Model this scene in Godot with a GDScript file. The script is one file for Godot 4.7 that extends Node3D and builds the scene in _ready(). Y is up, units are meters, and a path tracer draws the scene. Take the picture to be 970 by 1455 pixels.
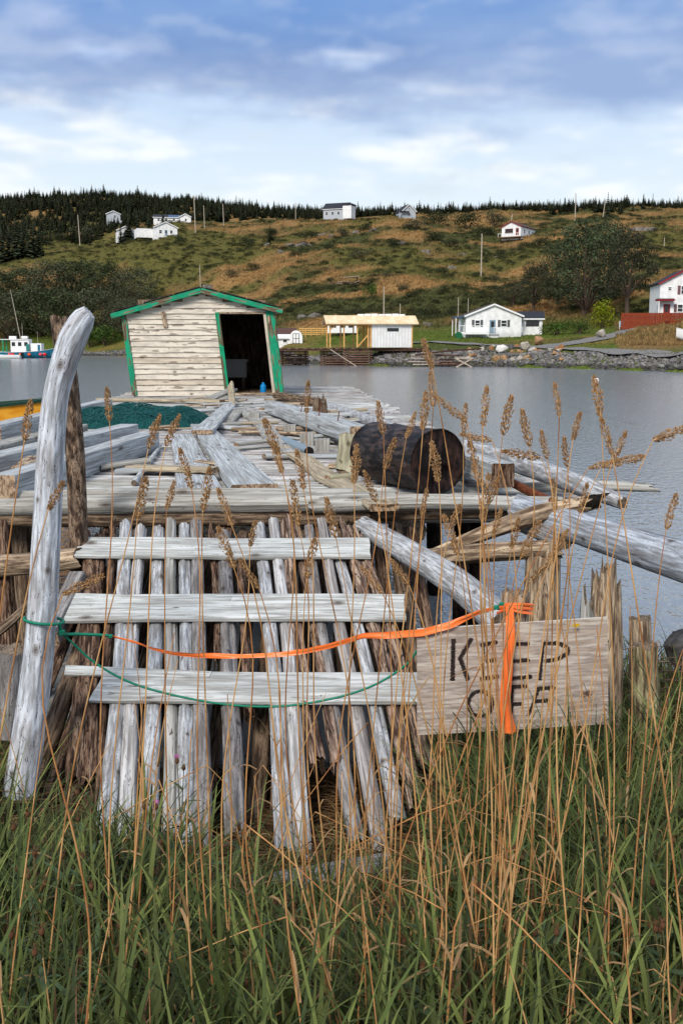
extends Node3D

# An old fishing wharf with a shed, seen from the grassy bank; metres, y up, water at y = 0, the camera looks towards -z.

const CAM_Y := 2.58
const DECK := 1.5
var M := {}
var base_of := {}
var used := {}
var rng := RandomNumberGenerator.new()
var fn := FastNoiseLite.new()

# ------------------------------------------------------------------ shape collector
class Shape:
	var s := {}
	var xf := Transform3D()
	var use_x := false
	func surf(m) -> Array:
		if not s.has(m):
			s[m] = [PackedVector3Array(), PackedVector3Array(), PackedVector2Array(), PackedColorArray(), PackedInt32Array()]
		return s[m]
	func tri(m, a: Vector3, b: Vector3, c: Vector3, col := Color.WHITE) -> void:
		var d: Array = surf(m)
		var k: int = d[0].size()
		var n := (c - a).cross(b - a).normalized()
		for p in [a, b, c]:
			d[0].append(p); d[1].append(n); d[3].append(col)
		d[2].append(Vector2(0, 0)); d[2].append(Vector2(0, (b - a).length())); d[2].append(Vector2((c - a).length(), 0))
		d[4].append(k); d[4].append(k + 1); d[4].append(k + 2)
	func quad(m, a: Vector3, b: Vector3, c: Vector3, e: Vector3, col := Color.WHITE, uo := Vector2.ZERO, unit := false) -> void:
		var d: Array = surf(m)
		var k: int = d[0].size()
		var n := (c - a).cross(b - a).normalized()
		var w := 1.0 if unit else (b - a).length()
		var h := 1.0 if unit else (e - a).length()
		d[0].append(a); d[0].append(b); d[0].append(c); d[0].append(e)
		d[2].append(uo); d[2].append(uo + Vector2(w, 0)); d[2].append(uo + Vector2(w, h)); d[2].append(uo + Vector2(0, h))
		for q in 4:
			d[1].append(n); d[3].append(col)
		for q in [0, 1, 2, 0, 2, 3]:
			d[4].append(k + q)
	func box(m, c: Vector3, size: Vector3, b := Basis(), col := Color.WHITE) -> void:
		var h := size * 0.5
		var p := []
		for q in 8:
			p.append(c + b * Vector3(h.x if q & 1 else -h.x, h.y if q & 2 else -h.y, h.z if q & 4 else -h.z))
		quad(m, p[6], p[7], p[5], p[4], col); quad(m, p[3], p[2], p[0], p[1], col)
		quad(m, p[2], p[6], p[4], p[0], col); quad(m, p[7], p[3], p[1], p[5], col)
		quad(m, p[2], p[3], p[7], p[6], col); quad(m, p[4], p[5], p[1], p[0], col)
	# bar between two points with a square section
	func bar(m, a: Vector3, b: Vector3, w: float, h: float, up := Vector3.UP) -> void:
		var t := (b - a).normalized()
		var u := up if absf(t.dot(up)) < 0.98 else Vector3.BACK
		var x := t.cross(u).normalized()
		var y := x.cross(t)
		box(m, (a + b) * 0.5, Vector3(w, h, (b - a).length()), Basis(x, y, -t))
	# smooth grid of rows x columns
	func grid(m, pts: PackedVector3Array, rows: int, cols: int, uvs: PackedVector2Array, cc := PackedColorArray(), flip := false) -> void:
		var d: Array = surf(m)
		var k: int = d[0].size()
		var n := PackedVector3Array()
		n.resize(pts.size())
		var ix := PackedInt32Array()
		for r in rows - 1:
			for c in cols - 1:
				var a := r * cols + c
				var b := a + 1
				var e := a + cols
				var f := e + 1
				var fa := (pts[f] - pts[a]).cross(pts[b] - pts[e])
				if flip: fa = -fa
				n[a] += fa; n[b] += fa; n[e] += fa; n[f] += fa
				if flip:
					ix.append(k + a); ix.append(k + f); ix.append(k + b); ix.append(k + a); ix.append(k + e); ix.append(k + f)
				else:
					ix.append(k + a); ix.append(k + b); ix.append(k + f); ix.append(k + a); ix.append(k + f); ix.append(k + e)
		for q in n.size():
			n[q] = n[q].normalized()
		d[0].append_array(pts); d[1].append_array(n); d[2].append_array(uvs); d[4].append_array(ix)
		if cc.size():
			d[3].append_array(cc)
		else:
			var w := PackedColorArray(); w.resize(pts.size()); w.fill(Color.WHITE)
			d[3].append_array(w)

# section: closed outline in unit coordinates (x side, y up), counter to the path
func sweep(sh: Shape, path: PackedVector3Array, radii: PackedFloat32Array, section: PackedVector2Array, up: Vector3, opt := {}) -> void:
	var ms = opt.get("m", M.silver)
	var me = opt.get("e", M.end)
	var seg: float = opt.get("seg", 0.12)
	var rough: float = opt.get("rough", 0.0)
	var fa: float = opt.get("fa", 2.2)
	var fl: float = opt.get("fl", 0.8)
	var jag: float = opt.get("jag", 0.0)
	var sd: float = opt.get("seed", 0.0)
	var wx: float = opt.get("wob", 0.0)
	var caps: bool = opt.get("caps", true)
	var splits: int = opt.get("splits", 0)
	var split_depth: float = opt.get("split_depth", 0.3)
	var curve := Curve3D.new()
	curve.bake_interval = 0.02
	var np := path.size()
	for i in np:
		var t := Vector3.ZERO
		if np > 2 and not opt.get("straight", false):
			t = (path[mini(i + 1, np - 1)] - path[maxi(i - 1, 0)]) / 6.0
			if i == 0 or i == np - 1:
				t *= 1.0
		curve.add_point(path[i], -t, t)
	var total := curve.get_baked_length()
	var rows := maxi(2, int(ceil(total / seg)) + 1)
	var nc := section.size()
	var along := [0.0]
	for i in range(1, np):
		along.append(curve.get_closest_offset(path[i]))
	along[np - 1] = total
	var per := PackedFloat32Array([0.0])
	var acc := 0.0
	for c in nc:
		acc += section[c].distance_to(section[(c + 1) % nc])
		per.append(acc)
	var pts := PackedVector3Array()
	var uvs := PackedVector2Array()
	var uo := Vector2(fposmod(sd * 0.377, 1.0) * 3.0, fposmod(sd * 0.713, 1.0) * 5.0)
	var k := 0
	var r0: float = radii[0]
	for i in rows:
		var l := total * i / float(rows - 1)
		while k < np - 2 and l > along[k + 1]:
			k += 1
		var span: float = maxf(along[k + 1] - along[k], 1e-5)
		var f := clampf((l - along[k]) / span, 0.0, 1.0)
		var r := lerpf(radii[k], radii[k + 1], f)
		var o := curve.sample_baked(l)
		var q := curve.sample_baked(minf(l + 0.02, total))
		var p := curve.sample_baked(maxf(l - 0.02, 0.0))
		var t := (q - p).normalized()
		var x := t.cross(up).normalized()
		var y := x.cross(t)
		if wx > 0.0:
			o += x * fn.get_noise_2d(l * 60.0 + sd * 91.0, 3.0) * wx + y * fn.get_noise_2d(l * 60.0 + sd * 47.0, 77.0) * wx
		for c in nc + 1:
			var v := section[c % nc]
			var g := 1.0
			if rough > 0.0:
				var vv := v.normalized() if v.length() > 0.0 else v
				g += rough * (fn.get_noise_3d(vv.x * fa * 40.0 + sd * 13.0, vv.y * fa * 40.0, l * fl * 40.0) + 0.6 * fn.get_noise_3d(vv.x * fa * 110.0, vv.y * fa * 110.0 + sd * 7.0, l * fl * 60.0))
			for sp in splits:
				# drying cracks that run along the trunk, open and close
				var dlt := wrapf(v.angle() - (sd * 1.7 + sp * 2.3 + 0.5 * fn.get_noise_2d(l * 50.0, sp * 40.0 + sd)), -PI, PI)
				g -= split_depth * exp(-dlt * dlt * 22.0) * smoothstep(-0.15, 0.3, fn.get_noise_2d(l * 70.0 + sp * 90.0, sd * 31.0))
			var pos := o + (x * v.x + y * v.y) * r * g
			if jag > 0.0 and (i == 0 or i == rows - 1):
				pos += t * jag * (fn.get_noise_3d(v.x * 130.0 + sd * 5.0, v.y * 130.0, i * 9.0 + sd) * 1.6) * (1.0 if i else -1.0)
			pts.append(pos)
			uvs.append(Vector2(per[c] * r0, l) + uo)
	sh.grid(ms, pts, rows, nc + 1, uvs)
	if caps:
		for e in 2:
			var st := 0 if e == 0 else (rows - 1) * (nc + 1)
			var mid := Vector3.ZERO
			for c in nc:
				mid += pts[st + c] / nc
			var d: Array = sh.surf(me)
			var kk: int = d[0].size()
			var inward := (pts[nc + 1] - pts[0]).normalized() if e == 0 else (pts[(rows - 2) * (nc + 1)] - pts[st]).normalized()
			mid += inward * jag * 0.5
			d[0].append(mid); d[1].append(-inward); d[2].append(Vector2(0.5, 0.5)); d[3].append(Color.WHITE)
			for c in nc:
				d[0].append(pts[st + c]); d[1].append(-inward); d[3].append(Color.WHITE)
				d[2].append(Vector2(0.5, 0.5) + section[c] * (0.42 / maxf(0.3, section[c].length() if nc > 12 else 1.0)))
			for c in nc:
				var c1 := kk + 1 + c
				var c2 := kk + 1 + (c + 1) % nc
				if e == 0:
					d[4].append(kk); d[4].append(c2); d[4].append(c1)
				else:
					d[4].append(kk); d[4].append(c1); d[4].append(c2)

func circle(n: int) -> PackedVector2Array:
	var p := PackedVector2Array()
	for i in n:
		p.append(Vector2(cos(TAU * i / n), sin(TAU * i / n)))
	return p

# chamfered rectangle, w wide and h high in metres (use radius 1)
func rect(w: float, h: float, b := 0.006, mids := 1) -> PackedVector2Array:
	var p := PackedVector2Array()
	var x := w * 0.5
	var y := h * 0.5
	var cs := [Vector2(x - b, y), Vector2(x, y - b), Vector2(x, -y + b), Vector2(x - b, -y), Vector2(-x + b, -y), Vector2(-x, -y + b), Vector2(-x, y - b), Vector2(-x + b, y)]
	cs.reverse()
	for i in 8:
		p.append(cs[i])
		var nx: Vector2 = cs[(i + 1) % 8]
		if nx.distance_to(cs[i]) > b * 3.0:
			for q in mids:
				p.append(cs[i].lerp(nx, (q + 1.0) / (mids + 1.0)))
	return p

func pv(a: Array) -> PackedVector3Array:
	return PackedVector3Array(a)

func log_into(sh: Shape, path: Array, radii: Array, opt := {}) -> void:
	var up: Vector3 = opt.get("up", Vector3.UP)
	var t: Vector3 = (path[-1] - path[0]).normalized()
	if absf(t.dot(up)) > 0.9:
		up = Vector3.BACK
	sweep(sh, pv(path), PackedFloat32Array(radii), circle(opt.get("sides", 12)), up, opt)

func plank_into(sh: Shape, a: Vector3, b: Vector3, w: float, h: float, opt := {}) -> void:
	var up: Vector3 = opt.get("up", Vector3.UP)
	sweep(sh, pv([a, b]), PackedFloat32Array([1.0, opt.get("taper", 1.0)]), rect(w, h, opt.get("bevel", 0.006), opt.get("mids", 2)), up, opt)

# ------------------------------------------------------------------ nodes
func numbered(called: String) -> String:
	var k: int = used.get(called, 0)
	used[called] = k + 1
	return called if k == 0 else "%s_%03d" % [called, k]

func tag(o: Node, label: String, category: String, group := "", kind := "") -> void:
	o.set_meta("label", label)
	if category: o.set_meta("category", category)
	if group: o.set_meta("group", group)
	if kind: o.set_meta("kind", kind)

func thing(called: String, label: String, category: String, at := Vector3.ZERO, group := "") -> Node3D:
	var o := Node3D.new()
	o.name = numbered(called)
	add_child(o)
	o.position = at
	base_of[o] = at
	tag(o, label, category, group)
	return o

func to_mesh(sh: Shape, off: Vector3) -> ArrayMesh:
	var am := ArrayMesh.new()
	for m in sh.s:
		var d: Array = sh.s[m]
		var v: PackedVector3Array = d[0]
		if sh.use_x:
			v = sh.xf * v
			d[1] = sh.xf.basis * d[1] if false else d[1]
		if off != Vector3.ZERO:
			v = Transform3D(Basis(), -off) * v
		var arr := []
		arr.resize(Mesh.ARRAY_MAX)
		arr[Mesh.ARRAY_VERTEX] = v
		arr[Mesh.ARRAY_NORMAL] = d[1]
		arr[Mesh.ARRAY_TEX_UV] = d[2]
		if m is StandardMaterial3D and m.vertex_color_use_as_albedo:
			arr[Mesh.ARRAY_COLOR] = d[3]
		arr[Mesh.ARRAY_INDEX] = d[4]
		am.add_surface_from_arrays(Mesh.PRIMITIVE_TRIANGLES, arr)
		am.surface_set_material(am.get_surface_count() - 1, m)
	return am

func put(sh: Shape, called: String, parent: Node3D, label := "") -> MeshInstance3D:
	var o := MeshInstance3D.new()
	var off: Vector3 = base_of.get(parent, Vector3.ZERO)
	o.mesh = to_mesh(sh, off)
	o.name = called
	parent.add_child(o, true)
	base_of[o] = off
	if label: o.set_meta("label", label)
	return o

# a thing that is one mesh
func single(sh: Shape, called: String, label: String, category: String, at := Vector3.ZERO, group := "") -> MeshInstance3D:
	var o := MeshInstance3D.new()
	o.mesh = to_mesh(sh, at)
	o.name = numbered(called)
	o.position = at
	add_child(o)
	tag(o, label, category, group)
	return o

func setting(sh: Shape, called: String, label: String, kind := "structure") -> MeshInstance3D:
	var o := MeshInstance3D.new()
	o.mesh = to_mesh(sh, Vector3.ZERO)
	o.name = numbered(called)
	add_child(o)
	tag(o, label, "", "", kind)
	return o

func copy_of(o: Node3D, label := "") -> Node3D:
	var c: Node3D = o.duplicate()
	var nm := String(o.name)
	if nm.length() > 4 and nm.right(3).is_valid_int() and nm[nm.length() - 4] == "_":
		nm = nm.left(nm.length() - 4)
	c.name = numbered(nm)
	add_child(c)
	if label: c.set_meta("label", label)
	return c

func many(called: String, mesh: Mesh, places: Array, colors: Array, label: String, parent: Node = self) -> MultiMeshInstance3D:
	var mm := MultiMesh.new()
	mm.transform_format = MultiMesh.TRANSFORM_3D
	mm.use_colors = colors.size() > 0
	mm.mesh = mesh
	mm.instance_count = places.size()
	for i in places.size():
		mm.set_instance_transform(i, places[i])
		if colors.size(): mm.set_instance_color(i, colors[i])
	var o := MultiMeshInstance3D.new()
	o.multimesh = mm
	o.name = numbered(called)
	parent.add_child(o)
	tag(o, label, "", "", "stuff")
	return o

# ------------------------------------------------------------------ textures and materials
func noise_img(w: int, h: int, ow: int, oh: int, freq: float, seed_: int, oct := 4, kind := FastNoiseLite.TYPE_SIMPLEX) -> PackedByteArray:
	var n := FastNoiseLite.new()
	n.seed = seed_
	n.frequency = freq
	n.noise_type = kind
	n.fractal_octaves = oct
	var im := n.get_seamless_image(w, h)
	im.convert(Image.FORMAT_L8)
	if ow != w or oh != h:
		im.resize(ow, oh, Image.INTERPOLATE_CUBIC)
	return im.get_data()

func ramp3(a: Color, b: Color, c: Color, t: float) -> Color:
	return a.lerp(b, t * 2.0) if t < 0.5 else b.lerp(c, t * 2.0 - 1.0)

# grain runs along v; returns [albedo texture, height texture]; stops are sRGB
func wood(w: int, h: int, sd: int, dark: Color, mid: Color, light: Color, o := {}) -> Array:
	var grain := noise_img(w, maxi(32, h / int(o.get("stretch", 16))), w, h, o.get("gf", 0.035), sd, 5)
	var fine := noise_img(w, maxi(32, h / 8), w, h, 0.16, sd + 1, 3)
	var crk := noise_img(w, maxi(24, h / int(o.get("cstretch", 24))), w, h, o.get("cf", 0.022), sd + 2, 3)
	var tone := noise_img(w / 2, h / 8, w, h, o.get("tf", 0.02), sd + 3, 4)
	var pat := noise_img(w, h / int(o.get("pstretch", 10)), w, h, o.get("pf", 0.025), sd + 4, 5)
	var alb := PackedByteArray(); alb.resize(w * h * 3)
	var hgt := PackedByteArray(); hgt.resize(w * h)
	var cw: float = o.get("cw", 5.0)
	var crack_c: Color = o.get("crack", Color(0.12, 0.1, 0.09))
	var coat = o.get("coat", null)
	var cover: float = o.get("cover", 0.0)
	var stain: Color = o.get("stain", mid)
	var st_amt: float = o.get("stain_amt", 0.0)
	for i in w * h:
		var g := grain[i] / 255.0
		var f := fine[i] / 255.0
		var t := tone[i] / 255.0
		var v := clampf((g - 0.5) * 1.5 + (f - 0.5) * 0.5 + (t - 0.5) * 0.8 + 0.5, 0.0, 1.0)
		var c := ramp3(dark, mid, light, v)
		if st_amt > 0.0:
			c = c.lerp(stain, clampf((pat[i] / 255.0 - 0.55) * 6.0, 0.0, 1.0) * st_amt)
		var d := absf(float(crk[i]) - 128.0 + (f - 0.5) * 8.0)
		var ck := clampf(1.0 - d / cw, 0.0, 1.0) * clampf((t - 0.3) * 4.0, 0.15, 1.0)
		var hh := 0.35 + 0.45 * g + 0.15 * f
		if coat != null:
			var pk := clampf(((pat[i] / 255.0) * 0.6 + g * 0.5 + (t - 0.5) * 0.7 - (1.0 - cover)) * 9.0, 0.0, 1.0)
			var cc: Color = coat
			c = c.lerp(cc.lerp(cc.darkened(0.25), clampf((t - 0.4) * 1.2 + (f - 0.5) * 0.3, 0.0, 1.0)), pk)
			hh += 0.15 * pk
			ck *= 1.0 - 0.6 * pk
		c = c.lerp(crack_c, ck * float(o.get("ca", 0.9)))
		hh -= ck * 0.7
		alb[i * 3] = int(clampf(c.r, 0.0, 1.0) * 255.0)
		alb[i * 3 + 1] = int(clampf(c.g, 0.0, 1.0) * 255.0)
		alb[i * 3 + 2] = int(clampf(c.b, 0.0, 1.0) * 255.0)
		hgt[i] = int(clampf(hh, 0.0, 1.0) * 255.0)
	var kr := RandomNumberGenerator.new(); kr.seed = sd
	for q in int(o.get("knots", 0)):
		var kx := kr.randi() % w
		var ky := kr.randi() % h
		var ra := kr.randf_range(5.0, 11.0)
		var rb := ra * kr.randf_range(1.6, 2.6)
		for dy in range(-int(rb * 2.0), int(rb * 2.0)):
			for dx in range(-int(ra * 2.0), int(ra * 2.0)):
				var e := sqrt(dx * dx / (ra * ra) + dy * dy / (rb * rb))
				if e > 1.9: continue
				var i := ((ky + dy + h) % h) * w + (kx + dx + w) % w
				var s := clampf(1.15 - e, 0.0, 1.0) * 0.75 + 0.25 * clampf(1.9 - e, 0.0, 1.0) * (0.5 + 0.5 * sin(e * 16.0))
				for c in 3:
					alb[i * 3 + c] = int(lerpf(alb[i * 3 + c], [52.0, 41.0, 34.0][c], s * 0.8))
				hgt[i] = int(clampf(hgt[i] + 60.0 * clampf(1.3 - e, 0.0, 1.0) - 90.0 * clampf(0.5 - e, 0.0, 1.0), 0.0, 255.0))
	var ia := Image.create_from_data(w, h, false, Image.FORMAT_RGB8, alb)
	var ih := Image.create_from_data(w, h, false, Image.FORMAT_L8, hgt)
	return [ImageTexture.create_from_image(ia), ImageTexture.create_from_image(ih)]

func tex_mat(t: Array, tint := Color.WHITE, scale := Vector2(1, 1), relief := 0.4, roughness := 0.9) -> StandardMaterial3D:
	var m := StandardMaterial3D.new()
	m.albedo_texture = t[0]
	m.albedo_color = tint
	m.roughness = roughness
	m.metallic_specular = 0.3
	m.uv1_scale = Vector3(scale.x, scale.y, 1)
	if relief > 0.0:
		m.heightmap_enabled = true
		m.heightmap_texture = t[1]
		m.heightmap_scale = relief
	return m

func flat(c: Color, roughness := 0.8, spec := 0.4) -> StandardMaterial3D:
	var m := StandardMaterial3D.new()
	m.albedo_color = c
	m.roughness = roughness
	m.metallic_specular = spec
	return m

func vcol(roughness := 0.9, spec := 0.25) -> StandardMaterial3D:
	var m := StandardMaterial3D.new()
	m.vertex_color_use_as_albedo = true
	m.roughness = roughness
	m.metallic_specular = spec
	return m

func lin(r: float, g: float, b: float) -> Color:
	return Color(r, g, b).linear_to_srgb()

# mottled paint or other plain surface: a world-scale noise between two tones
func mottled(a: Color, b: Color, sd: int, freq := 0.02, size := 256, roughness := 0.85, scale := Vector3(1, 1, 1), tri := true) -> StandardMaterial3D:
	var t := noise_img(size, size, size, size, freq, sd, 5)
	var im := PackedByteArray(); im.resize(size * size * 3)
	for i in size * size:
		var c := a.lerp(b, clampf((t[i] / 255.0 - 0.25) * 2.0, 0.0, 1.0))
		im[i * 3] = int(c.r * 255.0); im[i * 3 + 1] = int(c.g * 255.0); im[i * 3 + 2] = int(c.b * 255.0)
	var m := StandardMaterial3D.new()
	m.albedo_texture = ImageTexture.create_from_image(Image.create_from_data(size, size, false, Image.FORMAT_RGB8, im))
	m.uv1_triplanar = tri
	m.uv1_scale = scale
	m.roughness = roughness
	m.metallic_specular = 0.3
	return m

# ------------------------------------------------------------------ land beyond the bay
const LAND_U0 := -0.6
const LAND_DU := 0.05
const LAND_COLS := 29
const LAND_D0 := 80.0
const LAND_RATIO := 1.03
const LAND_ROWS := 80
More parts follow.
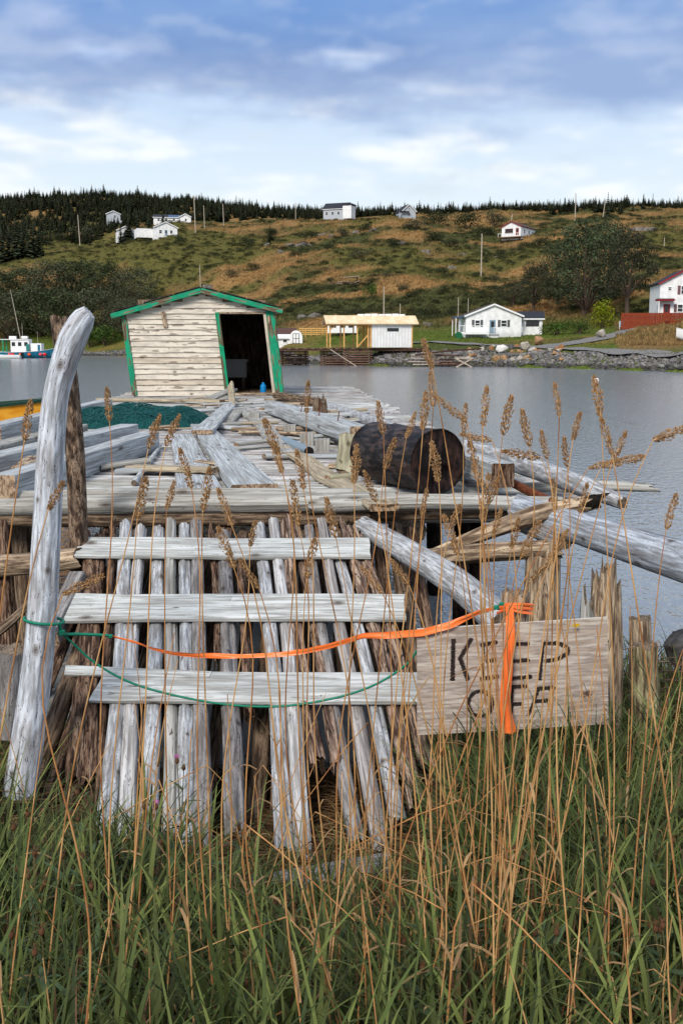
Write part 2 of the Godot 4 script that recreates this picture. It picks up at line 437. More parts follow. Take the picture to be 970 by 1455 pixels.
# heights in decimetres: one row per distance (80 m times 1.03 per row), one column per bearing
var LAND := PackedInt32Array([
-30, -30, -30, -30, -30, -30, -30, -30, -30, -30, -30, -30, -30, -30, -30, -30, -30, -30, -30, -30, -30, -30, -30, -28, -26, -26, -26, -26, -26,
-30, -30, -30, -30, -30, -30, -30, -30, -30, -30, -30, -30, -30, -30, -30, -30, -30, -30, -30, -30, -30, -29, -26, -23, -21, -21, -21, -21, -21,
-30, -30, -30, -30, -30, -30, -30, -30, -30, -30, -30, -30, -30, -30, -30, -30, -30, -30, -30, -30, -27, -24, -20, -17, -16, -16, -16, -16, -16,
-30, -30, -30, -30, -30, -30, -30, -30, -30, -30, -30, -30, -30, -30, -30, -30, -30, -30, -30, -25, -21, -18, -15, -11, -10, -10, -10, -10, -10,
-30, -30, -30, -30, -30, -30, -30, -30, -30, -30, -30, -30, -30, -30, -30, -30, -30, -30, -30, -19, -16, -12, -9, -6, -4, -4, -4, -4, -4,
-30, -30, -30, -30, -30, -30, -30, -30, -30, -30, -30, -30, -30, -30, -30, -30, -30, -30, -27, -13, -10, -6, -3, 0, 2, 2, 2, 2, 2,
-30, -30, -30, -30, -30, -30, -30, -30, -30, -30, -30, -30, -30, -30, -30, -30, -30, -30, -21, -7, -4, 0, 5, 10, 12, 12, 12, 12, 12,
-30, -30, -30, -30, -30, -30, -30, -30, -30, -30, -30, -30, -30, -30, -30, -30, -30, -30, -15, -1, 5, 11, 15, 17, 18, 18, 18, 18, 18,
-30, -30, -30, -30, -30, -30, -30, -30, -30, -30, -30, -30, -30, -30, -30, -30, -30, -25, -8, 12, 17, 18, 19, 20, 21, 21, 21, 21, 21,
-30, -30, -30, -30, -30, -30, -30, -30, -30, -30, -30, -30, -30, -30, -30, -30, -30, -18, -2, 19, 20, 21, 21, 22, 22, 22, 22, 22, 22,
-30, -30, -30, -30, -30, -30, -30, -30, -30, -30, -30, -30, -30, -30, -30, -30, -26, -12, 10, 21, 22, 22, 23, 23, 23, 23, 23, 23, 23,
-30, -30, -30, -30, -30, -30, -30, -30, -30, -30, -30, -30, -30, -30, -30, -30, -19, -4, 18, 22, 23, 23, 24, 24, 25, 25, 25, 25, 25,
-30, -30, -30, -30, -30, -30, -30, -30, -30, -30, -30, -30, -30, -28, -27, -26, -12, 6, 21, 24, 24, 25, 25, 26, 26, 26, 26, 26, 26,
-30, -30, -30, -30, -30, -30, -30, -30, -30, -30, -30, -30, -30, -21, -20, -19, -4, 17, 22, 25, 26, 26, 27, 27, 28, 28, 28, 28, 28,
-30, -30, -30, -30, -30, -30, -30, -30, -30, -30, -30, -30, -30, -13, -12, -11, 7, 20, 24, 27, 27, 28, 28, 29, 29, 29, 29, 29, 29,
-30, -30, -30, -30, -30, -30, -30, -30, -30, -30, -30, -30, -27, -5, -4, -3, 18, 22, 26, 28, 30, 31, 31, 31, 31, 31, 31, 31, 31,
-30, -30, -30, -30, -30, -30, -30, -30, -30, -30, -30, -30, -19, 5, 7, 9, 21, 24, 27, 34, 35, 35, 35, 36, 36, 36, 36, 36, 36,
-30, -30, -30, -30, -30, -30, -30, -30, -30, -30, -30, -30, -10, 16, 18, 19, 23, 26, 30, 40, 40, 41, 41, 42, 42, 42, 42, 42, 42,
-30, -30, -30, -30, -30, -30, -30, -30, -30, -30, -30, -26, -2, 20, 22, 23, 26, 28, 35, 46, 46, 47, 47, 48, 48, 48, 48, 48, 48,
-30, -30, -30, -30, -30, -30, -30, -30, -30, -30, -30, -17, 10, 23, 24, 26, 28, 30, 40, 52, 52, 52, 53, 53, 54, 54, 54, 54, 54,
-30, -30, -30, -30, -30, -30, -30, -30, -30, -30, -30, -8, 18, 26, 27, 28, 30, 33, 45, 56, 56, 57, 58, 60, 61, 61, 61, 61, 61,
-30, -30, -30, -30, -30, -30, -30, -30, -30, -30, -30, 4, 21, 29, 30, 31, 33, 37, 49, 60, 61, 63, 65, 67, 68, 68, 68, 68, 68,
-30, -30, -30, -30, -30, -30, -30, -30, -30, -30, -30, 15, 24, 32, 33, 33, 36, 40, 53, 67, 69, 71, 73, 74, 75, 75, 75, 75, 75,
-30, -30, -30, -30, -30, -30, -30, -30, -30, -30, -30, 18, 27, 35, 35, 36, 40, 44, 59, 75, 77, 79, 80, 82, 83, 83, 83, 83, 83,
-30, -30, -30, -30, -30, -30, -30, -30, -30, -30, -30, 21, 31, 38, 38, 39, 44, 50, 68, 83, 85, 87, 88, 90, 90, 90, 90, 90, 90,
-30, -30, -30, -30, -30, -30, -30, -30, -30, -30, -30, 25, 34, 44, 44, 44, 50, 58, 76, 92, 93, 95, 96, 98, 98, 98, 98, 98, 98,
-30, -30, -30, -30, -30, -30, -30, -30, -30, -30, -30, 30, 38, 53, 52, 51, 58, 67, 85, 101, 102, 103, 105, 106, 107, 107, 107, 107, 107,
-30, -30, -30, -30, -30, -30, -30, -30, -30, -30, -21, 34, 46, 62, 60, 58, 67, 76, 94, 110, 111, 112, 113, 115, 115, 115, 115, 115, 115,
-30, -30, -30, -30, -30, -30, -30, -30, -30, -30, -9, 39, 55, 71, 69, 67, 76, 85, 103, 119, 120, 121, 122, 123, 124, 124, 124, 124, 124,
-30, -30, -30, -30, -30, -30, -30, -30, -30, -30, 3, 47, 64, 80, 78, 76, 85, 94, 113, 129, 130, 131, 131, 132, 133, 133, 133, 133, 133,
-30, -30, -30, -30, -30, -30, -30, -30, -30, -30, 14, 56, 73, 89, 87, 86, 95, 104, 123, 139, 139, 140, 141, 142, 142, 142, 142, 142, 142,
-30, -30, -30, -30, -30, -30, -30, -30, -30, -30, 19, 65, 83, 99, 97, 96, 105, 114, 134, 149, 150, 150, 151, 151, 151, 151, 151, 151, 151,
-30, -30, -30, -30, -30, -30, -30, -30, -30, -30, 25, 74, 93, 109, 107, 106, 116, 128, 146, 161, 162, 162, 163, 164, 164, 164, 164, 164, 164,
-30, -30, -30, -30, -30, -30, -30, -30, -30, -30, 31, 85, 103, 119, 118, 117, 129, 142, 159, 174, 174, 175, 176, 176, 177, 177, 177, 177, 177,
-30, -30, -30, -30, -30, -30, -30, -30, -30, -21, 43, 97, 115, 129, 129, 130, 142, 156, 173, 187, 188, 188, 189, 189, 190, 190, 190, 190, 190,
-30, -30, -30, -30, -30, -30, -30, -30, -30, -7, 56, 110, 126, 142, 142, 143, 156, 171, 187, 200, 201, 202, 202, 203, 203, 203, 203, 203, 203,
-30, -30, -30, -30, -30, -30, -30, -30, -30, 8, 70, 123, 140, 155, 156, 156, 171, 186, 202, 214, 215, 216, 216, 217, 217, 217, 217, 217, 217,
-30, -30, -30, -30, -30, -30, -30, -30, -19, 19, 84, 136, 153, 169, 169, 170, 186, 202, 217, 229, 229, 230, 231, 231, 232, 232, 232, 232, 232,
-30, -30, -30, -30, -30, -30, -30, -25, -3, 31, 102, 150, 167, 184, 184, 184, 201, 218, 232, 243, 244, 245, 245, 246, 246, 246, 246, 246, 246,
-26, -26, -24, -22, -21, -19, -17, -9, 13, 47, 120, 166, 184, 198, 198, 198, 216, 235, 248, 258, 259, 260, 261, 261, 262, 262, 262, 262, 262,
-9, -9, -7, -6, -4, -3, 0, 8, 29, 67, 140, 185, 200, 214, 214, 214, 233, 251, 264, 274, 275, 276, 276, 277, 277, 277, 277, 277, 277,
8, 8, 10, 11, 13, 14, 17, 26, 48, 88, 160, 205, 221, 235, 235, 234, 251, 269, 281, 290, 291, 292, 293, 293, 294, 294, 294, 294, 294,
28, 28, 30, 32, 34, 36, 39, 47, 74, 118, 183, 225, 242, 257, 256, 255, 271, 287, 298, 307, 308, 308, 309, 310, 310, 310, 310, 310, 310,
52, 52, 55, 57, 60, 63, 67, 78, 102, 151, 208, 246, 264, 279, 278, 276, 290, 305, 316, 324, 325, 326, 326, 327, 328, 328, 328, 328, 328,
86, 86, 89, 92, 94, 97, 101, 111, 139, 185, 234, 268, 286, 302, 300, 298, 311, 324, 334, 342, 342, 343, 344, 345, 345, 345, 345, 345, 345,
122, 122, 124, 127, 129, 132, 136, 146, 176, 221, 261, 290, 309, 325, 323, 320, 332, 344, 353, 360, 361, 362, 362, 363, 364, 364, 364, 364, 364,
156, 156, 158, 161, 163, 165, 169, 180, 214, 257, 288, 313, 331, 347, 344, 342, 353, 364, 372, 379, 379, 380, 381, 382, 382, 382, 382, 382, 382,
191, 191, 193, 195, 197, 200, 203, 215, 253, 295, 314, 336, 354, 369, 367, 364, 374, 384, 392, 398, 399, 400, 401, 401, 402, 402, 402, 402, 402,
226, 226, 229, 231, 233, 235, 239, 251, 292, 329, 341, 361, 377, 392, 390, 388, 396, 405, 412, 418, 419, 419, 420, 421, 422, 422, 422, 422, 422,
260, 260, 261, 263, 265, 267, 269, 282, 326, 360, 369, 385, 401, 415, 413, 411, 419, 427, 432, 436, 437, 438, 438, 439, 439, 439, 439, 439, 439,
291, 291, 293, 294, 296, 298, 300, 314, 358, 389, 393, 405, 423, 439, 436, 433, 441, 449, 453, 455, 456, 456, 457, 458, 458, 458, 458, 458, 458,
324, 324, 325, 327, 328, 330, 332, 343, 382, 409, 413, 425, 441, 455, 455, 455, 464, 472, 474, 475, 475, 476, 476, 477, 477, 477, 477, 477, 477,
351, 351, 351, 352, 353, 354, 356, 367, 404, 430, 434, 445, 459, 472, 475, 479, 484, 489, 493, 495, 496, 496, 496, 496, 496, 496, 496, 496, 496,
375, 375, 376, 377, 378, 379, 380, 390, 426, 452, 455, 465, 478, 489, 495, 500, 504, 507, 512, 515, 515, 515, 515, 515, 515, 515, 515, 515, 515,
400, 400, 401, 402, 403, 404, 405, 415, 449, 474, 476, 483, 495, 507, 511, 515, 521, 526, 529, 531, 531, 531, 531, 531, 531, 531, 531, 531, 531,
426, 426, 427, 428, 429, 430, 432, 442, 474, 497, 497, 501, 513, 524, 528, 532, 538, 545, 547, 548, 548, 548, 548, 548, 548, 548, 548, 548, 548,
453, 453, 454, 455, 457, 458, 461, 471, 501, 521, 518, 519, 529, 539, 544, 548, 556, 564, 565, 566, 566, 566, 566, 566, 566, 566, 566, 566, 566,
480, 480, 482, 484, 486, 487, 491, 501, 528, 545, 540, 538, 547, 556, 560, 565, 573, 580, 582, 583, 583, 583, 583, 583, 583, 583, 583, 583, 583,
509, 509, 511, 513, 515, 517, 522, 532, 556, 571, 562, 557, 565, 572, 578, 583, 589, 596, 599, 602, 602, 602, 602, 602, 602, 602, 602, 602, 602,
538, 538, 540, 543, 545, 548, 554, 564, 585, 597, 585, 576, 583, 590, 594, 599, 606, 612, 617, 621, 621, 621, 621, 621, 621, 621, 621, 621, 621,
568, 568, 571, 574, 577, 580, 587, 597, 615, 624, 609, 595, 601, 607, 611, 615, 622, 629, 634, 638, 638, 638, 638, 638, 638, 638, 638, 638, 638,
599, 599, 602, 606, 609, 613, 621, 631, 646, 651, 630, 615, 620, 625, 628, 631, 639, 647, 651, 655, 655, 655, 655, 655, 655, 655, 655, 655, 655,
631, 631, 635, 638, 642, 646, 655, 666, 678, 679, 653, 635, 640, 644, 645, 647, 656, 664, 669, 672, 672, 672, 672, 672, 672, 672, 672, 672, 672,
655, 655, 659, 664, 668, 672, 684, 696, 704, 702, 676, 656, 658, 660, 662, 664, 673, 683, 687, 690, 690, 690, 690, 690, 690, 690, 690, 690, 690,
679, 679, 684, 689, 694, 699, 713, 726, 731, 727, 700, 677, 677, 677, 679, 681, 691, 702, 706, 708, 708, 708, 708, 708, 708, 708, 708, 708, 708,
705, 705, 710, 716, 722, 727, 743, 757, 759, 752, 724, 698, 697, 695, 697, 699, 710, 721, 725, 727, 727, 727, 727, 727, 727, 727, 727, 727, 727,
731, 731, 737, 743, 750, 756, 774, 790, 788, 778, 748, 720, 716, 713, 715, 718, 728, 739, 744, 747, 747, 747, 747, 747, 747, 747, 747, 747, 747,
758, 758, 765, 772, 778, 785, 806, 823, 817, 803, 769, 740, 736, 732, 734, 737, 747, 757, 763, 767, 767, 767, 767, 767, 767, 767, 767, 767, 767,
786, 786, 793, 801, 808, 815, 839, 857, 848, 829, 790, 760, 755, 751, 753, 756, 766, 776, 782, 787, 787, 787, 787, 787, 787, 787, 787, 787, 787,
810, 810, 818, 825, 833, 840, 864, 882, 871, 852, 811, 781, 776, 770, 772, 774, 784, 794, 801, 807, 807, 807, 807, 807, 807, 807, 807, 807, 807,
833, 833, 841, 849, 857, 865, 889, 906, 894, 874, 833, 803, 796, 790, 791, 793, 803, 814, 821, 826, 826, 826, 826, 826, 826, 826, 826, 826, 826,
858, 858, 866, 874, 882, 890, 914, 931, 918, 897, 856, 825, 816, 809, 810, 812, 823, 834, 841, 846, 846, 846, 846, 846, 846, 846, 846, 846, 846,
883, 883, 891, 899, 908, 916, 940, 957, 943, 921, 880, 848, 838, 829, 830, 831, 843, 854, 861, 867, 867, 867, 867, 867, 867, 867, 867, 867, 867,
908, 908, 917, 925, 934, 943, 966, 983, 968, 945, 904, 871, 860, 849, 850, 852, 863, 875, 883, 888, 888, 888, 888, 888, 888, 888, 888, 888, 888,
935, 935, 944, 952, 961, 970, 994, 1010, 994, 970, 929, 895, 882, 870, 871, 872, 885, 897, 904, 910, 910, 910, 910, 910, 910, 910, 910, 910, 910,
959, 959, 968, 976, 985, 994, 1016, 1032, 1016, 992, 952, 919, 905, 892, 893, 894, 907, 920, 927, 932, 932, 932, 932, 932, 932, 932, 932, 932, 932,
982, 982, 991, 999, 1007, 1016, 1037, 1051, 1035, 1013, 976, 942, 927, 914, 915, 916, 929, 943, 950, 955, 955, 955, 955, 955, 955, 955, 955, 955, 955,
1006, 1006, 1014, 1022, 1030, 1038, 1058, 1071, 1056, 1035, 1000, 965, 951, 937, 938, 938, 952, 967, 974, 979, 979, 979, 979, 979, 979, 979, 979, 979, 979,
1031, 1031, 1039, 1046, 1054, 1061, 1080, 1092, 1077, 1057, 1025, 990, 975, 961, 961, 962, 976, 991, 999, 1004, 1004, 1004, 1004, 1004, 1004, 1004, 1004, 1004, 1004,
1057, 1057, 1064, 1071, 1078, 1085, 1102, 1113, 1098, 1080, 1050, 1015, 1000, 986, 986, 986, 1001, 1016, 1024, 1029, 1029, 1029, 1029, 1029, 1029, 1029, 1029, 1029, 1029
])

func land0(x: float, d: float) -> float:
	var cu := clampf((x / d - LAND_U0) / LAND_DU, 0.0, LAND_COLS - 1.001)
	var rd := clampf(log(d / LAND_D0) / log(LAND_RATIO), 0.0, LAND_ROWS - 1.001)
	var c := int(cu)
	var r := int(rd)
	var fc := cu - c
	var fr := rd - r
	fc = fc * fc * (3.0 - 2.0 * fc)
	var k := r * LAND_COLS + c
	return lerpf(lerpf(LAND[k], LAND[k + 1], fc), lerpf(LAND[k + LAND_COLS], LAND[k + LAND_COLS + 1], fc), fr) * 0.1

func land(x: float, d: float) -> float:
	var h := land0(x, d)
	var k := clampf((h - 3.5) / 8.0, 0.0, 1.0)
	if k > 0.0:
		h += k * (fn.get_noise_2d(x * 1.5, d * 1.5) * 2.6 + fn.get_noise_2d(x * 6.0, d * 5.0 + 300.0) * 0.9)
	return h + fn.get_noise_2d(x * 20.0, d * 20.0) * 0.15

func hill_color(x: float, d: float, h: float) -> Color:
	var a := 1.25 * fn.get_noise_2d(x * 0.8 + 500.0, d * 1.2) + 0.5 * fn.get_noise_2d(x * 5.0, d * 7.0)
	var b := fn.get_noise_2d(x * 2.4 - 900.0, d * 3.4) + 0.6 * fn.get_noise_2d(x * 9.0, d * 11.0 + 70.0)
	var c := Color(0.38, 0.225, 0.088)
	c = c.lerp(Color(0.26, 0.16, 0.07), clampf(b * 1.4 + 0.5, 0.0, 1.0))
	c = c.lerp(Color(0.155, 0.145, 0.045), clampf(a * 3.0 + 0.1, 0.0, 1.0))
	c = c.lerp(Color(0.095, 0.10, 0.036), clampf((b - a) * 2.2 - 0.25, 0.0, 1.0))
	if x / d > 0.27 and d > 110.0 and h < 7.0:
		c = Color(0.28, 0.18, 0.075).lerp(Color(0.15, 0.15, 0.045), clampf(b + 0.4, 0.0, 1.0))
	elif h < 6.0:
		c = c.lerp(Color(0.13, 0.175, 0.035), clampf((6.5 - h) / 2.0, 0.0, 1.0) * clampf(0.75 + a, 0.0, 1.0))
	return c

func build_land() -> void:
	var sh := Shape.new()
	var m := vcol(1.0, 0.1)
	var tex := noise_img(512, 512, 512, 512, 0.05, 77, 5)
	var im := PackedByteArray(); im.resize(512 * 512 * 3)
	for i in 512 * 512:
		var v := int(clampf(0.45 + (tex[i] / 255.0) * 0.75, 0.0, 1.0) * 255.0)
		im[i * 3] = v; im[i * 3 + 1] = v; im[i * 3 + 2] = v
	m.albedo_texture = ImageTexture.create_from_image(Image.create_from_data(512, 512, false, Image.FORMAT_RGB8, im))
	m.uv1_triplanar = true
	m.uv1_world_triplanar = true
	m.uv1_scale = Vector3(0.07, 0.07, 0.07)
	var cols := 260
	var rows := 230
	var pts := PackedVector3Array()
	var uvs := PackedVector2Array()
	var cc := PackedColorArray()
	for r in rows:
		var d := 80.0 * pow(10.0, r / float(rows - 1))
		for c in cols:
			var u := lerpf(-0.62, 0.8, c / float(cols - 1))
			var x := u * d
			var h := land(x, d)
			pts.append(Vector3(x, h, -d)); uvs.append(Vector2(x, d) * 0.1); cc.append(hill_color(x, d, h))
	sh.grid(m, pts, rows, cols, uvs, cc, true)
	setting(sh, "hillside", "brown and green grassy hillside rising beyond the bay")

func leaf_quads(sh: Shape, m, centre: Vector3, rad: Vector3, n: int, size: float, r: RandomNumberGenerator, tone: Color, vary := 0.35) -> void:
	for i in n:
		var v := Vector3(r.randfn(), r.randfn(), r.randfn()).normalized() * pow(r.randf(), 0.4)
		var p := centre + v * rad
		var a := Vector3(r.randfn(), r.randfn() * 0.7, r.randfn()).normalized()
		var b := a.cross(Vector3(r.randfn(), r.randfn(), r.randfn())).normalized()
		var s := size * r.randf_range(0.55, 1.2)
		var c := tone * r.randf_range(1.0 - vary, 1.0 + vary)
		c.r *= r.randf_range(0.85, 1.2)
		sh.quad(m, p - a * s, p - b * s * 0.55, p + a * s, p + b * s * 0.55, c)

# unit-height spruce: trunk and ragged drooping tiers
func conifer(sd: int, thin: float) -> Array:
	var r := RandomNumberGenerator.new(); r.seed = sd
	var tr := Shape.new()
	log_into(tr, [Vector3(0, -0.06, 0), Vector3(0, 0.98, 0)], [0.016, 0.002], {"sides": 5, "seg": 0.5, "m": M.bark, "e": M.bark})
	var cr := Shape.new()
	var tiers := 17
	for t in tiers:
		var f := t / float(tiers - 1)
		var y := lerpf(0.1, 0.985, f)
		var reach := lerpf(0.25, 0.015, pow(f, 0.9)) * thin * r.randf_range(0.75, 1.15)
		var nb := int(lerpf(9, 4, f))
		for k in nb:
			var a := TAU * (k + r.randf()) / nb
			var l := reach * r.randf_range(0.65, 1.2)
			var o := Vector3(cos(a), 0, sin(a))
			var s := Vector3(-sin(a), 0, cos(a))
			var tip := Vector3(0, y, 0) + o * l + Vector3(0, -l * r.randf_range(0.15, 0.5), 0)
			var c := Color(0.038, 0.048, 0.025) * r.randf_range(0.6, 1.5)
			var mid := Vector3(0, y + 0.006, 0).lerp(tip, 0.45)
			var wd := l * 0.33 + 0.008
			cr.tri(M.leaf, Vector3(0, y + 0.02, 0), mid + s * wd, tip, c)
			cr.tri(M.leaf, Vector3(0, y + 0.02, 0), tip, mid - s * wd, c * 0.9)
			cr.tri(M.leaf, mid + s * wd, mid + s * wd * 0.6 + o * l * 0.3 - Vector3(0, 0.018, 0), mid - Vector3(0, 0.012, 0), c * 1.1)
			cr.tri(M.leaf, mid - s * wd, mid - Vector3(0, 0.012, 0), mid - s * wd * 0.6 + o * l * 0.3 - Vector3(0, 0.018, 0), c * 1.1)
	cr.tri(M.leaf, Vector3(-0.007, 0.95, 0), Vector3(0, 1.0, 0), Vector3(0.007, 0.95, 0), Color(0.03, 0.04, 0.02))
	return [to_mesh(tr, Vector3.ZERO), to_mesh(cr, Vector3.ZERO)]

# unit-height leafy tree: forked trunk and leaf clumps with gaps
func leafy(sd: int, tone: Color, leaf: float, bare: float, wide: float, clumps: int) -> Array:
	var r := RandomNumberGenerator.new(); r.seed = sd
	var tr := Shape.new()
	var cr := Shape.new()
	var fork := Vector3(r.randf_range(-0.03, 0.03), bare, r.randf_range(-0.03, 0.03))
	log_into(tr, [Vector3(0, -0.05, 0), fork * 0.5, fork], [0.034, 0.028, 0.024], {"sides": 7, "seg": 0.1, "m": M.bark, "e": M.bark})
	for k in clumps:
		var a := TAU * k / clumps * 2.39996 * clumps / TAU
		var f := (k + 0.5) / clumps
		var y := lerpf(bare + 0.08, 0.93, f)
		var rr := wide * sqrt(maxf(0.05, 1.0 - pow(absf(f - 0.4) / 0.62, 2.0))) * r.randf_range(0.45, 1.0)
		var p := Vector3(cos(a) * rr, y, sin(a) * rr)
		if k % 2 == 0:
			log_into(tr, [fork - Vector3(0, 0.03, 0), fork.lerp(p, 0.5) + Vector3(0, 0.03, 0), p], [0.014, 0.009, 0.003], {"sides": 4, "seg": 0.12, "m": M.bark, "e": M.bark})
		var s := wide * r.randf_range(0.26, 0.46)
		leaf_quads(cr, M.leaf, p, Vector3(s, s * 0.7, s), int(5600.0 / clumps), leaf, r, tone * r.randf_range(0.75, 1.25))
	return [to_mesh(tr, Vector3.ZERO), to_mesh(cr, Vector3.ZERO)]

func shrub(sd: int, tone: Color, leaf: float, n: int) -> Array:
	var r := RandomNumberGenerator.new(); r.seed = sd
	var tr := Shape.new()
	var cr := Shape.new()
	for k in 9:
		var a := r.randf() * TAU
		var rr := r.randf_range(0.1, 0.62)
		var p := Vector3(cos(a) * rr, r.randf_range(0.3, 0.78) * (1.0 - rr * 0.5), sin(a) * rr)
		if k < 5:
			log_into(tr, [Vector3(0, -0.08, 0), p * 0.5, p], [0.03, 0.02, 0.006], {"sides": 4, "seg": 0.2, "m": M.bark, "e": M.bark})
		leaf_quads(cr, M.leaf, p, Vector3(0.36, 0.27, 0.36), n / 9, leaf, r, tone * r.randf_range(0.75, 1.25))
	return [to_mesh(tr, Vector3.ZERO), to_mesh(cr, Vector3.ZERO)]

func tree(called: String, label: String, cat: String, kit: Array, x: float, d: float, h: float, w: float, turn: float, group := "", tint := Color.WHITE) -> Node3D:
	var o := thing(called, label, cat, Vector3(x, land(x, d) - 0.1, -d), group)
	o.rotation.y = turn
	for i in 2:
		var p := MeshInstance3D.new()
		p.mesh = kit[i]
		p.name = ["trunk", "crown"][i] if cat == "tree" else ["stem", "foliage"][i]
		p.scale = Vector3(w, h, w)
		o.add_child(p, true)
	return o

func px_x(u: float, d: float) -> float:
	return u * d

func build_trees() -> void:
	var r := RandomNumberGenerator.new(); r.seed = 41
	var kinds := []
	for k in 5:
		kinds.append(conifer(100 + k, [1.0, 0.8, 1.2, 0.65, 0.95][k]))
	var both := []
	for k in kinds:
		var am := ArrayMesh.new()
		for q in k:
			for s in q.get_surface_count():
				am.add_surface_from_arrays(Mesh.PRIMITIVE_TRIANGLES, q.surface_get_arrays(s))
				am.surface_set_material(am.get_surface_count() - 1, q.surface_get_material(s))
		both.append(am)
	# the far wood: where trees stand, by bearing and distance
	var spots := [[], [], [], [], []]
	var tries := 0
	while tries < 26000:
		tries += 1
		var u := r.randf_range(-0.55, 0.7)
		var d := r.randf_range(330.0, 640.0)
		var edge := forest_edge(u)
		if d < edge + fn.get_noise_2d(u * 900.0, d * 3.0) * 14.0: continue
		if d > edge + 150.0 and u > -0.1 and r.randf() < 0.6: continue
		var x := u * d
		var h := r.randf_range(2.2, 5.2) * (1.0 if u < -0.08 else 0.85)
		h *= 1.0 + 0.35 * fn.get_noise_2d(x * 6.0, d * 6.0)
		if r.randf() < 0.1: h *= 1.3
		if fn.get_noise_2d(x * 9.0 + 77.0, d * 4.0) > 0.28: continue
		if d > 560.0: h *= 1.1
		var w := h * r.randf_range(1.1, 2.1)
		spots[r.randi() % 5].append(Transform3D(Basis(Vector3.UP, r.randf() * TAU).scaled(Vector3(w, h, w)), Vector3(x, land(x, d) - 0.3, -d)))
	for k in 5:
		var tints := []
		for q in spots[k].size():
			var g := r.randf_range(0.7, 1.5)
			tints.append(Color(g * r.randf_range(0.9, 1.25), g, g * r.randf_range(0.8, 1.1)))
		many("forest", both[k], spots[k], tints, "dark spruce forest covering the ridge behind the hillside")
	# spruces that stand out
	for t in [[-116.24, 354.50, 12.54, 14.02, "dark spruce in the tight clump above the alder thicket, leftmost of them", 4.00],
		[-115.06, 358.50, 12.68, 13.00, "dark spruce in the tight clump above the alder thicket, second from the left of them", 4.00],
		[-111.55, 355.00, 14.06, 17.29, "dark spruce in the tight clump above the alder thicket, third from the left of them", 4.00],
		[-111.01, 360.50, 11.73, 13.23, "dark spruce in the tight clump above the alder thicket, fourth from the left of them", 4.00],
		[-107.49, 356.00, 13.09, 11.92, "dark spruce in the tight clump above the alder thicket, fifth from the left of them", 2.00],
		[-106.12, 358.00, 10.63, 12.46, "dark spruce in the tight clump above the alder thicket, sixth from the left of them", 0.00],
		[-104.72, 360.00, 9.17, 10.33, "dark spruce in the tight clump above the alder thicket, seventh from the left of them", 0.00],
		[-109.58, 384.50, 7.34, 6.90, "dark spruce in the tight clump above the alder thicket, rightmost of them", 2.00],
		[-77.76, 365.50, 6.98, 9.07, "small dark spruce half hiding the white house beside the grey house", 0.00],
		[-75.41, 367.50, 9.62, 12.50, "tall dark spruce left of the long white house", 2.00],
		[-73.80, 376.00, 10.11, 13.14, "dark spruce between the grey house and the long white house", 0.00],
		[-67.32, 363.00, 9.24, 12.02, "dark spruce standing in front of the long white house", 0.00],
		[-69.38, 404.50, 6.29, 8.18, "dark spruce behind the roof of the long white house", 0.00],
		[-23.15, 337.50, 6.21, 8.07, "single round dark spruce on the open slope below the ridge", 0.00],
		[88.46, 346.50, 9.80, 9.31, "tall scraggy spruce standing above the ridge beside a leaning utility pole", 4.00],
		[96.63, 361.50, 4.86, 4.62, "short spruce on the skyline, next one beyond the tall scraggy spruce", 4.00],
		[104.92, 375.50, 5.05, 4.79, "pointed spruce on the bare skyline above the two-storey house", 1.00],
		[109.62, 379.50, 5.10, 4.84, "slim spruce on the skyline above the two-storey house", 4.00],
		[117.96, 395.50, 5.31, 5.05, "sharp spruce on the skyline, third from the photo edge", 1.00],
		[125.07, 406.50, 4.31, 4.10, "squat spruce on the skyline, second from the photo edge", 1.00],
		[128.83, 404.50, 4.01, 3.81, "squat spruce on the skyline nearest the photo edge", 1.00]]:
		tree("spruce_tree", t[4], "tree", kinds[int(t[5])], t[0], t[1], t[2], t[3], r.randf() * TAU, "lone spruces on the hillside")
	var dk := leafy(7, Color(0.052, 0.070, 0.034), 0.017, 0.07, 0.42, 40)
	var dk2 := leafy(19, Color(0.058, 0.074, 0.036), 0.017, 0.08, 0.42, 34)
	var ol := leafy(29, Color(0.055, 0.058, 0.032), 0.018, 0.2, 0.42, 20)
	var low := leafy(43, Color(0.048, 0.062, 0.028), 0.02, 0.02, 0.46, 34)
	var low2 := leafy(47, Color(0.072, 0.08, 0.044), 0.02, 0.02, 0.46, 32)
	var bare := leafy(37, Color(0.040, 0.042, 0.024), 0.014, 0.28, 0.36, 14)
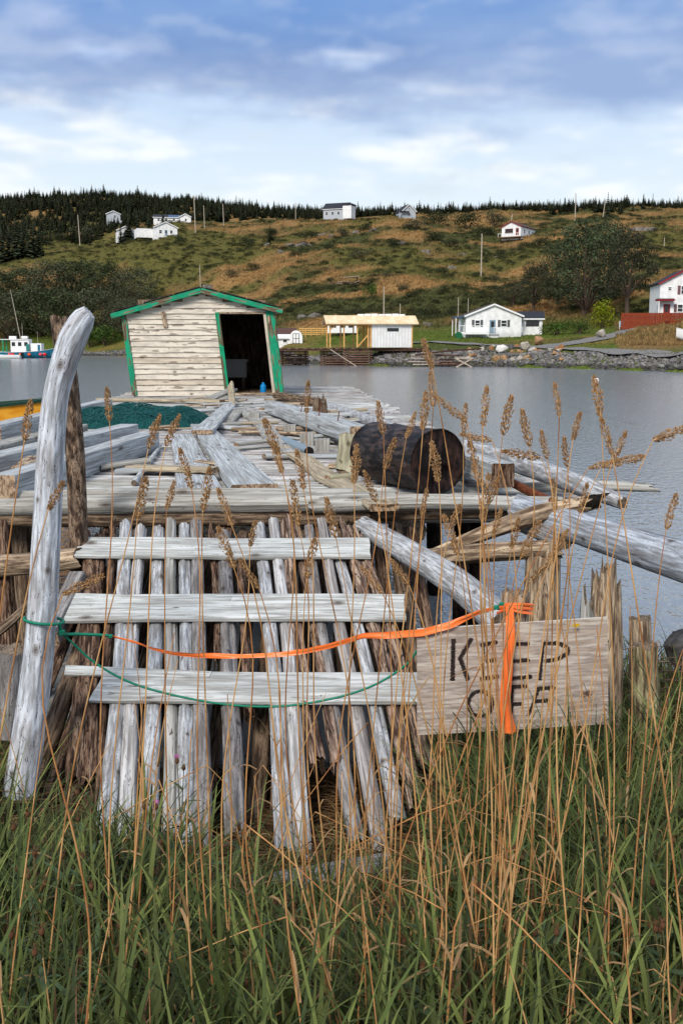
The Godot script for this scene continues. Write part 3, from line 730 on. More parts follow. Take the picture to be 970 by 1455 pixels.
	for t in [[42.57, 180.50, 16.60, 16.46, "big dark leafy tree with a reddish trunk behind the bright yellow-green bush", 0.00, "leafy trees behind the shore houses"],
		[46.94, 168.50, 15.25, 12.62, "tall dark leafy tree beside the red fence, its bare branches showing low down", 3.00, "leafy trees behind the shore houses"],
		[47.53, 185.50, 16.01, 12.08, "dark leafy tree between the two tallest trees on the slope", 1.00, "leafy trees behind the shore houses"],
		[40.60, 192.50, 11.98, 9.40, "dark leafy tree just uphill of the small white garage", 1.00, "leafy trees behind the shore houses"],
		[35.01, 186.50, 9.23, 8.20, "olive leafy tree behind the white bungalow's roof", 2.00, "leafy trees behind the shore houses"],
		[33.05, 198.00, 5.32, 6.45, "low olive tree rising behind the bungalow gable", 2.00, "leafy trees behind the shore houses"],
		[-100.86, 299.50, 12.71, 17.07, "dark alder in the uphill row behind the fishing boat, leftmost of them", 4.00, "alder thicket on the far left shore"],
		[-93.20, 301.50, 13.22, 17.19, "dark alder in the uphill row behind the fishing boat, second from the left of them", 4.00, "alder thicket on the far left shore"],
		[-83.83, 297.50, 14.73, 18.17, "dark alder in the uphill row behind the fishing boat, third from the left of them", 5.00, "alder thicket on the far left shore"],
		[-76.85, 300.00, 12.73, 17.10, "dark alder in the uphill row behind the fishing boat, fourth from the left of them", 4.00, "alder thicket on the far left shore"],
		[-68.11, 296.00, 12.56, 16.87, "dark alder in the uphill row behind the fishing boat, rightmost of them", 4.00, "alder thicket on the far left shore"],
		[-91.08, 279.00, 13.22, 17.04, "dark alder in the waterside row behind the fishing boat, second from the left of them", 5.00, "alder thicket on the far left shore"],
		[-82.63, 280.50, 13.49, 18.27, "dark alder in the waterside row behind the fishing boat, third from the left of them", 4.00, "alder thicket on the far left shore"],
		[-73.47, 276.50, 13.10, 15.76, "dark alder in the waterside row behind the fishing boat, fourth from the left of them", 4.00, "alder thicket on the far left shore"],
		[-65.58, 275.50, 13.25, 16.83, "dark alder in the waterside row behind the fishing boat, rightmost of them", 5.00, "alder thicket on the far left shore"],
		[-103.67, 286.50, 14.18, 18.66, "dark alder in the waterside row behind the fishing boat, leftmost of them", 4.00, "alder thicket on the far left shore"],
		[-58.00, 288.00, 12.43, 14.54, "greyish willow at the shed end of the alder thicket", 5.00, "alder thicket on the far left shore"],
		[-57.29, 270.50, 10.14, 11.01, "lower olive willow just left of the shed's eave", 5.00, "alder thicket on the far left shore"]]:
		tree("leafy_tree", t[4], "tree", [dk, dk2, ol, bare, low, low2][int(t[5])], t[0], t[1], t[2], t[3], r.randf() * TAU, t[6])
	var sb := [shrub(3, Color(0.034, 0.042, 0.018), 0.05, 900), shrub(5, Color(0.062, 0.066, 0.036), 0.05, 900), shrub(9, Color(0.17, 0.20, 0.012), 0.045, 1200), shrub(11, Color(0.045, 0.085, 0.016), 0.045, 1100)]
	for t in [[42.30, 166.00, 5.27, 3.56, "bright yellow-green round bush at the foot of the big tree", 2.00, ""],
		[6.37, 216.00, 4.04, 2.42, "small bright green bush alone on the slope above the half-built shed", 3.00, ""],
		[33.76, 160.50, 2.61, 3.45, "low dark green hedge bush beside the small white garage", 3.00, ""],
		[37.06, 159.50, 2.72, 3.43, "low dark green hedge bush below the yellow-green bush", 3.00, ""],
		[-61.45, 265.50, 6.48, 7.44, "leafy green bush on the far bank next to the shed", 3.00, ""],
		[-65.75, 266.50, 5.64, 4.98, "green bush on the far bank behind the driftwood post", 3.00, ""],
		[24.78, 164.00, 1.60, 2.30, "dark green garden bush in front of the bungalow", 3.00, ""],
		[-24.39, 359.50, 3.51, 4.36, "low dark bush near the round slope spruce, third from the left of them", 0.00, "dark bushes dotting the hillside"],
		[-3.38, 292.00, 3.33, 3.00, "low dark bush near the collapsed shack, leftmost of them", 0.00, "dark bushes dotting the hillside"],
		[4.74, 278.00, 2.94, 3.89, "low dark bush near the collapsed shack, rightmost of them", 1.00, "dark bushes dotting the hillside"],
		[14.92, 292.50, 3.33, 4.10, "low dark bush near the ridge cottage, leftmost of them", 0.00, "dark bushes dotting the hillside"],
		[26.60, 301.00, 4.41, 4.22, "low dark bush near the ridge cottage, third from the left of them", 0.00, "dark bushes dotting the hillside"],
		[22.88, 321.00, 4.18, 5.10, "low dark bush near the ridge cottage, second from the left of them", 1.00, "dark bushes dotting the hillside"],
		[31.00, 294.00, 3.35, 3.57, "low dark bush near the lone mid-slope pole, second from the left of them", 0.00, "dark bushes dotting the hillside"],
		[7.83, 329.50, 3.22, 4.00, "low dark bush near the ridge house, rightmost of them", 0.00, "dark bushes dotting the hillside"],
		[10.34, 240.00, 1.95, 2.24, "low dark bush near the small green slope bush, leftmost of them", 1.00, "dark bushes dotting the hillside"],
		[-13.43, 303.50, 2.47, 2.83, "low dark bush near the round slope spruce, rightmost of them", 0.00, "dark bushes dotting the hillside"],
		[-25.25, 296.00, 2.89, 3.32, "low dark bush near the round slope spruce, second from the left of them", 0.00, "dark bushes dotting the hillside"],
		[-30.40, 287.00, 2.80, 2.95, "low dark bush near the shed ridge", 1.00, "dark bushes dotting the hillside"],
		[24.52, 251.00, 2.45, 2.58, "low dark bush near the lone mid-slope pole, leftmost of them", 0.00, "dark bushes dotting the hillside"],
		[27.56, 230.00, 1.87, 2.36, "low dark bush near the bungalow roof, rightmost of them", 0.00, "dark bushes dotting the hillside"],
		[36.30, 247.00, 2.41, 2.77, "low dark bush near the lone mid-slope pole, rightmost of them", 1.00, "dark bushes dotting the hillside"],
		[31.70, 346.50, 5.07, 6.47, "low dark bush near the ridge cottage, rightmost of them", 0.00, "dark bushes dotting the hillside"],
		[43.05, 353.00, 6.32, 7.25, "low dark bush near the lone mid-slope pole, third from the left of them", 0.00, "dark bushes dotting the hillside"],
		[50.92, 349.50, 5.69, 6.53, "low dark bush near the red-trimmed hillside house, leftmost of them", 1.00, "dark bushes dotting the hillside"],
		[44.40, 319.00, 4.15, 5.06, "low dark bush near the lone mid-slope pole, fourth from the left of them", 0.00, "dark bushes dotting the hillside"],
		[50.77, 287.00, 2.80, 3.48, "low dark bush near the red-trimmed hillside house, second from the left of them", 0.00, "dark bushes dotting the hillside"],
		[13.57, 220.00, 2.15, 2.67, "low dark bush near the small green slope bush, rightmost of them", 1.00, "dark bushes dotting the hillside"],
		[15.64, 198.00, 2.25, 2.77, "low dark bush near the half-built shed, rightmost of them", 0.00, "dark bushes dotting the hillside"],
		[20.67, 194.00, 1.89, 2.17, "low dark bush near the bungalow roof, leftmost of them", 0.00, "dark bushes dotting the hillside"],
		[0.00, 327.00, 3.72, 3.66, "low dark bush near the ridge house, second from the left of them", 1.00, "dark bushes dotting the hillside"],
		[-10.22, 334.50, 3.81, 3.75, "low dark bush near the ridge house, leftmost of them", 0.00, "dark bushes dotting the hillside"],
		[55.64, 287.00, 3.74, 4.02, "low dark bush near the red-trimmed hillside house, rightmost of them", 0.00, "dark bushes dotting the hillside"],
		[2.78, 202.50, 1.98, 2.46, "low dark bush near the half-built shed, leftmost of them", 1.00, "dark bushes dotting the hillside"],
		[-30.69, 334.50, 3.81, 4.06, "low dark bush near the round slope spruce, leftmost of them", 0.00, "dark bushes dotting the hillside"],
		[-53.38, 341.50, 2.78, 3.83, "low dark bush near the long white house", 0.00, "dark bushes dotting the hillside"],
		[-99.92, 403.00, 7.21, 7.53, "low dark bush near the lone pole by the grey house, rightmost of them", 1.00, "dark bushes dotting the hillside"],
		[-107.66, 396.00, 5.15, 5.55, "low dark bush near the lone pole by the grey house, leftmost of them", 0.00, "dark bushes dotting the hillside"]]:
		tree("hillside_bush", t[4], "bush", sb[int(t[5])], t[0], t[1], t[2], t[3], r.randf() * TAU, t[6])
	# low growth over the slope, too many to count
	var tuft := Shape.new()
	for k in 22:
		var a := r.randf() * TAU
		var b := Vector3(cos(a), 0, sin(a)) * r.randf() * 0.5
		var tip := b * 1.7 + Vector3(r.randfn() * 0.1, r.randf_range(0.5, 1.0), r.randfn() * 0.1)
		var s := Vector3(-sin(a), 0, cos(a)) * 0.06
		tuft.tri(M.leaf, b - s, tip, b + s, Color.WHITE * r.randf_range(0.7, 1.2))
	var tm := to_mesh(tuft, Vector3.ZERO)
	var heath := shrub(21, Color(1, 1, 1), 0.075, 260)[1] as ArrayMesh
	var ta := []; var tc := []; var la := []; var lc := []
	for k in 60000:
		var u := r.randf_range(-0.45, 0.55)
		var d := 100.0 * pow(4.2, pow(r.randf(), 0.8))
		var x := u * d
		var h := land0(x, d)
		if h < 2.6 or d > forest_edge(u) + 25.0: continue
		if near_road(x, d): continue
		var c := hill_color(x, d, h)
		var sc := r.randf_range(0.35, 0.85)
		if h < 6.0 and u < 0.27: sc *= 0.45
		ta.append(Transform3D(Basis(Vector3.UP, r.randf() * TAU).scaled(Vector3(sc * 1.5, sc, sc * 1.5)), Vector3(x, land(x, d) - 0.05, -d)))
		tc.append(c * r.randf_range(0.75, 1.4))
		if h > 8.0 and c.r < 0.17 and r.randf() < 0.2:
			var s2 := r.randf_range(0.6, 1.7)
			la.append(Transform3D(Basis(Vector3.UP, r.randf() * TAU).scaled(Vector3(s2 * 1.4, s2 * 0.8, s2 * 1.4)), Vector3(x, land(x, d) - 0.1, -d)))
			lc.append(Color(0.045, 0.05, 0.02) * r.randf_range(0.6, 1.5))
	many("hillside_grass", tm, ta, tc, "dry rust and green grass tufts on the hillside")
	many("hillside_heath", heath, la, lc, "low dark heath bushes scattered over the hillside")

func forest_edge(u: float) -> float:
	var t := [[-0.6, 395.0], [-0.34, 395.0], [-0.3, 400.0], [-0.22, 400.0], [-0.16, 420.0], [-0.08, 430.0], [-0.03, 430.0], [0.06, 425.0], [0.13, 400.0], [0.19, 385.0], [0.25, 360.0], [0.3, 400.0], [0.8, 410.0]]
	for i in t.size() - 1:
		if u <= t[i + 1][0]:
			return lerpf(t[i][1], t[i + 1][1], clampf((u - t[i][0]) / (t[i + 1][0] - t[i][0]), 0.0, 1.0))
	return 410.0

# ------------------------------------------------------------------ roads, poles, rocks
var roads := [[Vector3(7.67, 0, -148.00), Vector3(13.94, 0, -149.50), Vector3(19.97, 0, -141.00), Vector3(23.96, 0, -136.00), Vector3(27.30, 0, -129.50), Vector3(30.66, 0, -121.50), Vector3(33.54, 0, -111.50), Vector3(36.48, 0, -105.50), Vector3(43.81, 0, -103.00)], [Vector3(25.90, 0, -131.50), Vector3(31.91, 0, -140.00), Vector3(38.30, 0, -148.00), Vector3(41.95, 0, -151.00), Vector3(45.18, 0, -152.50)]]

func near_road(x: float, d: float) -> bool:
	for rd in roads:
		for i in rd.size() - 1:
			var a := Vector2(rd[i].x, -rd[i].z)
			var b := Vector2(rd[i + 1].x, -rd[i + 1].z)
			if Geometry2D.get_closest_point_to_segment(Vector2(x, d), a, b).distance_to(Vector2(x, d)) < 2.6:
				return true
	return false

func build_roads() -> void:
	var k := 0
	for rd in roads:
		var cv := Curve3D.new()
		for i in rd.size():
			var t: Vector3 = (rd[mini(i + 1, rd.size() - 1)] - rd[maxi(i - 1, 0)]) / 6.0
			cv.add_point(rd[i], -t, t)
		var n := int(cv.get_baked_length() / 1.5)
		var pts := PackedVector3Array(); var uvs := PackedVector2Array()
		for i in n:
			var l := cv.get_baked_length() * i / (n - 1.0)
			var p := cv.sample_baked(l)
			var q := cv.sample_baked(minf(l + 0.3, cv.get_baked_length()))
			var t := (q - p); t.y = 0
			if t.length() < 1e-4: t = Vector3(1, 0, 0)
			var s := t.normalized().cross(Vector3.UP)
			for e in 4:
				var o := p + s * (e / 3.0 - 0.5) * 3.8
				o.y = land(p.x, -p.z) * 0.5 + land(o.x, -o.z) * 0.5 + 0.12
				pts.append(o); uvs.append(Vector2(e, l))
		var sh := Shape.new()
		sh.grid(M.gravel, pts, n, 4, uvs, PackedColorArray(), true)
		setting(sh, "road", ["grey gravel shore road in front of the bungalow", "gravel lane climbing towards the two-storey house"][k])
		k += 1

func rock_mesh(sd: int) -> ArrayMesh:
	var s := SphereMesh.new()
	s.radius = 0.5; s.height = 1.0; s.radial_segments = 14; s.rings = 9
	var arr := s.get_mesh_arrays()
	var v: PackedVector3Array = arr[Mesh.ARRAY_VERTEX]
	var cuts := []
	var r := RandomNumberGenerator.new(); r.seed = sd
	for k in 8:
		cuts.append([Vector3(r.randfn(), r.randfn(), r.randfn()).normalized(), r.randf_range(0.2, 0.4)])
	for i in v.size():
		for c in cuts:
			var over: float = v[i].dot(c[0]) - c[1]
			if over > 0.0: v[i] -= c[0] * over * 0.95
		v[i] *= 1.0 + 0.4 * fn.get_noise_3d(v[i].x * 150.0 + sd * 40.0, v[i].y * 150.0, v[i].z * 150.0)
	arr[Mesh.ARRAY_VERTEX] = v
	var st := SurfaceTool.new()
	st.create_from_arrays(arr)
	st.generate_normals()
	return st.commit()

func with_mat(m: Mesh, mat: Material) -> ArrayMesh:
	var a: ArrayMesh = m.duplicate()
	a.surface_set_material(0, mat)
	return a

func build_shore() -> void:
	var r := RandomNumberGenerator.new(); r.seed = 8
	var rocks := []
	for k in 5: rocks.append(rock_mesh(60 + k))
	# beach stones too many to count
	for k in 3:
		var tr := []; var tc := []
		for i in 5200:
			var u := r.randf_range(-0.42, 0.5)
			var d0 := shore_d(u)
			var d := d0 + pow(r.randf(), 1.0) * (7.0 if u > 0.0 else 6.0) - 0.6
			var x := u * d
			var s := r.randf_range(0.12, 0.42) * (1.0 if r.randf() < 0.9 else 1.7)
			if u < -0.2: s *= 1.2
			tr.append(Transform3D(Basis.from_euler(Vector3(r.randf() * TAU, r.randf() * TAU, 0)).scaled_local(Vector3(s * 1.3, s * 0.8, s)), Vector3(x, maxf(land(x, d), -0.05) + s * 0.1, -d)))
			var g := r.randf_range(0.07, 0.25)
			var wet := 0.45 if land0(x, d) < 0.45 else 1.0
			tc.append(Color(g, g * r.randf_range(0.9, 0.99), g * r.randf_range(0.8, 0.98)) * wet)
		many("shore_stones", with_mat(rocks[k], M.stone), tr, tc, "grey beach stones along the far shore")
	# boulders one can tell apart
	for b in [[22.66, 129.00, 1.03, "tan boulder in the shore heap below the road, seventh from the left of them", M.rock_tan, 0.00],
		[13.97, 129.50, 0.59, "dark grey boulder in the shore heap below the road, leftmost of them", M.rock_grey, 0.00],
		[16.58, 132.00, 0.98, "tan boulder in the shore heap below the road, leftmost of them", M.rock_tan, 0.00],
		[23.28, 132.00, 0.61, "dark grey boulder in the shore heap below the road, thirteenth from the left of them", M.rock_grey, 0.00],
		[26.65, 124.50, 0.73, "tan boulder in the shore heap below the road, eleventh from the left of them", M.rock_tan, 0.00],
		[26.55, 126.00, 0.95, "rust-orange boulder in the shore heap below the road, seventh from the left of them", M.rock_rust, 0.00],
		[22.04, 128.00, 0.54, "dark grey boulder in the shore heap below the road, twelfth from the left of them", M.rock_grey, 0.00],
		[19.34, 132.00, 0.60, "dark grey boulder in the shore heap below the road, eighth from the left of them", M.rock_grey, 0.00],
		[21.28, 133.50, 1.02, "tan boulder in the shore heap below the road, fourth from the left of them", M.rock_tan, 0.00],
		[26.42, 124.50, 0.80, "pale grey boulder in the shore heap below the road, fourteenth from the left of them", M.rock_pale, 0.00],
		[20.19, 131.50, 0.75, "dark grey boulder in the shore heap below the road, ninth from the left of them", M.rock_grey, 0.00],
		[23.11, 124.50, 0.57, "dark grey boulder in the shore heap below the road, fifteenth from the left of them", M.rock_grey, 0.00],
		[17.29, 128.50, 0.78, "pale grey boulder in the shore heap below the road, fifth from the left of them", M.rock_pale, 0.00],
		[26.05, 126.50, 0.82, "pale grey boulder in the shore heap below the road, thirteenth from the left of them", M.rock_pale, 0.00],
		[24.30, 125.50, 0.74, "rust-orange boulder in the shore heap below the road, sixth from the left of them", M.rock_rust, 0.00],
		[27.35, 127.00, 0.70, "pale grey boulder in the shore heap below the road, fifteenth from the left of them", M.rock_pale, 0.00],
		[16.37, 132.50, 0.55, "dark grey boulder in the shore heap below the road, third from the left of them", M.rock_grey, 0.00],
		[23.62, 129.00, 0.84, "dark grey boulder in the shore heap below the road, fourteenth from the left of them", M.rock_grey, 0.00],
		[23.93, 128.00, 0.90, "pale grey boulder in the shore heap below the road, twelfth from the left of them", M.rock_pale, 0.00],
		[15.17, 130.50, 0.52, "dark grey boulder in the shore heap below the road, second from the left of them", M.rock_grey, 0.00],
		[24.02, 127.00, 0.86, "tan boulder in the shore heap below the road, ninth from the left of them", M.rock_tan, 0.00],
		[15.81, 128.00, 0.94, "pale grey boulder in the shore heap below the road, third from the left of them", M.rock_pale, 0.00],
		[19.24, 133.50, 0.81, "dark grey boulder in the shore heap below the road, seventh from the left of them", M.rock_grey, 0.00],
		[15.68, 128.50, 0.59, "pale grey boulder in the shore heap below the road, second from the left of them", M.rock_pale, 0.00],
		[20.18, 136.00, 0.58, "pale grey boulder in the shore heap below the road, eighth from the left of them", M.rock_pale, 0.00],
		[25.75, 123.00, 0.79, "tan boulder in the shore heap below the road, tenth from the left of them", M.rock_tan, 0.00],
		[26.17, 122.50, 0.65, "rust-orange boulder in the shore heap below the road, eighth from the left of them", M.rock_rust, 0.00],
		[20.33, 127.50, 0.95, "tan boulder in the shore heap below the road, fifth from the left of them", M.rock_tan, 0.00],
		[22.07, 133.00, 0.98, "dark grey boulder in the shore heap below the road, eleventh from the left of them", M.rock_grey, 0.00],
		[16.66, 131.00, 0.80, "pale grey boulder in the shore heap below the road, fourth from the left of them", M.rock_pale, 0.00],
		[22.05, 135.50, 0.70, "dark grey boulder in the shore heap below the road, tenth from the left of them", M.rock_grey, 0.00],
		[23.32, 135.50, 0.81, "rust-orange boulder in the shore heap below the road, fourth from the left of them", M.rock_rust, 0.00],
		[22.49, 124.00, 1.04, "tan boulder in the shore heap below the road, eighth from the left of them", M.rock_tan, 0.00],
		[22.87, 122.50, 0.60, "rust-orange boulder in the shore heap below the road, fifth from the left of them", M.rock_rust, 0.00],
		[24.99, 124.00, 0.68, "dark grey boulder in the shore heap below the road, sixteenth from the left of them", M.rock_grey, 0.00],
		[18.21, 132.50, 0.87, "pale grey boulder in the shore heap below the road, sixth from the left of them", M.rock_pale, 0.00],
		[19.43, 132.50, 1.02, "rust-orange boulder in the shore heap below the road, second from the left of them", M.rock_rust, 0.00],
		[19.54, 128.00, 0.98, "tan boulder in the shore heap below the road, third from the left of them", M.rock_tan, 0.00],
		[20.64, 131.50, 0.58, "rust-orange boulder in the shore heap below the road, third from the left of them", M.rock_rust, 0.00],
		[27.38, 127.00, 0.97, "rust-orange boulder in the shore heap below the road, rightmost of them", M.rock_rust, 0.00],
		[18.82, 136.00, 0.73, "dark grey boulder in the shore heap below the road, fourth from the left of them", M.rock_grey, 0.00],
		[21.88, 124.50, 1.02, "pale grey boulder in the shore heap below the road, eleventh from the left of them", M.rock_pale, 0.00],
		[18.37, 130.50, 0.65, "dark grey boulder in the shore heap below the road, sixth from the left of them", M.rock_grey, 0.00],
		[27.60, 127.00, 0.84, "pale grey boulder in the shore heap below the road, rightmost of them", M.rock_pale, 0.00],
		[16.43, 129.00, 0.90, "tan boulder in the shore heap below the road, second from the left of them", M.rock_tan, 0.00],
		[26.00, 120.00, 0.99, "tan boulder in the shore heap below the road, rightmost of them", M.rock_tan, 0.00],
		[15.32, 128.00, 0.80, "pale grey boulder in the shore heap below the road, leftmost of them", M.rock_pale, 0.00],
		[20.14, 131.50, 0.54, "pale grey boulder in the shore heap below the road, ninth from the left of them", M.rock_pale, 0.00],
		[16.83, 129.50, 0.69, "rust-orange boulder in the shore heap below the road, leftmost of them", M.rock_rust, 0.00],
		[25.75, 121.00, 0.88, "dark grey boulder in the shore heap below the road, rightmost of them", M.rock_grey, 0.00],
		[21.17, 126.00, 0.67, "pale grey boulder in the shore heap below the road, tenth from the left of them", M.rock_pale, 0.00],
		[18.26, 130.50, 0.66, "dark grey boulder in the shore heap below the road, fifth from the left of them", M.rock_grey, 0.00],
		[19.64, 134.50, 0.81, "pale grey boulder in the shore heap below the road, seventh from the left of them", M.rock_pale, 0.00],
		[21.69, 130.00, 0.71, "tan boulder in the shore heap below the road, sixth from the left of them", M.rock_tan, 0.00],
		[20.66, 131.00, 1.50, "big white boulder in the middle of the heap on the far shore", M.rock_white, 0.25],
		[26.50, 137.00, 1.50, "big tan boulder topping the heap on the far shore", M.rock_tan, 0.25],
		[23.73, 131.50, 1.30, "rounded pale boulder halfway up the heap on the far shore", M.rock_pale, 0.25],
		[37.48, 148.00, 1.60, "lone pale standing stone on the grass beside the lane", M.rock_pale, 0.25]]:
		var s: float = b[2]
		var o := MeshInstance3D.new()
		o.mesh = with_mat(rocks[r.randi() % 5], b[4])
		o.name = numbered("boulder")
		o.position = Vector3(b[0], maxf(0.0, land(b[0], b[1])) + s * 0.22 + b[5], -b[1])
		o.scale = Vector3(s * r.randf_range(1.0, 1.35), s * r.randf_range(0.75, 0.95), s)
		o.rotation = Vector3(r.randf_range(-0.3, 0.3), r.randf() * TAU, r.randf_range(-0.3, 0.3))
		add_child(o)
		tag(o, b[3], "boulder", "boulders heaped on the far shore")
	# bedrock showing through the slope
	for b in [[-12.04, 322.00, 7.44, 2.93, "grey bedrock outcrop near the round slope spruce, rightmost of them"],
		[-7.61, 340.00, 5.71, 2.48, "grey bedrock outcrop near the ridge house, leftmost of them"],
		[-16.03, 323.00, 4.75, 2.06, "grey bedrock outcrop near the round slope spruce, third from the left of them"],
		[-3.38, 331.50, 4.88, 1.81, "grey bedrock outcrop near the ridge house, second from the left of them"],
		[9.40, 322.00, 4.74, 2.05, "grey bedrock outcrop near the ridge house, rightmost of them"],
		[22.69, 290.00, 4.87, 2.64, "grey bedrock outcrop near the ridge cottage, second from the left of them"],
		[24.64, 285.00, 3.59, 2.08, "grey bedrock outcrop near the ridge cottage, rightmost of them"],
		[28.49, 269.50, 3.40, 1.47, "grey bedrock outcrop near the lone mid-slope pole, leftmost of them"],
		[33.10, 286.00, 4.21, 2.34, "grey bedrock outcrop near the lone mid-slope pole, third from the left of them"],
		[43.79, 279.50, 5.87, 1.78, "grey bedrock outcrop near the lone mid-slope pole, rightmost of them"],
		[49.08, 288.50, 4.24, 1.58, "grey bedrock outcrop near the red-trimmed hillside house"],
		[35.89, 320.50, 3.37, 1.75, "grey bedrock outcrop near the lone mid-slope pole, second from the left of them"],
		[87.61, 307.50, 8.40, 3.36, "grey bedrock outcrop near the skyline spruces, leftmost of them"],
		[90.46, 303.00, 4.46, 1.93, "grey bedrock outcrop near the skyline spruces, rightmost of them"],
		[26.10, 185.00, 5.05, 3.71, "grey bedrock outcrop near the bungalow roof, second from the left of them"],
		[28.90, 185.00, 4.28, 2.69, "grey bedrock outcrop near the bungalow roof, rightmost of them"],
		[23.99, 186.50, 3.53, 2.72, "grey bedrock outcrop near the bungalow roof, leftmost of them"],
		[12.53, 182.00, 4.21, 2.32, "grey bedrock outcrop near the half-built shed, leftmost of them"],
		[15.62, 181.50, 3.43, 1.98, "grey bedrock outcrop near the half-built shed, rightmost of them"],
		[-5.64, 205.00, 4.31, 2.61, "grey bedrock outcrop near the collapsed shack, rightmost of them"],
		[-7.53, 206.50, 3.47, 2.26, "grey bedrock outcrop near the collapsed shack, leftmost of them"],
		[-23.55, 330.00, 2.77, 2.40, "grey bedrock outcrop near the round slope spruce, leftmost of them"],
		[-36.11, 285.00, 6.59, 2.59, "grey bedrock outcrop near the shed ridge"],
		[-18.13, 313.50, 3.29, 2.00, "grey bedrock outcrop near the round slope spruce, second from the left of them"],
		[17.14, 296.50, 3.11, 1.89, "grey bedrock outcrop near the ridge cottage, leftmost of them"],
		[4.49, 331.00, 3.48, 1.81, "grey bedrock outcrop near the ridge house, third from the left of them"]]:
		for q in 1:
			var o := MeshInstance3D.new()
			o.mesh = with_mat(rocks[r.randi() % 5], M.bedrock)
			o.name = numbered("rock_outcrop")
			o.position = Vector3(b[0], land(b[0], b[1]) - b[3] * 0.1, -b[1])
			o.scale = Vector3(b[2], b[3], b[2] * 0.8)
			o.rotation = Vector3(r.randf_range(-0.25, 0.25), r.randf() * TAU, r.randf_range(-0.2, 0.2))
			add_child(o)
			tag(o, b[4], "rock", "grey bedrock outcrops on the hillside")

func shore_d(u: float) -> float:
	var t := [[-0.40, 262.86], [-0.35, 262.15], [-0.30, 260.97], [-0.25, 257.43], [-0.20, 247.23], [-0.15, 228.30], [-0.10, 187.16], [-0.05, 147.91], [0.00, 136.97], [0.05, 126.96], [0.10, 126.48], [0.15, 126.01], [0.20, 119.41], [0.25, 112.75], [0.30, 105.13], [0.35, 98.69], [0.40, 97.17], [0.45, 95.66], [0.50, 94.14], [0.55, 92.63], [0.60, 92.00], [0.65, 92.00], [0.70, 92.00], [0.75, 92.00], [0.80, 92.00]]
	for i in t.size() - 1:
		if u <= t[i + 1][0]:
			return lerpf(t[i][1], t[i + 1][1], clampf((u - t[i][0]) / (t[i + 1][0] - t[i][0]), 0.0, 1.0))
	return t[-1][1]

func build_poles() -> void:
	for p in [[-98.48, 390.50, 11.21, "weathered utility pole alone left of the grey house", -0.40, 1.20, 0.00],
		[-50.93, 362.50, 12.69, "tall utility pole with a transformer, tallest of three above the shed", -0.25, 1.20, 1.00],
		[-49.87, 379.00, 8.49, "thin pole, middle one of three above the shed", -0.20, 1.00, 0.00],
		[-45.44, 401.50, 8.15, "pole at the wood edge, last of three above the shed", -0.20, 1.00, 0.00],
		[-18.73, 425.50, 7.45, "utility pole by the wood left of the ridge house", 0.00, 1.00, 0.00],
		[34.15, 252.50, 10.43, "pale utility pole standing alone on the open mid slope", 0.00, 1.20, 0.00],
		[75.81, 338.00, 8.76, "utility pole on the ridge above the big dark trees", 0.00, 1.20, 0.00],
		[86.94, 347.00, 7.05, "leaning utility pole beside the tall scraggy spruce", 0.80, 1.10, 0.00],
		[54.78, 339.50, 4.99, "leaning utility pole behind the red-trimmed hillside house", 1.00, 1.10, 0.00],
		[7.35, 178.00, 6.98, "pale pole rising behind the half-built shed roof", 0.00, 0.80, 0.00],
		[9.98, 174.50, 4.40, "thin short pole just beyond the half-built shed", 0.00, 0.60, 0.00],
		[19.00, 167.00, 6.20, "thin white flagpole at the bungalow porch", 0.00, 0.55, 0.00],
		[21.46, 174.00, 5.24, "thin pole behind the bungalow porch roof", 0.00, 0.50, 0.00],
		[-38.23, 280.00, 9.22, "grey pole rising over the shed ridge", -0.20, 0.80, 0.00],
		[85.60, 275.00, 2.89, "short post on the far slope above the two-storey house", 0.00, 0.80, 0.00]]:
		var foot := Vector3(p[0], land(p[0], p[1]) - 0.3, -p[1])
		var o := thing("utility_pole", p[3], "pole", foot, "wooden utility poles on the hillside")
		var sh := Shape.new()
		var top: Vector3 = foot + Vector3(p[4], p[2] + 0.3, 0)
		log_into(sh, [foot, top], [0.15 * p[5], 0.11 * p[5]], {"sides": 8, "seg": 2.0, "m": M.pole, "e": M.pole})
		put(sh, "pole", o)
		if p[6] > 0:
			sh = Shape.new()
			sh.box(M.pole, top - Vector3(0, 0.5, 0.12), Vector3(1.8, 0.12, 0.12))
			put(sh, "cross_arm", o)
			sh = Shape.new()
			log_into(sh, [top + Vector3(0.3, -1.5, 0), top + Vector3(0.3, -0.7, 0)], [0.22, 0.22], {"sides": 8, "seg": 1.0, "m": M.zinc, "e": M.zinc})
			put(sh, "transformer", o)

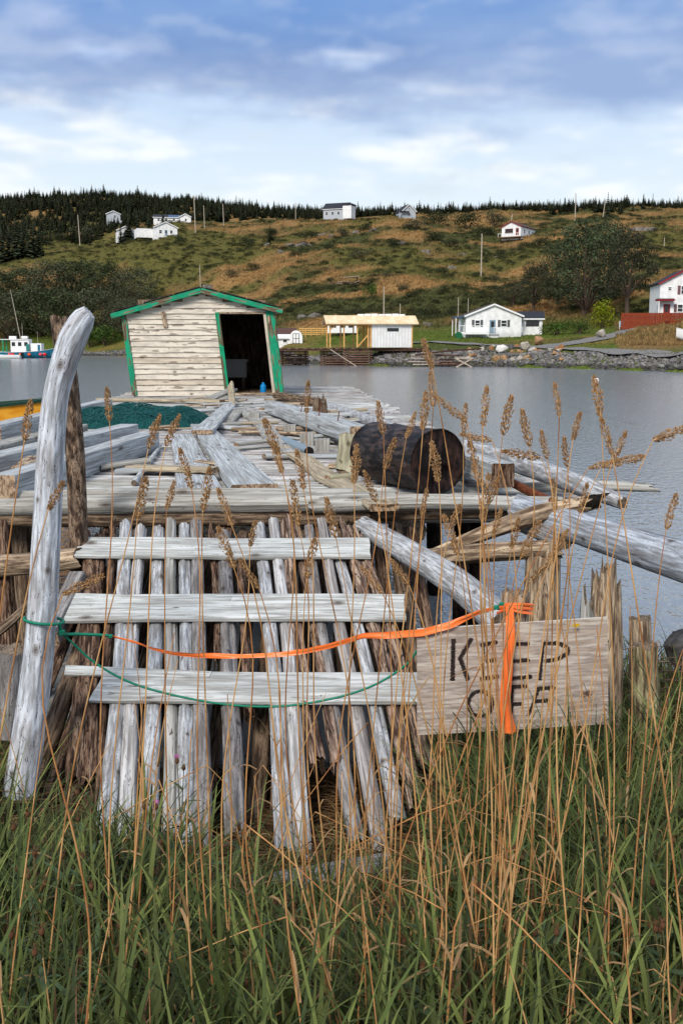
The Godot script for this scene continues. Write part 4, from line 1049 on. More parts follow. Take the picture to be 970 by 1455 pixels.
# ------------------------------------------------------------------ houses
# gabled house in its own axes: x along the front, +z towards the viewer. ridge "x": runs along the front, "z": gable to the front
func house(called: String, label: String, cat: String, at: Vector3, turn: float, w: float, dp: float, eave: float, rise: float, ridge: String, o := {}) -> Node3D:
	var t := thing(called, label, cat, at, o.get("group", ""))
	t.rotation.y = turn
	base_of[t] = Vector3.ZERO
	var wm = o.get("wall", M.white_clap)
	var rm = o.get("roof", M.shingle)
	var tm = o.get("trim", M.white_paint)
	var sh := Shape.new()
	var x := w / 2; var z := dp / 2
	var f := -1.2
	sh.quad(wm, Vector3(-x, eave, z), Vector3(x, eave, z), Vector3(x, f, z), Vector3(-x, f, z))
	sh.quad(wm, Vector3(x, eave, -z), Vector3(-x, eave, -z), Vector3(-x, f, -z), Vector3(x, f, -z))
	sh.quad(wm, Vector3(-x, eave, -z), Vector3(-x, eave, z), Vector3(-x, f, z), Vector3(-x, f, -z))
	sh.quad(wm, Vector3(x, eave, z), Vector3(x, eave, -z), Vector3(x, f, -z), Vector3(x, f, z))
	var top := eave + rise
	if ridge == "z":
		sh.tri(wm, Vector3(-x, eave, z), Vector3(0, top, z), Vector3(x, eave, z)); sh.tri(wm, Vector3(x, eave, -z), Vector3(0, top, -z), Vector3(-x, eave, -z))
	else:
		sh.tri(wm, Vector3(x, eave, z), Vector3(x, top, 0), Vector3(x, eave, -z)); sh.tri(wm, Vector3(-x, eave, -z), Vector3(-x, top, 0), Vector3(-x, eave, z))
	put(sh, "wall", t)
	sh = Shape.new()
	var ov := 0.35
	if ridge == "z":
		var sl := rise / x
		for s in [-1.0, 1.0]:
			var a := Vector3(0, top + 0.12, 0); var b := Vector3(s * (x + ov), eave - ov * sl + 0.12, 0)
			var mid := (a + b) / 2
			var dir := (b - a).normalized()
			sh.box(rm, mid, Vector3((b - a).length(), 0.18, dp + 2 * ov), Basis(dir, Vector3.BACK.cross(dir), Vector3.BACK))
			sh.box(tm, mid + Vector3(0, -0.06, z + ov + 0.03), Vector3((b - a).length(), 0.24, 0.06), Basis(dir, Vector3.BACK.cross(dir), Vector3.BACK))
	else:
		var sl := rise / z
		for s in [-1.0, 1.0]:
			var a := Vector3(0, top + 0.12, 0); var b := Vector3(0, eave - ov * sl + 0.12, s * (z + ov))
			var dir := (b - a).normalized()
			sh.box(rm, (a + b) / 2, Vector3(w + 2 * ov, 0.18, (b - a).length()), Basis(Vector3.RIGHT, dir.cross(Vector3.RIGHT), dir))
		sh.box(tm, Vector3(0, eave - ov * sl + 0.02, z + ov + 0.05), Vector3(w + 2 * ov, 0.2, 0.08))
	var rf := put(sh, "roof", t)
	if o.has("chimney"):
		sh = Shape.new()
		sh.box(M.brick_red, Vector3(o.chimney, top + 0.35, 0), Vector3(0.6, 1.1, 0.6))
		put(sh, "chimney", rf)
	# openings on the front: [x, y of the middle, w, h, kind]
	for q in o.get("front", []):
		opening(t, q, z, false)
	for q in o.get("side", []):
		opening(t, q, x, true)
	return t

func opening(t: Node3D, q: Array, off: float, side: bool) -> void:
	var b := Basis(Vector3.UP, PI / 2) if side else Basis()
	var c := b * Vector3(q[0], q[1], off)
	var kind: String = q[4]
	var out := b * Vector3.BACK
	var sh := Shape.new()
	if kind == "door":
		sh.box(M.get(q[5] if q.size() > 5 else "door_grey"), c, Vector3(q[2], q[3], 0.1), b)
		var dd := put(sh, "door", t)
		sh = Shape.new()
		sh.box(M.pane, c + out * 0.06 + Vector3(0, q[3] * 0.18, 0), Vector3(q[2] * 0.55, q[3] * 0.42, 0.03), b)
		put(sh, "pane", dd)
		return
	var fm = M.get(q[5] if q.size() > 5 else "white_paint")
	var fw := 0.09
	sh.box(fm, c + Vector3(0, q[3] / 2, 0), Vector3(q[2] + fw, fw, 0.14), b); sh.box(fm, c - Vector3(0, q[3] / 2, 0), Vector3(q[2] + fw, fw, 0.14), b)
	var nb := maxi(1, int(round(q[2] / 0.9)))
	for k in nb + 1:
		sh.box(fm, c + b * Vector3(-q[2] / 2 + q[2] * k / nb, 0, 0), Vector3(fw * 0.8, q[3] - fw, 0.12), b)
	if kind == "sash" or kind == "shutters":
		sh.box(fm, c, Vector3(q[2] - fw, 0.06, 0.11), b)
	var wn := put(sh, "window", t)
	for k in nb:
		sh = Shape.new()
		sh.box(M.pane, c + b * Vector3(-q[2] / 2 + q[2] * (k + 0.5) / nb, 0, 0) + out * 0.01, Vector3(q[2] / nb - fw * 0.8, q[3] - fw, 0.06), b)
		put(sh, "pane", wn)
	if kind == "shutters":
		for s in [-1.0, 1.0]:
			sh = Shape.new()
			sh.box(M.get(q[6] if q.size() > 6 else "shutter"), c + b * Vector3(s * (q[2] / 2 + 0.3), 0, 0), Vector3(0.42, q[3] + 0.1, 0.08), b)
			put(sh, "shutter", t)

func ground_at(u: float, d: float) -> Vector3:
	return Vector3(u * d, land(u * d, d), -d)

# ------------------------------------------------------------------ near bank
func bank(x: float, d: float) -> float:
	var y := 0.95 - 0.115 * d
	if d < 0.0: y = 0.95 - 0.06 * d
	var edge := lerpf(5.3, 6.6, clampf((x - 0.4) / 1.0, 0.0, 1.0))
	if d > edge:
		y -= (d - edge) * 0.2
	y += fn.get_noise_2d(x * 40.0, d * 40.0) * 0.05 + fn.get_noise_2d(x * 140.0, d * 140.0) * 0.02
	y += 0.12 * clampf((x - 1.3) / 1.0, 0.0, 1.0) * clampf((d - 4.0) / 1.5, 0.0, 1.0)
	y -= 0.16 * clampf((d - 3.3) / 0.8, 0.0, 1.0) * smoothstep(-1.75, -1.3, x) * (1.0 - smoothstep(0.35, 0.8, x))
	return maxf(y, -0.6)

func build_bank() -> void:
	var sh := Shape.new()
	var pts := PackedVector3Array(); var uvs := PackedVector2Array()
	var nx := 150; var nd := 90
	for j in nd:
		var d := lerpf(-12.0, 11.0, pow(j / (nd - 1.0), 0.7))
		for i in nx:
			var x := lerpf(-40.0, 40.0, i / (nx - 1.0))
			x = signf(x) * pow(absf(x) / 40.0, 1.7) * 40.0
			pts.append(Vector3(x, bank(x, d), -d)); uvs.append(Vector2(x, d))
	sh.grid(M.soil, pts, nd, nx, uvs, PackedColorArray(), true)
	setting(sh, "ground", "dark peaty bank under the grass in front of the wharf")

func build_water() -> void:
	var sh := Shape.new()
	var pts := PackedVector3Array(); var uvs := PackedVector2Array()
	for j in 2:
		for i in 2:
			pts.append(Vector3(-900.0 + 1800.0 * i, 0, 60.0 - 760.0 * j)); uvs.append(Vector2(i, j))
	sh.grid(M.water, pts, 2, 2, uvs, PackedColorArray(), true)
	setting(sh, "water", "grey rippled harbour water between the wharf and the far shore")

# ------------------------------------------------------------------ wharf
func deck_right(d: float) -> float:
	return 1.62 - (d - 6.8) * 0.072

func build_wharf() -> void:
	var r := RandomNumberGenerator.new(); r.seed = 12
	var w := thing("wharf", "old grey pole wharf running out to the leaning shed", "wharf", Vector3(-1.5, 0, -7))
	var d := 6.98
	var k := 0
	while d < 27.2:
		var rad := r.randf_range(0.042, 0.058)
		var y := DECK - rad + r.randf_range(-0.012, 0.006) - (0.05 if d < 7.03 else 0.0)
		var xl := -4.62 - (d - 14.0) * 0.03 + r.randf_range(-0.15, 0.15)
		var xr := deck_right(d) + r.randf_range(-0.18, 0.2)
		if r.randf() < 0.12: xr -= r.randf_range(0.1, 0.5)
		if r.randf() > 0.035 or d < 7.2:
			var sh := Shape.new()
			var tilt := r.randf_range(-0.05, 0.05)
			var ys := r.randf_range(-0.012, 0.012)
			log_into(sh, [Vector3(xl, y + ys, -d - tilt), Vector3((xl + xr) / 2 + r.randf_range(-0.8, 0.8), y + r.randf_range(-0.01, 0.01), -d + r.randf_range(-0.02, 0.02)), Vector3(xr, y - ys, -d + tilt)],
				[rad * r.randf_range(0.85, 1.05), rad, rad * r.randf_range(0.8, 1.0)], {"sides": 9 if d < 11 else 7, "seg": 0.22 if d < 11 else 0.5, "rough": 0.16, "fl": 0.5, "seed": k * 1.0, "jag": 0.03, "m": [M.deck, M.plank_w, M.deck_b, M.deck, M.plank][r.randi() % 5]})
			put(sh, "deck_pole", w)
		d += rad * 2.0 * r.randf_range(0.97, 1.08)
		k += 1
	# stringers under the deck
	for q in [-4.2, -3.0, -1.2, 0.5]:
		var sh := Shape.new()
		var dx := -0.072 * 19.0 if q > 0 else -0.3
		log_into(sh, [Vector3(q, 1.3, -6.95), Vector3(q + dx, 1.3, -26.8)], [0.1, 0.09], {"sides": 9, "seg": 0.8, "rough": 0.1, "m": M.brown, "seed": q * 3.0})
		put(sh, "stringer", w)
	for f in [[Vector3(-2.677, 1.481, -6.800), Vector3(-0.889, 1.514, -6.780), Vector3(0.359, 1.536, -6.760), 0.062, 0.058, "plank"], [Vector3(-2.690, 1.404, -6.820), Vector3(-0.894, 1.408, -6.800), Vector3(0.169, 1.421, -6.780), 0.055, 0.05, "brown"],
		[Vector3(-0.215, 1.510, -6.740), Vector3(0.643, 1.533, -6.720), Vector3(1.483, 1.518, -6.750), 0.056, 0.05, "plank"], [Vector3(-2.732, 1.522, -6.950), Vector3(-1.398, 1.550, -6.930), Vector3(0.074, 1.552, -6.950), 0.05, 0.05, "plank"], [Vector3(0.097, 1.424, -6.820), Vector3(0.604, 1.437, -6.800), Vector3(1.210, 1.449, -6.820), 0.042, 0.035, "brown"]]:
		var sh := Shape.new()
		log_into(sh, [f[0], f[1], f[2]], [f[3], f[3], f[4]], {"sides": 14, "seg": 0.1, "rough": 0.16, "fl": 0.4, "m": M[f[5]], "seed": f[0].y * 91.0, "jag": 0.05, "wob": 0.012})
		put(sh, "edge_log", w)
	# piles: x, d, top, radius, material
	for p in [[Vector3(-2.298, 1.315, -7.100), 0.075, "brown"], [Vector3(-2.545, 1.244, -7.500), 0.06, "rot"], [Vector3(-0.010, 1.330, -7.100), 0.035, "brown"], [Vector3(0.472, 1.316, -7.300), 0.075, "pile"], [Vector3(0.875, 1.344, -7.200), 0.06, "tarred"], [Vector3(1.018, 1.282, -7.500), 0.06, "tarred"],
		[Vector3(-4.6, 1.3, -10), 0.09, "tarred"], [Vector3(-2.2, 1.3, -10.2), 0.09, "tarred"], [Vector3(-0.2, 1.3, -10), 0.09, "tarred"], [Vector3(0.95, 1.3, -10.3), 0.08, "tarred"], [Vector3(-4.7, 1.3, -14), 0.09, "tarred"], [Vector3(-2.4, 1.3, -14), 0.09, "tarred"], [Vector3(0.5, 1.3, -14), 0.09, "tarred"], [Vector3(-4.8, 1.3, -18), 0.09, "tarred"], [Vector3(0.3, 1.3, -18), 0.09, "tarred"], [Vector3(-4.9, 1.3, -22), 0.09, "tarred"], [Vector3(-1.0, 1.3, -22), 0.09, "tarred"], [Vector3(-4.9, 1.3, -26), 0.09, "tarred"], [Vector3(-1.5, 1.3, -26), 0.09, "tarred"]]:
		var sh := Shape.new()
		var t: Vector3 = p[0]
		t.y = minf(t.y, 1.4)
		log_into(sh, [Vector3(t.x + r.randf_range(-0.05, 0.05), -0.7, t.z), t], [p[1] * 1.05, p[1]], {"sides": 12, "seg": 0.12, "rough": 0.12, "m": M[p[2]], "seed": t.x * 7.0})
		put(sh, "pile", w)
	# nails and splinters are too small to tell apart; a few rusty spikes stand up from the curb beam instead
	build_shed()
	build_deck_things()

func build_shed() -> void:
	var at := Vector3(-2.949, 1.508, -22.000)
	at.y = DECK
	var t := thing("fishing_shed", "leaning white clapboard fishing shed with green trim and an open doorway", "shed", at)
	t.rotation.y = deg_to_rad(6.0)
	base_of[t] = Vector3.ZERO
	var lean := 0.105
	var W := 3.25; var hl := 1.78; var hr := 1.86; var top := 2.23; var dep := 4.2; var apx := 0.12
	var L := func(x: float, y: float, z: float) -> Vector3: return Vector3(x - lean * y + 0.06, y, z - 0.02 * y)
	var r := RandomNumberGenerator.new(); r.seed = 77
	var x0 := -W / 2; var x1 := W / 2
	var dl := 0.44; var dr := 1.40; var dtop := 1.76
	# front clapboards, each its own board, lapped
	var y := 0.0
	var k := 0
	while y < top - 0.1:
		var h := 0.118 + r.randf_range(-0.008, 0.008)
		var y2 := minf(y + h, top - 0.03)
		var ym := y + h * 0.5
		var a := x0 + 0.06; var b := x1 - 0.03
		if y > hl - 0.1:
			a = lerpf(x0, apx, clampf((y2 - hl) / (top - hl), 0.0, 1.0)) + 0.04
		if y > hr - 0.12:
			b = lerpf(x1, apx, clampf((y2 - hr) / (top - hr), 0.0, 1.0)) - 0.04
		var spans := [[a, b]]
		if y < dtop - 0.03: spans = [[a, dl - 0.07]]
		for s in spans:
			if s[1] - s[0] < 0.15: continue
			var sh := Shape.new()
			var z := 0.02
			var jl := r.randf_range(-0.006, 0.006); var jr := r.randf_range(-0.006, 0.006)
			var n := 10
			var pts := PackedVector3Array(); var uvs := PackedVector2Array()
			var sec := [[y2 + 0.012, 0.004], [ym, 0.014], [y + 0.006, 0.03], [y, 0.028], [y, -0.005]]
			var uo := Vector2(r.randf() * 3.0, r.randf() * 7.0)
			for i in n + 1:
				var f := i / float(n)
				var wav := fn.get_noise_2d(f * 200.0 + k * 90.0, 0.0) * 0.009
				for q in 5:
					var e: Array = sec[q]
					pts.append(L.call(lerpf(s[0], s[1], f), e[0] + lerpf(jl, jr, f) + (wav if q > 1 else wav * 0.5), z + e[1] + (0.005 * fn.get_noise_2d(f * 300.0, k * 70.0) if q < 4 else 0.0)))
					uvs.append(Vector2((y2 - e[0]) + uo.x, lerpf(s[0], s[1], f) + uo.y))
			sh.grid([M.clap, M.clap_b, M.clap][r.randi() % 3], pts, n + 1, 5, uvs, PackedColorArray(), true)
			put(sh, "clapboard", t)
		y += h
		k += 1
	# side and back walls, inside lining, floor
	var wall := func(called: String, p: Array, m) -> void:
		var sh := Shape.new()
		sh.quad(m, p[0], p[1], p[2], p[3])
		var n: Vector3 = (p[2] - p[0]).cross(p[1] - p[0]).normalized() * 0.02
		sh.quad(m, p[1] - n, p[0] - n, p[3] - n, p[2] - n)
		put(sh, called, t)
	wall.call("side_wall", [L.call(x0 + 0.03, hl, -dep), L.call(x0 + 0.03, hl, 0), L.call(x0 + 0.03, 0, 0), L.call(x0 + 0.03, 0, -dep)], M.brown_in)
	wall.call("side_wall", [L.call(x1 - 0.03, hr, 0), L.call(x1 - 0.03, hr, -dep), L.call(x1 - 0.03, 0, -dep), L.call(x1 - 0.03, 0, 0)], M.brown_in)
	wall.call("back_wall", [L.call(x1, top, -dep), L.call(x0, top, -dep), L.call(x0, 0, -dep), L.call(x1, 0, -dep)], M.brown_in)
	# lining behind the front boards
	for g in [[x0 + 0.03, dl - 0.06, 0.0, hl], [dr + 0.08, x1 - 0.03, 0.0, hr - 0.02], [dl - 0.06, dr + 0.08, dtop, hr - 0.04]]:
		wall.call("front_wall", [L.call(g[0], g[3], 0.012), L.call(g[1], g[3], 0.012), L.call(g[1], g[2], 0.012), L.call(g[0], g[2], 0.012)], M.brown_in)
	var sg := Shape.new()
	sg.tri(M.brown_in, L.call(x0 + 0.05, hl, 0.012), L.call(apx, top - 0.02, 0.012), L.call(x1 - 0.05, hr, 0.012))
	put(sg, "gable_lining", t)
	var fl := Shape.new()
	for q in 9:
		fl.box(M.brown_in, L.call(lerpf(x0 + 0.2, x1 - 0.2, q / 8.0), 0.03, -dep / 2), Vector3(0.34, 0.04, dep - 0.06))
	put(fl, "floor", t)
	# inside studs on the visible side wall
	for q in 14:
		var sh := Shape.new()
		sh.box(M.brown_l, L.call(x1 - 0.06, 0.08 + q * 0.12, -dep / 2 - 0.05), Vector3(0.02, 0.105, dep - 0.2))
		put(sh, "inner_board", t)
	for q in 4:
		var sh := Shape.new()
		sh.bar(M.brown, L.call(x1 - 0.11, 0.05, -0.5 - q), L.call(x1 - 0.11, hr - 0.05, -0.5 - q), 0.06, 0.08)
		put(sh, "stud", t)
	# green trim
	var board := func(called: String, a: Vector3, b: Vector3, w: float, h: float, m, up: Vector3, sd: float) -> void:
		var sh := Shape.new()
		plank_into(sh, a, b, w, h, {"m": m, "e": m, "up": up, "seg": 0.1, "rough": 0.05, "seed": sd, "bevel": 0.004})
		put(sh, called, t)
	board.call("corner_board", L.call(x0 + 0.05, 0.02, 0.055), L.call(x0 + 0.05, hl - 0.02, 0.055), 0.115, 0.03, M.green, Vector3.BACK, 3.0)
	board.call("door_jamb", L.call(dl - 0.03, 0.0, 0.055), L.call(dl - 0.03, dtop + 0.02, 0.055), 0.10, 0.035, M.green_w, Vector3.BACK, 5.0)
	board.call("door_post", L.call(dr + 0.02, 0.0, 0.03), L.call(dr + 0.02, dtop, 0.03), 0.06, 0.06, M.clap_b, Vector3.BACK, 6.0)
	board.call("corner_board", L.call(dr + 0.145, 0.0, 0.06), L.call(dr + 0.145, hr - 0.03, 0.06), 0.185, 0.03, M.green, Vector3.BACK, 8.0)
	board.call("corner_board", L.call(x1 + 0.01, 0.02, -0.03), L.call(x1 + 0.01, hr - 0.03, -0.03), 0.03, 0.1, M.green, Vector3.BACK, 8.6)
	board.call("door_header", L.call(dl - 0.08, dtop + 0.015, 0.05), L.call(dr + 0.3, dtop + 0.015, 0.05), 0.04, 0.03, M.brown_l, Vector3.BACK, 9.0)
	board.call("door_sill", L.call(dl, 0.03, 0.04), L.call(dr + 0.1, 0.04, 0.04), 0.08, 0.06, M.brown_l, Vector3.UP, 10.0)
	board.call("cleat", L.call(-0.72, 1.46, 0.06), L.call(-0.74, 1.80, 0.06), 0.085, 0.03, M.brown_l, Vector3.BACK, 11.0)
	board.call("cleat", L.call(dr + 0.10, 1.55, 0.085), L.call(dr + 0.10, 1.72, 0.085), 0.05, 0.02, M.brown_l, Vector3.BACK, 11.5)
	# roof slabs and green barge boards
	var ov := 0.2
	for s in [0, 1]:
		var ex := x0 - ov if s == 0 else x1 + ov - 0.02
		var ey := hl - 0.06 if s == 0 else hr - 0.035
		var A: Vector3 = L.call(apx, top + 0.03, 0.16); var B: Vector3 = L.call(ex, ey, 0.16)
		var C: Vector3 = L.call(ex, ey, -dep - 0.1); var D: Vector3 = L.call(apx, top + 0.03, -dep - 0.1)
		var up := Vector3(0, 0.05, 0)
		var sh := Shape.new()
		if s == 1:
			sh.quad(M.felt, D + up, C + up, B + up, A + up); sh.quad(M.brown_in, A, B, C, D); sh.quad(M.felt, B + up, C + up, C, B); sh.quad(M.felt, A + up, B + up, B, A)
		else:
			sh.quad(M.felt, A + up, B + up, C + up, D + up); sh.quad(M.brown_in, D, C, B, A); sh.quad(M.felt, C + up, B + up, B, C); sh.quad(M.felt, B + up, A + up, A, B)
		var rf := put(sh, "roof", t)
		sh = Shape.new()
		plank_into(sh, A + Vector3(0, -0.025, 0.025), B + Vector3(0, -0.025, 0.025), 0.03, 0.105, {"m": M.green, "e": M.green, "up": Vector3.UP, "seg": 0.12, "rough": 0.05, "seed": 20.0 + s, "bevel": 0.004})
		put(sh, "barge_board", t)
		for q in 6:
			sh = Shape.new()
			var f := (q + r.randf()) / 6.0
			var c := A.lerp(B, f) + Vector3(0, 0.062, -0.05)
			var dir := (B - A).normalized()
			sh.box(M.felt, c, Vector3(r.randf_range(0.15, 0.4), 0.02, 0.2), Basis(dir, Vector3.BACK.cross(dir), Vector3.BACK) if s == 1 else Basis(-dir, Vector3.BACK.cross(-dir), Vector3.BACK))
			put(sh, "shingle", rf)
	# things inside
	var xf := Transform3D(Basis(Vector3.UP, t.rotation.y), at)
	var tub := thing("fish_tub", "grey-white plastic fish tub in the dark of the shed", "tub", xf * L.call(0.42, 0.05, -2.3))
	tub.rotation.y = t.rotation.y
	base_of[tub] = Vector3.ZERO
	var sh2 := Shape.new()
	for e in [[-0.42, 0, 0.04, 0.6], [0.42, 0, 0.04, 0.6], [0, -0.28, 0.84, 0.04], [0, 0.28, 0.84, 0.04]]:
		sh2.box(M.tub, Vector3(e[0], 0.49, e[1]), Vector3(e[2], 0.36, e[3]))
	sh2.box(M.tub, Vector3(0, 0.31, 0), Vector3(0.86, 0.05, 0.6))
	put(sh2, "bin", tub)
	sh2 = Shape.new()
	sh2.box(M.tub, Vector3(0, 0.68, 0.31), Vector3(0.94, 0.06, 0.05)); sh2.box(M.tub, Vector3(0, 0.68, -0.31), Vector3(0.94, 0.06, 0.05))
	sh2.box(M.tub, Vector3(0.45, 0.68, 0), Vector3(0.05, 0.06, 0.57)); sh2.box(M.tub, Vector3(-0.45, 0.68, 0), Vector3(0.05, 0.06, 0.57))
	put(sh2, "rim", tub)
	for e in 4:
		sh2 = Shape.new()
		sh2.box(M.brown, Vector3(-0.36 + 0.72 * (e % 2), 0.15, -0.22 + 0.44 * (e / 2)), Vector3(0.07, 0.28, 0.07))
		put(sh2, "leg", tub)
	var jug := thing("blue_jug", "bright blue plastic jug standing just inside the shed doorway", "jug", xf * L.call(1.2, 0.055, -0.22))
	base_of[jug] = Vector3.ZERO
	var jp := PackedVector3Array(); var ju := PackedVector2Array()
	var prof := [[0.0, 0.0], [0.062, 0.0], [0.068, 0.012], [0.068, 0.14], [0.06, 0.165], [0.03, 0.185], [0.027, 0.2], [0.03, 0.202], [0.03, 0.222], [0.0, 0.225]]
	for e in prof.size():
		for q in 17:
			jp.append(Vector3(cos(TAU * q / 16) * prof[e][0], prof[e][1], -sin(TAU * q / 16) * prof[e][0])); ju.append(Vector2(q, e))
	jp.reverse()
	var js := Shape.new()
	js.grid(M.blue, jp, prof.size(), 17, ju)
	put(js, "body", jug)

func timber(called: String, label: String, cat: String, a: Vector3, b: Vector3, w: float, h: float, m, o := {}) -> MeshInstance3D:
	var sh := Shape.new()
	var opt := {"m": m, "e": M.end_g, "seg": 0.14, "rough": 0.04, "jag": 0.012, "bevel": 0.01, "mids": 3, "wob": 0.006, "seed": a.x * 17.3 + b.z}
	opt.merge(o, true)
	plank_into(sh, a, b, w, h, opt)
	return single(sh, called, label, cat, (a + b) / 2 - Vector3(0, h / 2, 0), o.get("group", ""))

func log_thing(called: String, label: String, cat: String, path: Array, radii: Array, m, o := {}) -> MeshInstance3D:
	var sh := Shape.new()
	var opt := {"m": m, "sides": 24, "splits": 2, "split_depth": 0.2, "seg": 0.06, "rough": 0.13, "fl": 0.4, "jag": 0.02, "seed": path[0].x * 11.7 + path[0].z}
	opt.merge(o, true)
	log_into(sh, path, radii, opt)
	return single(sh, called, label, cat, path[0], o.get("group", ""))

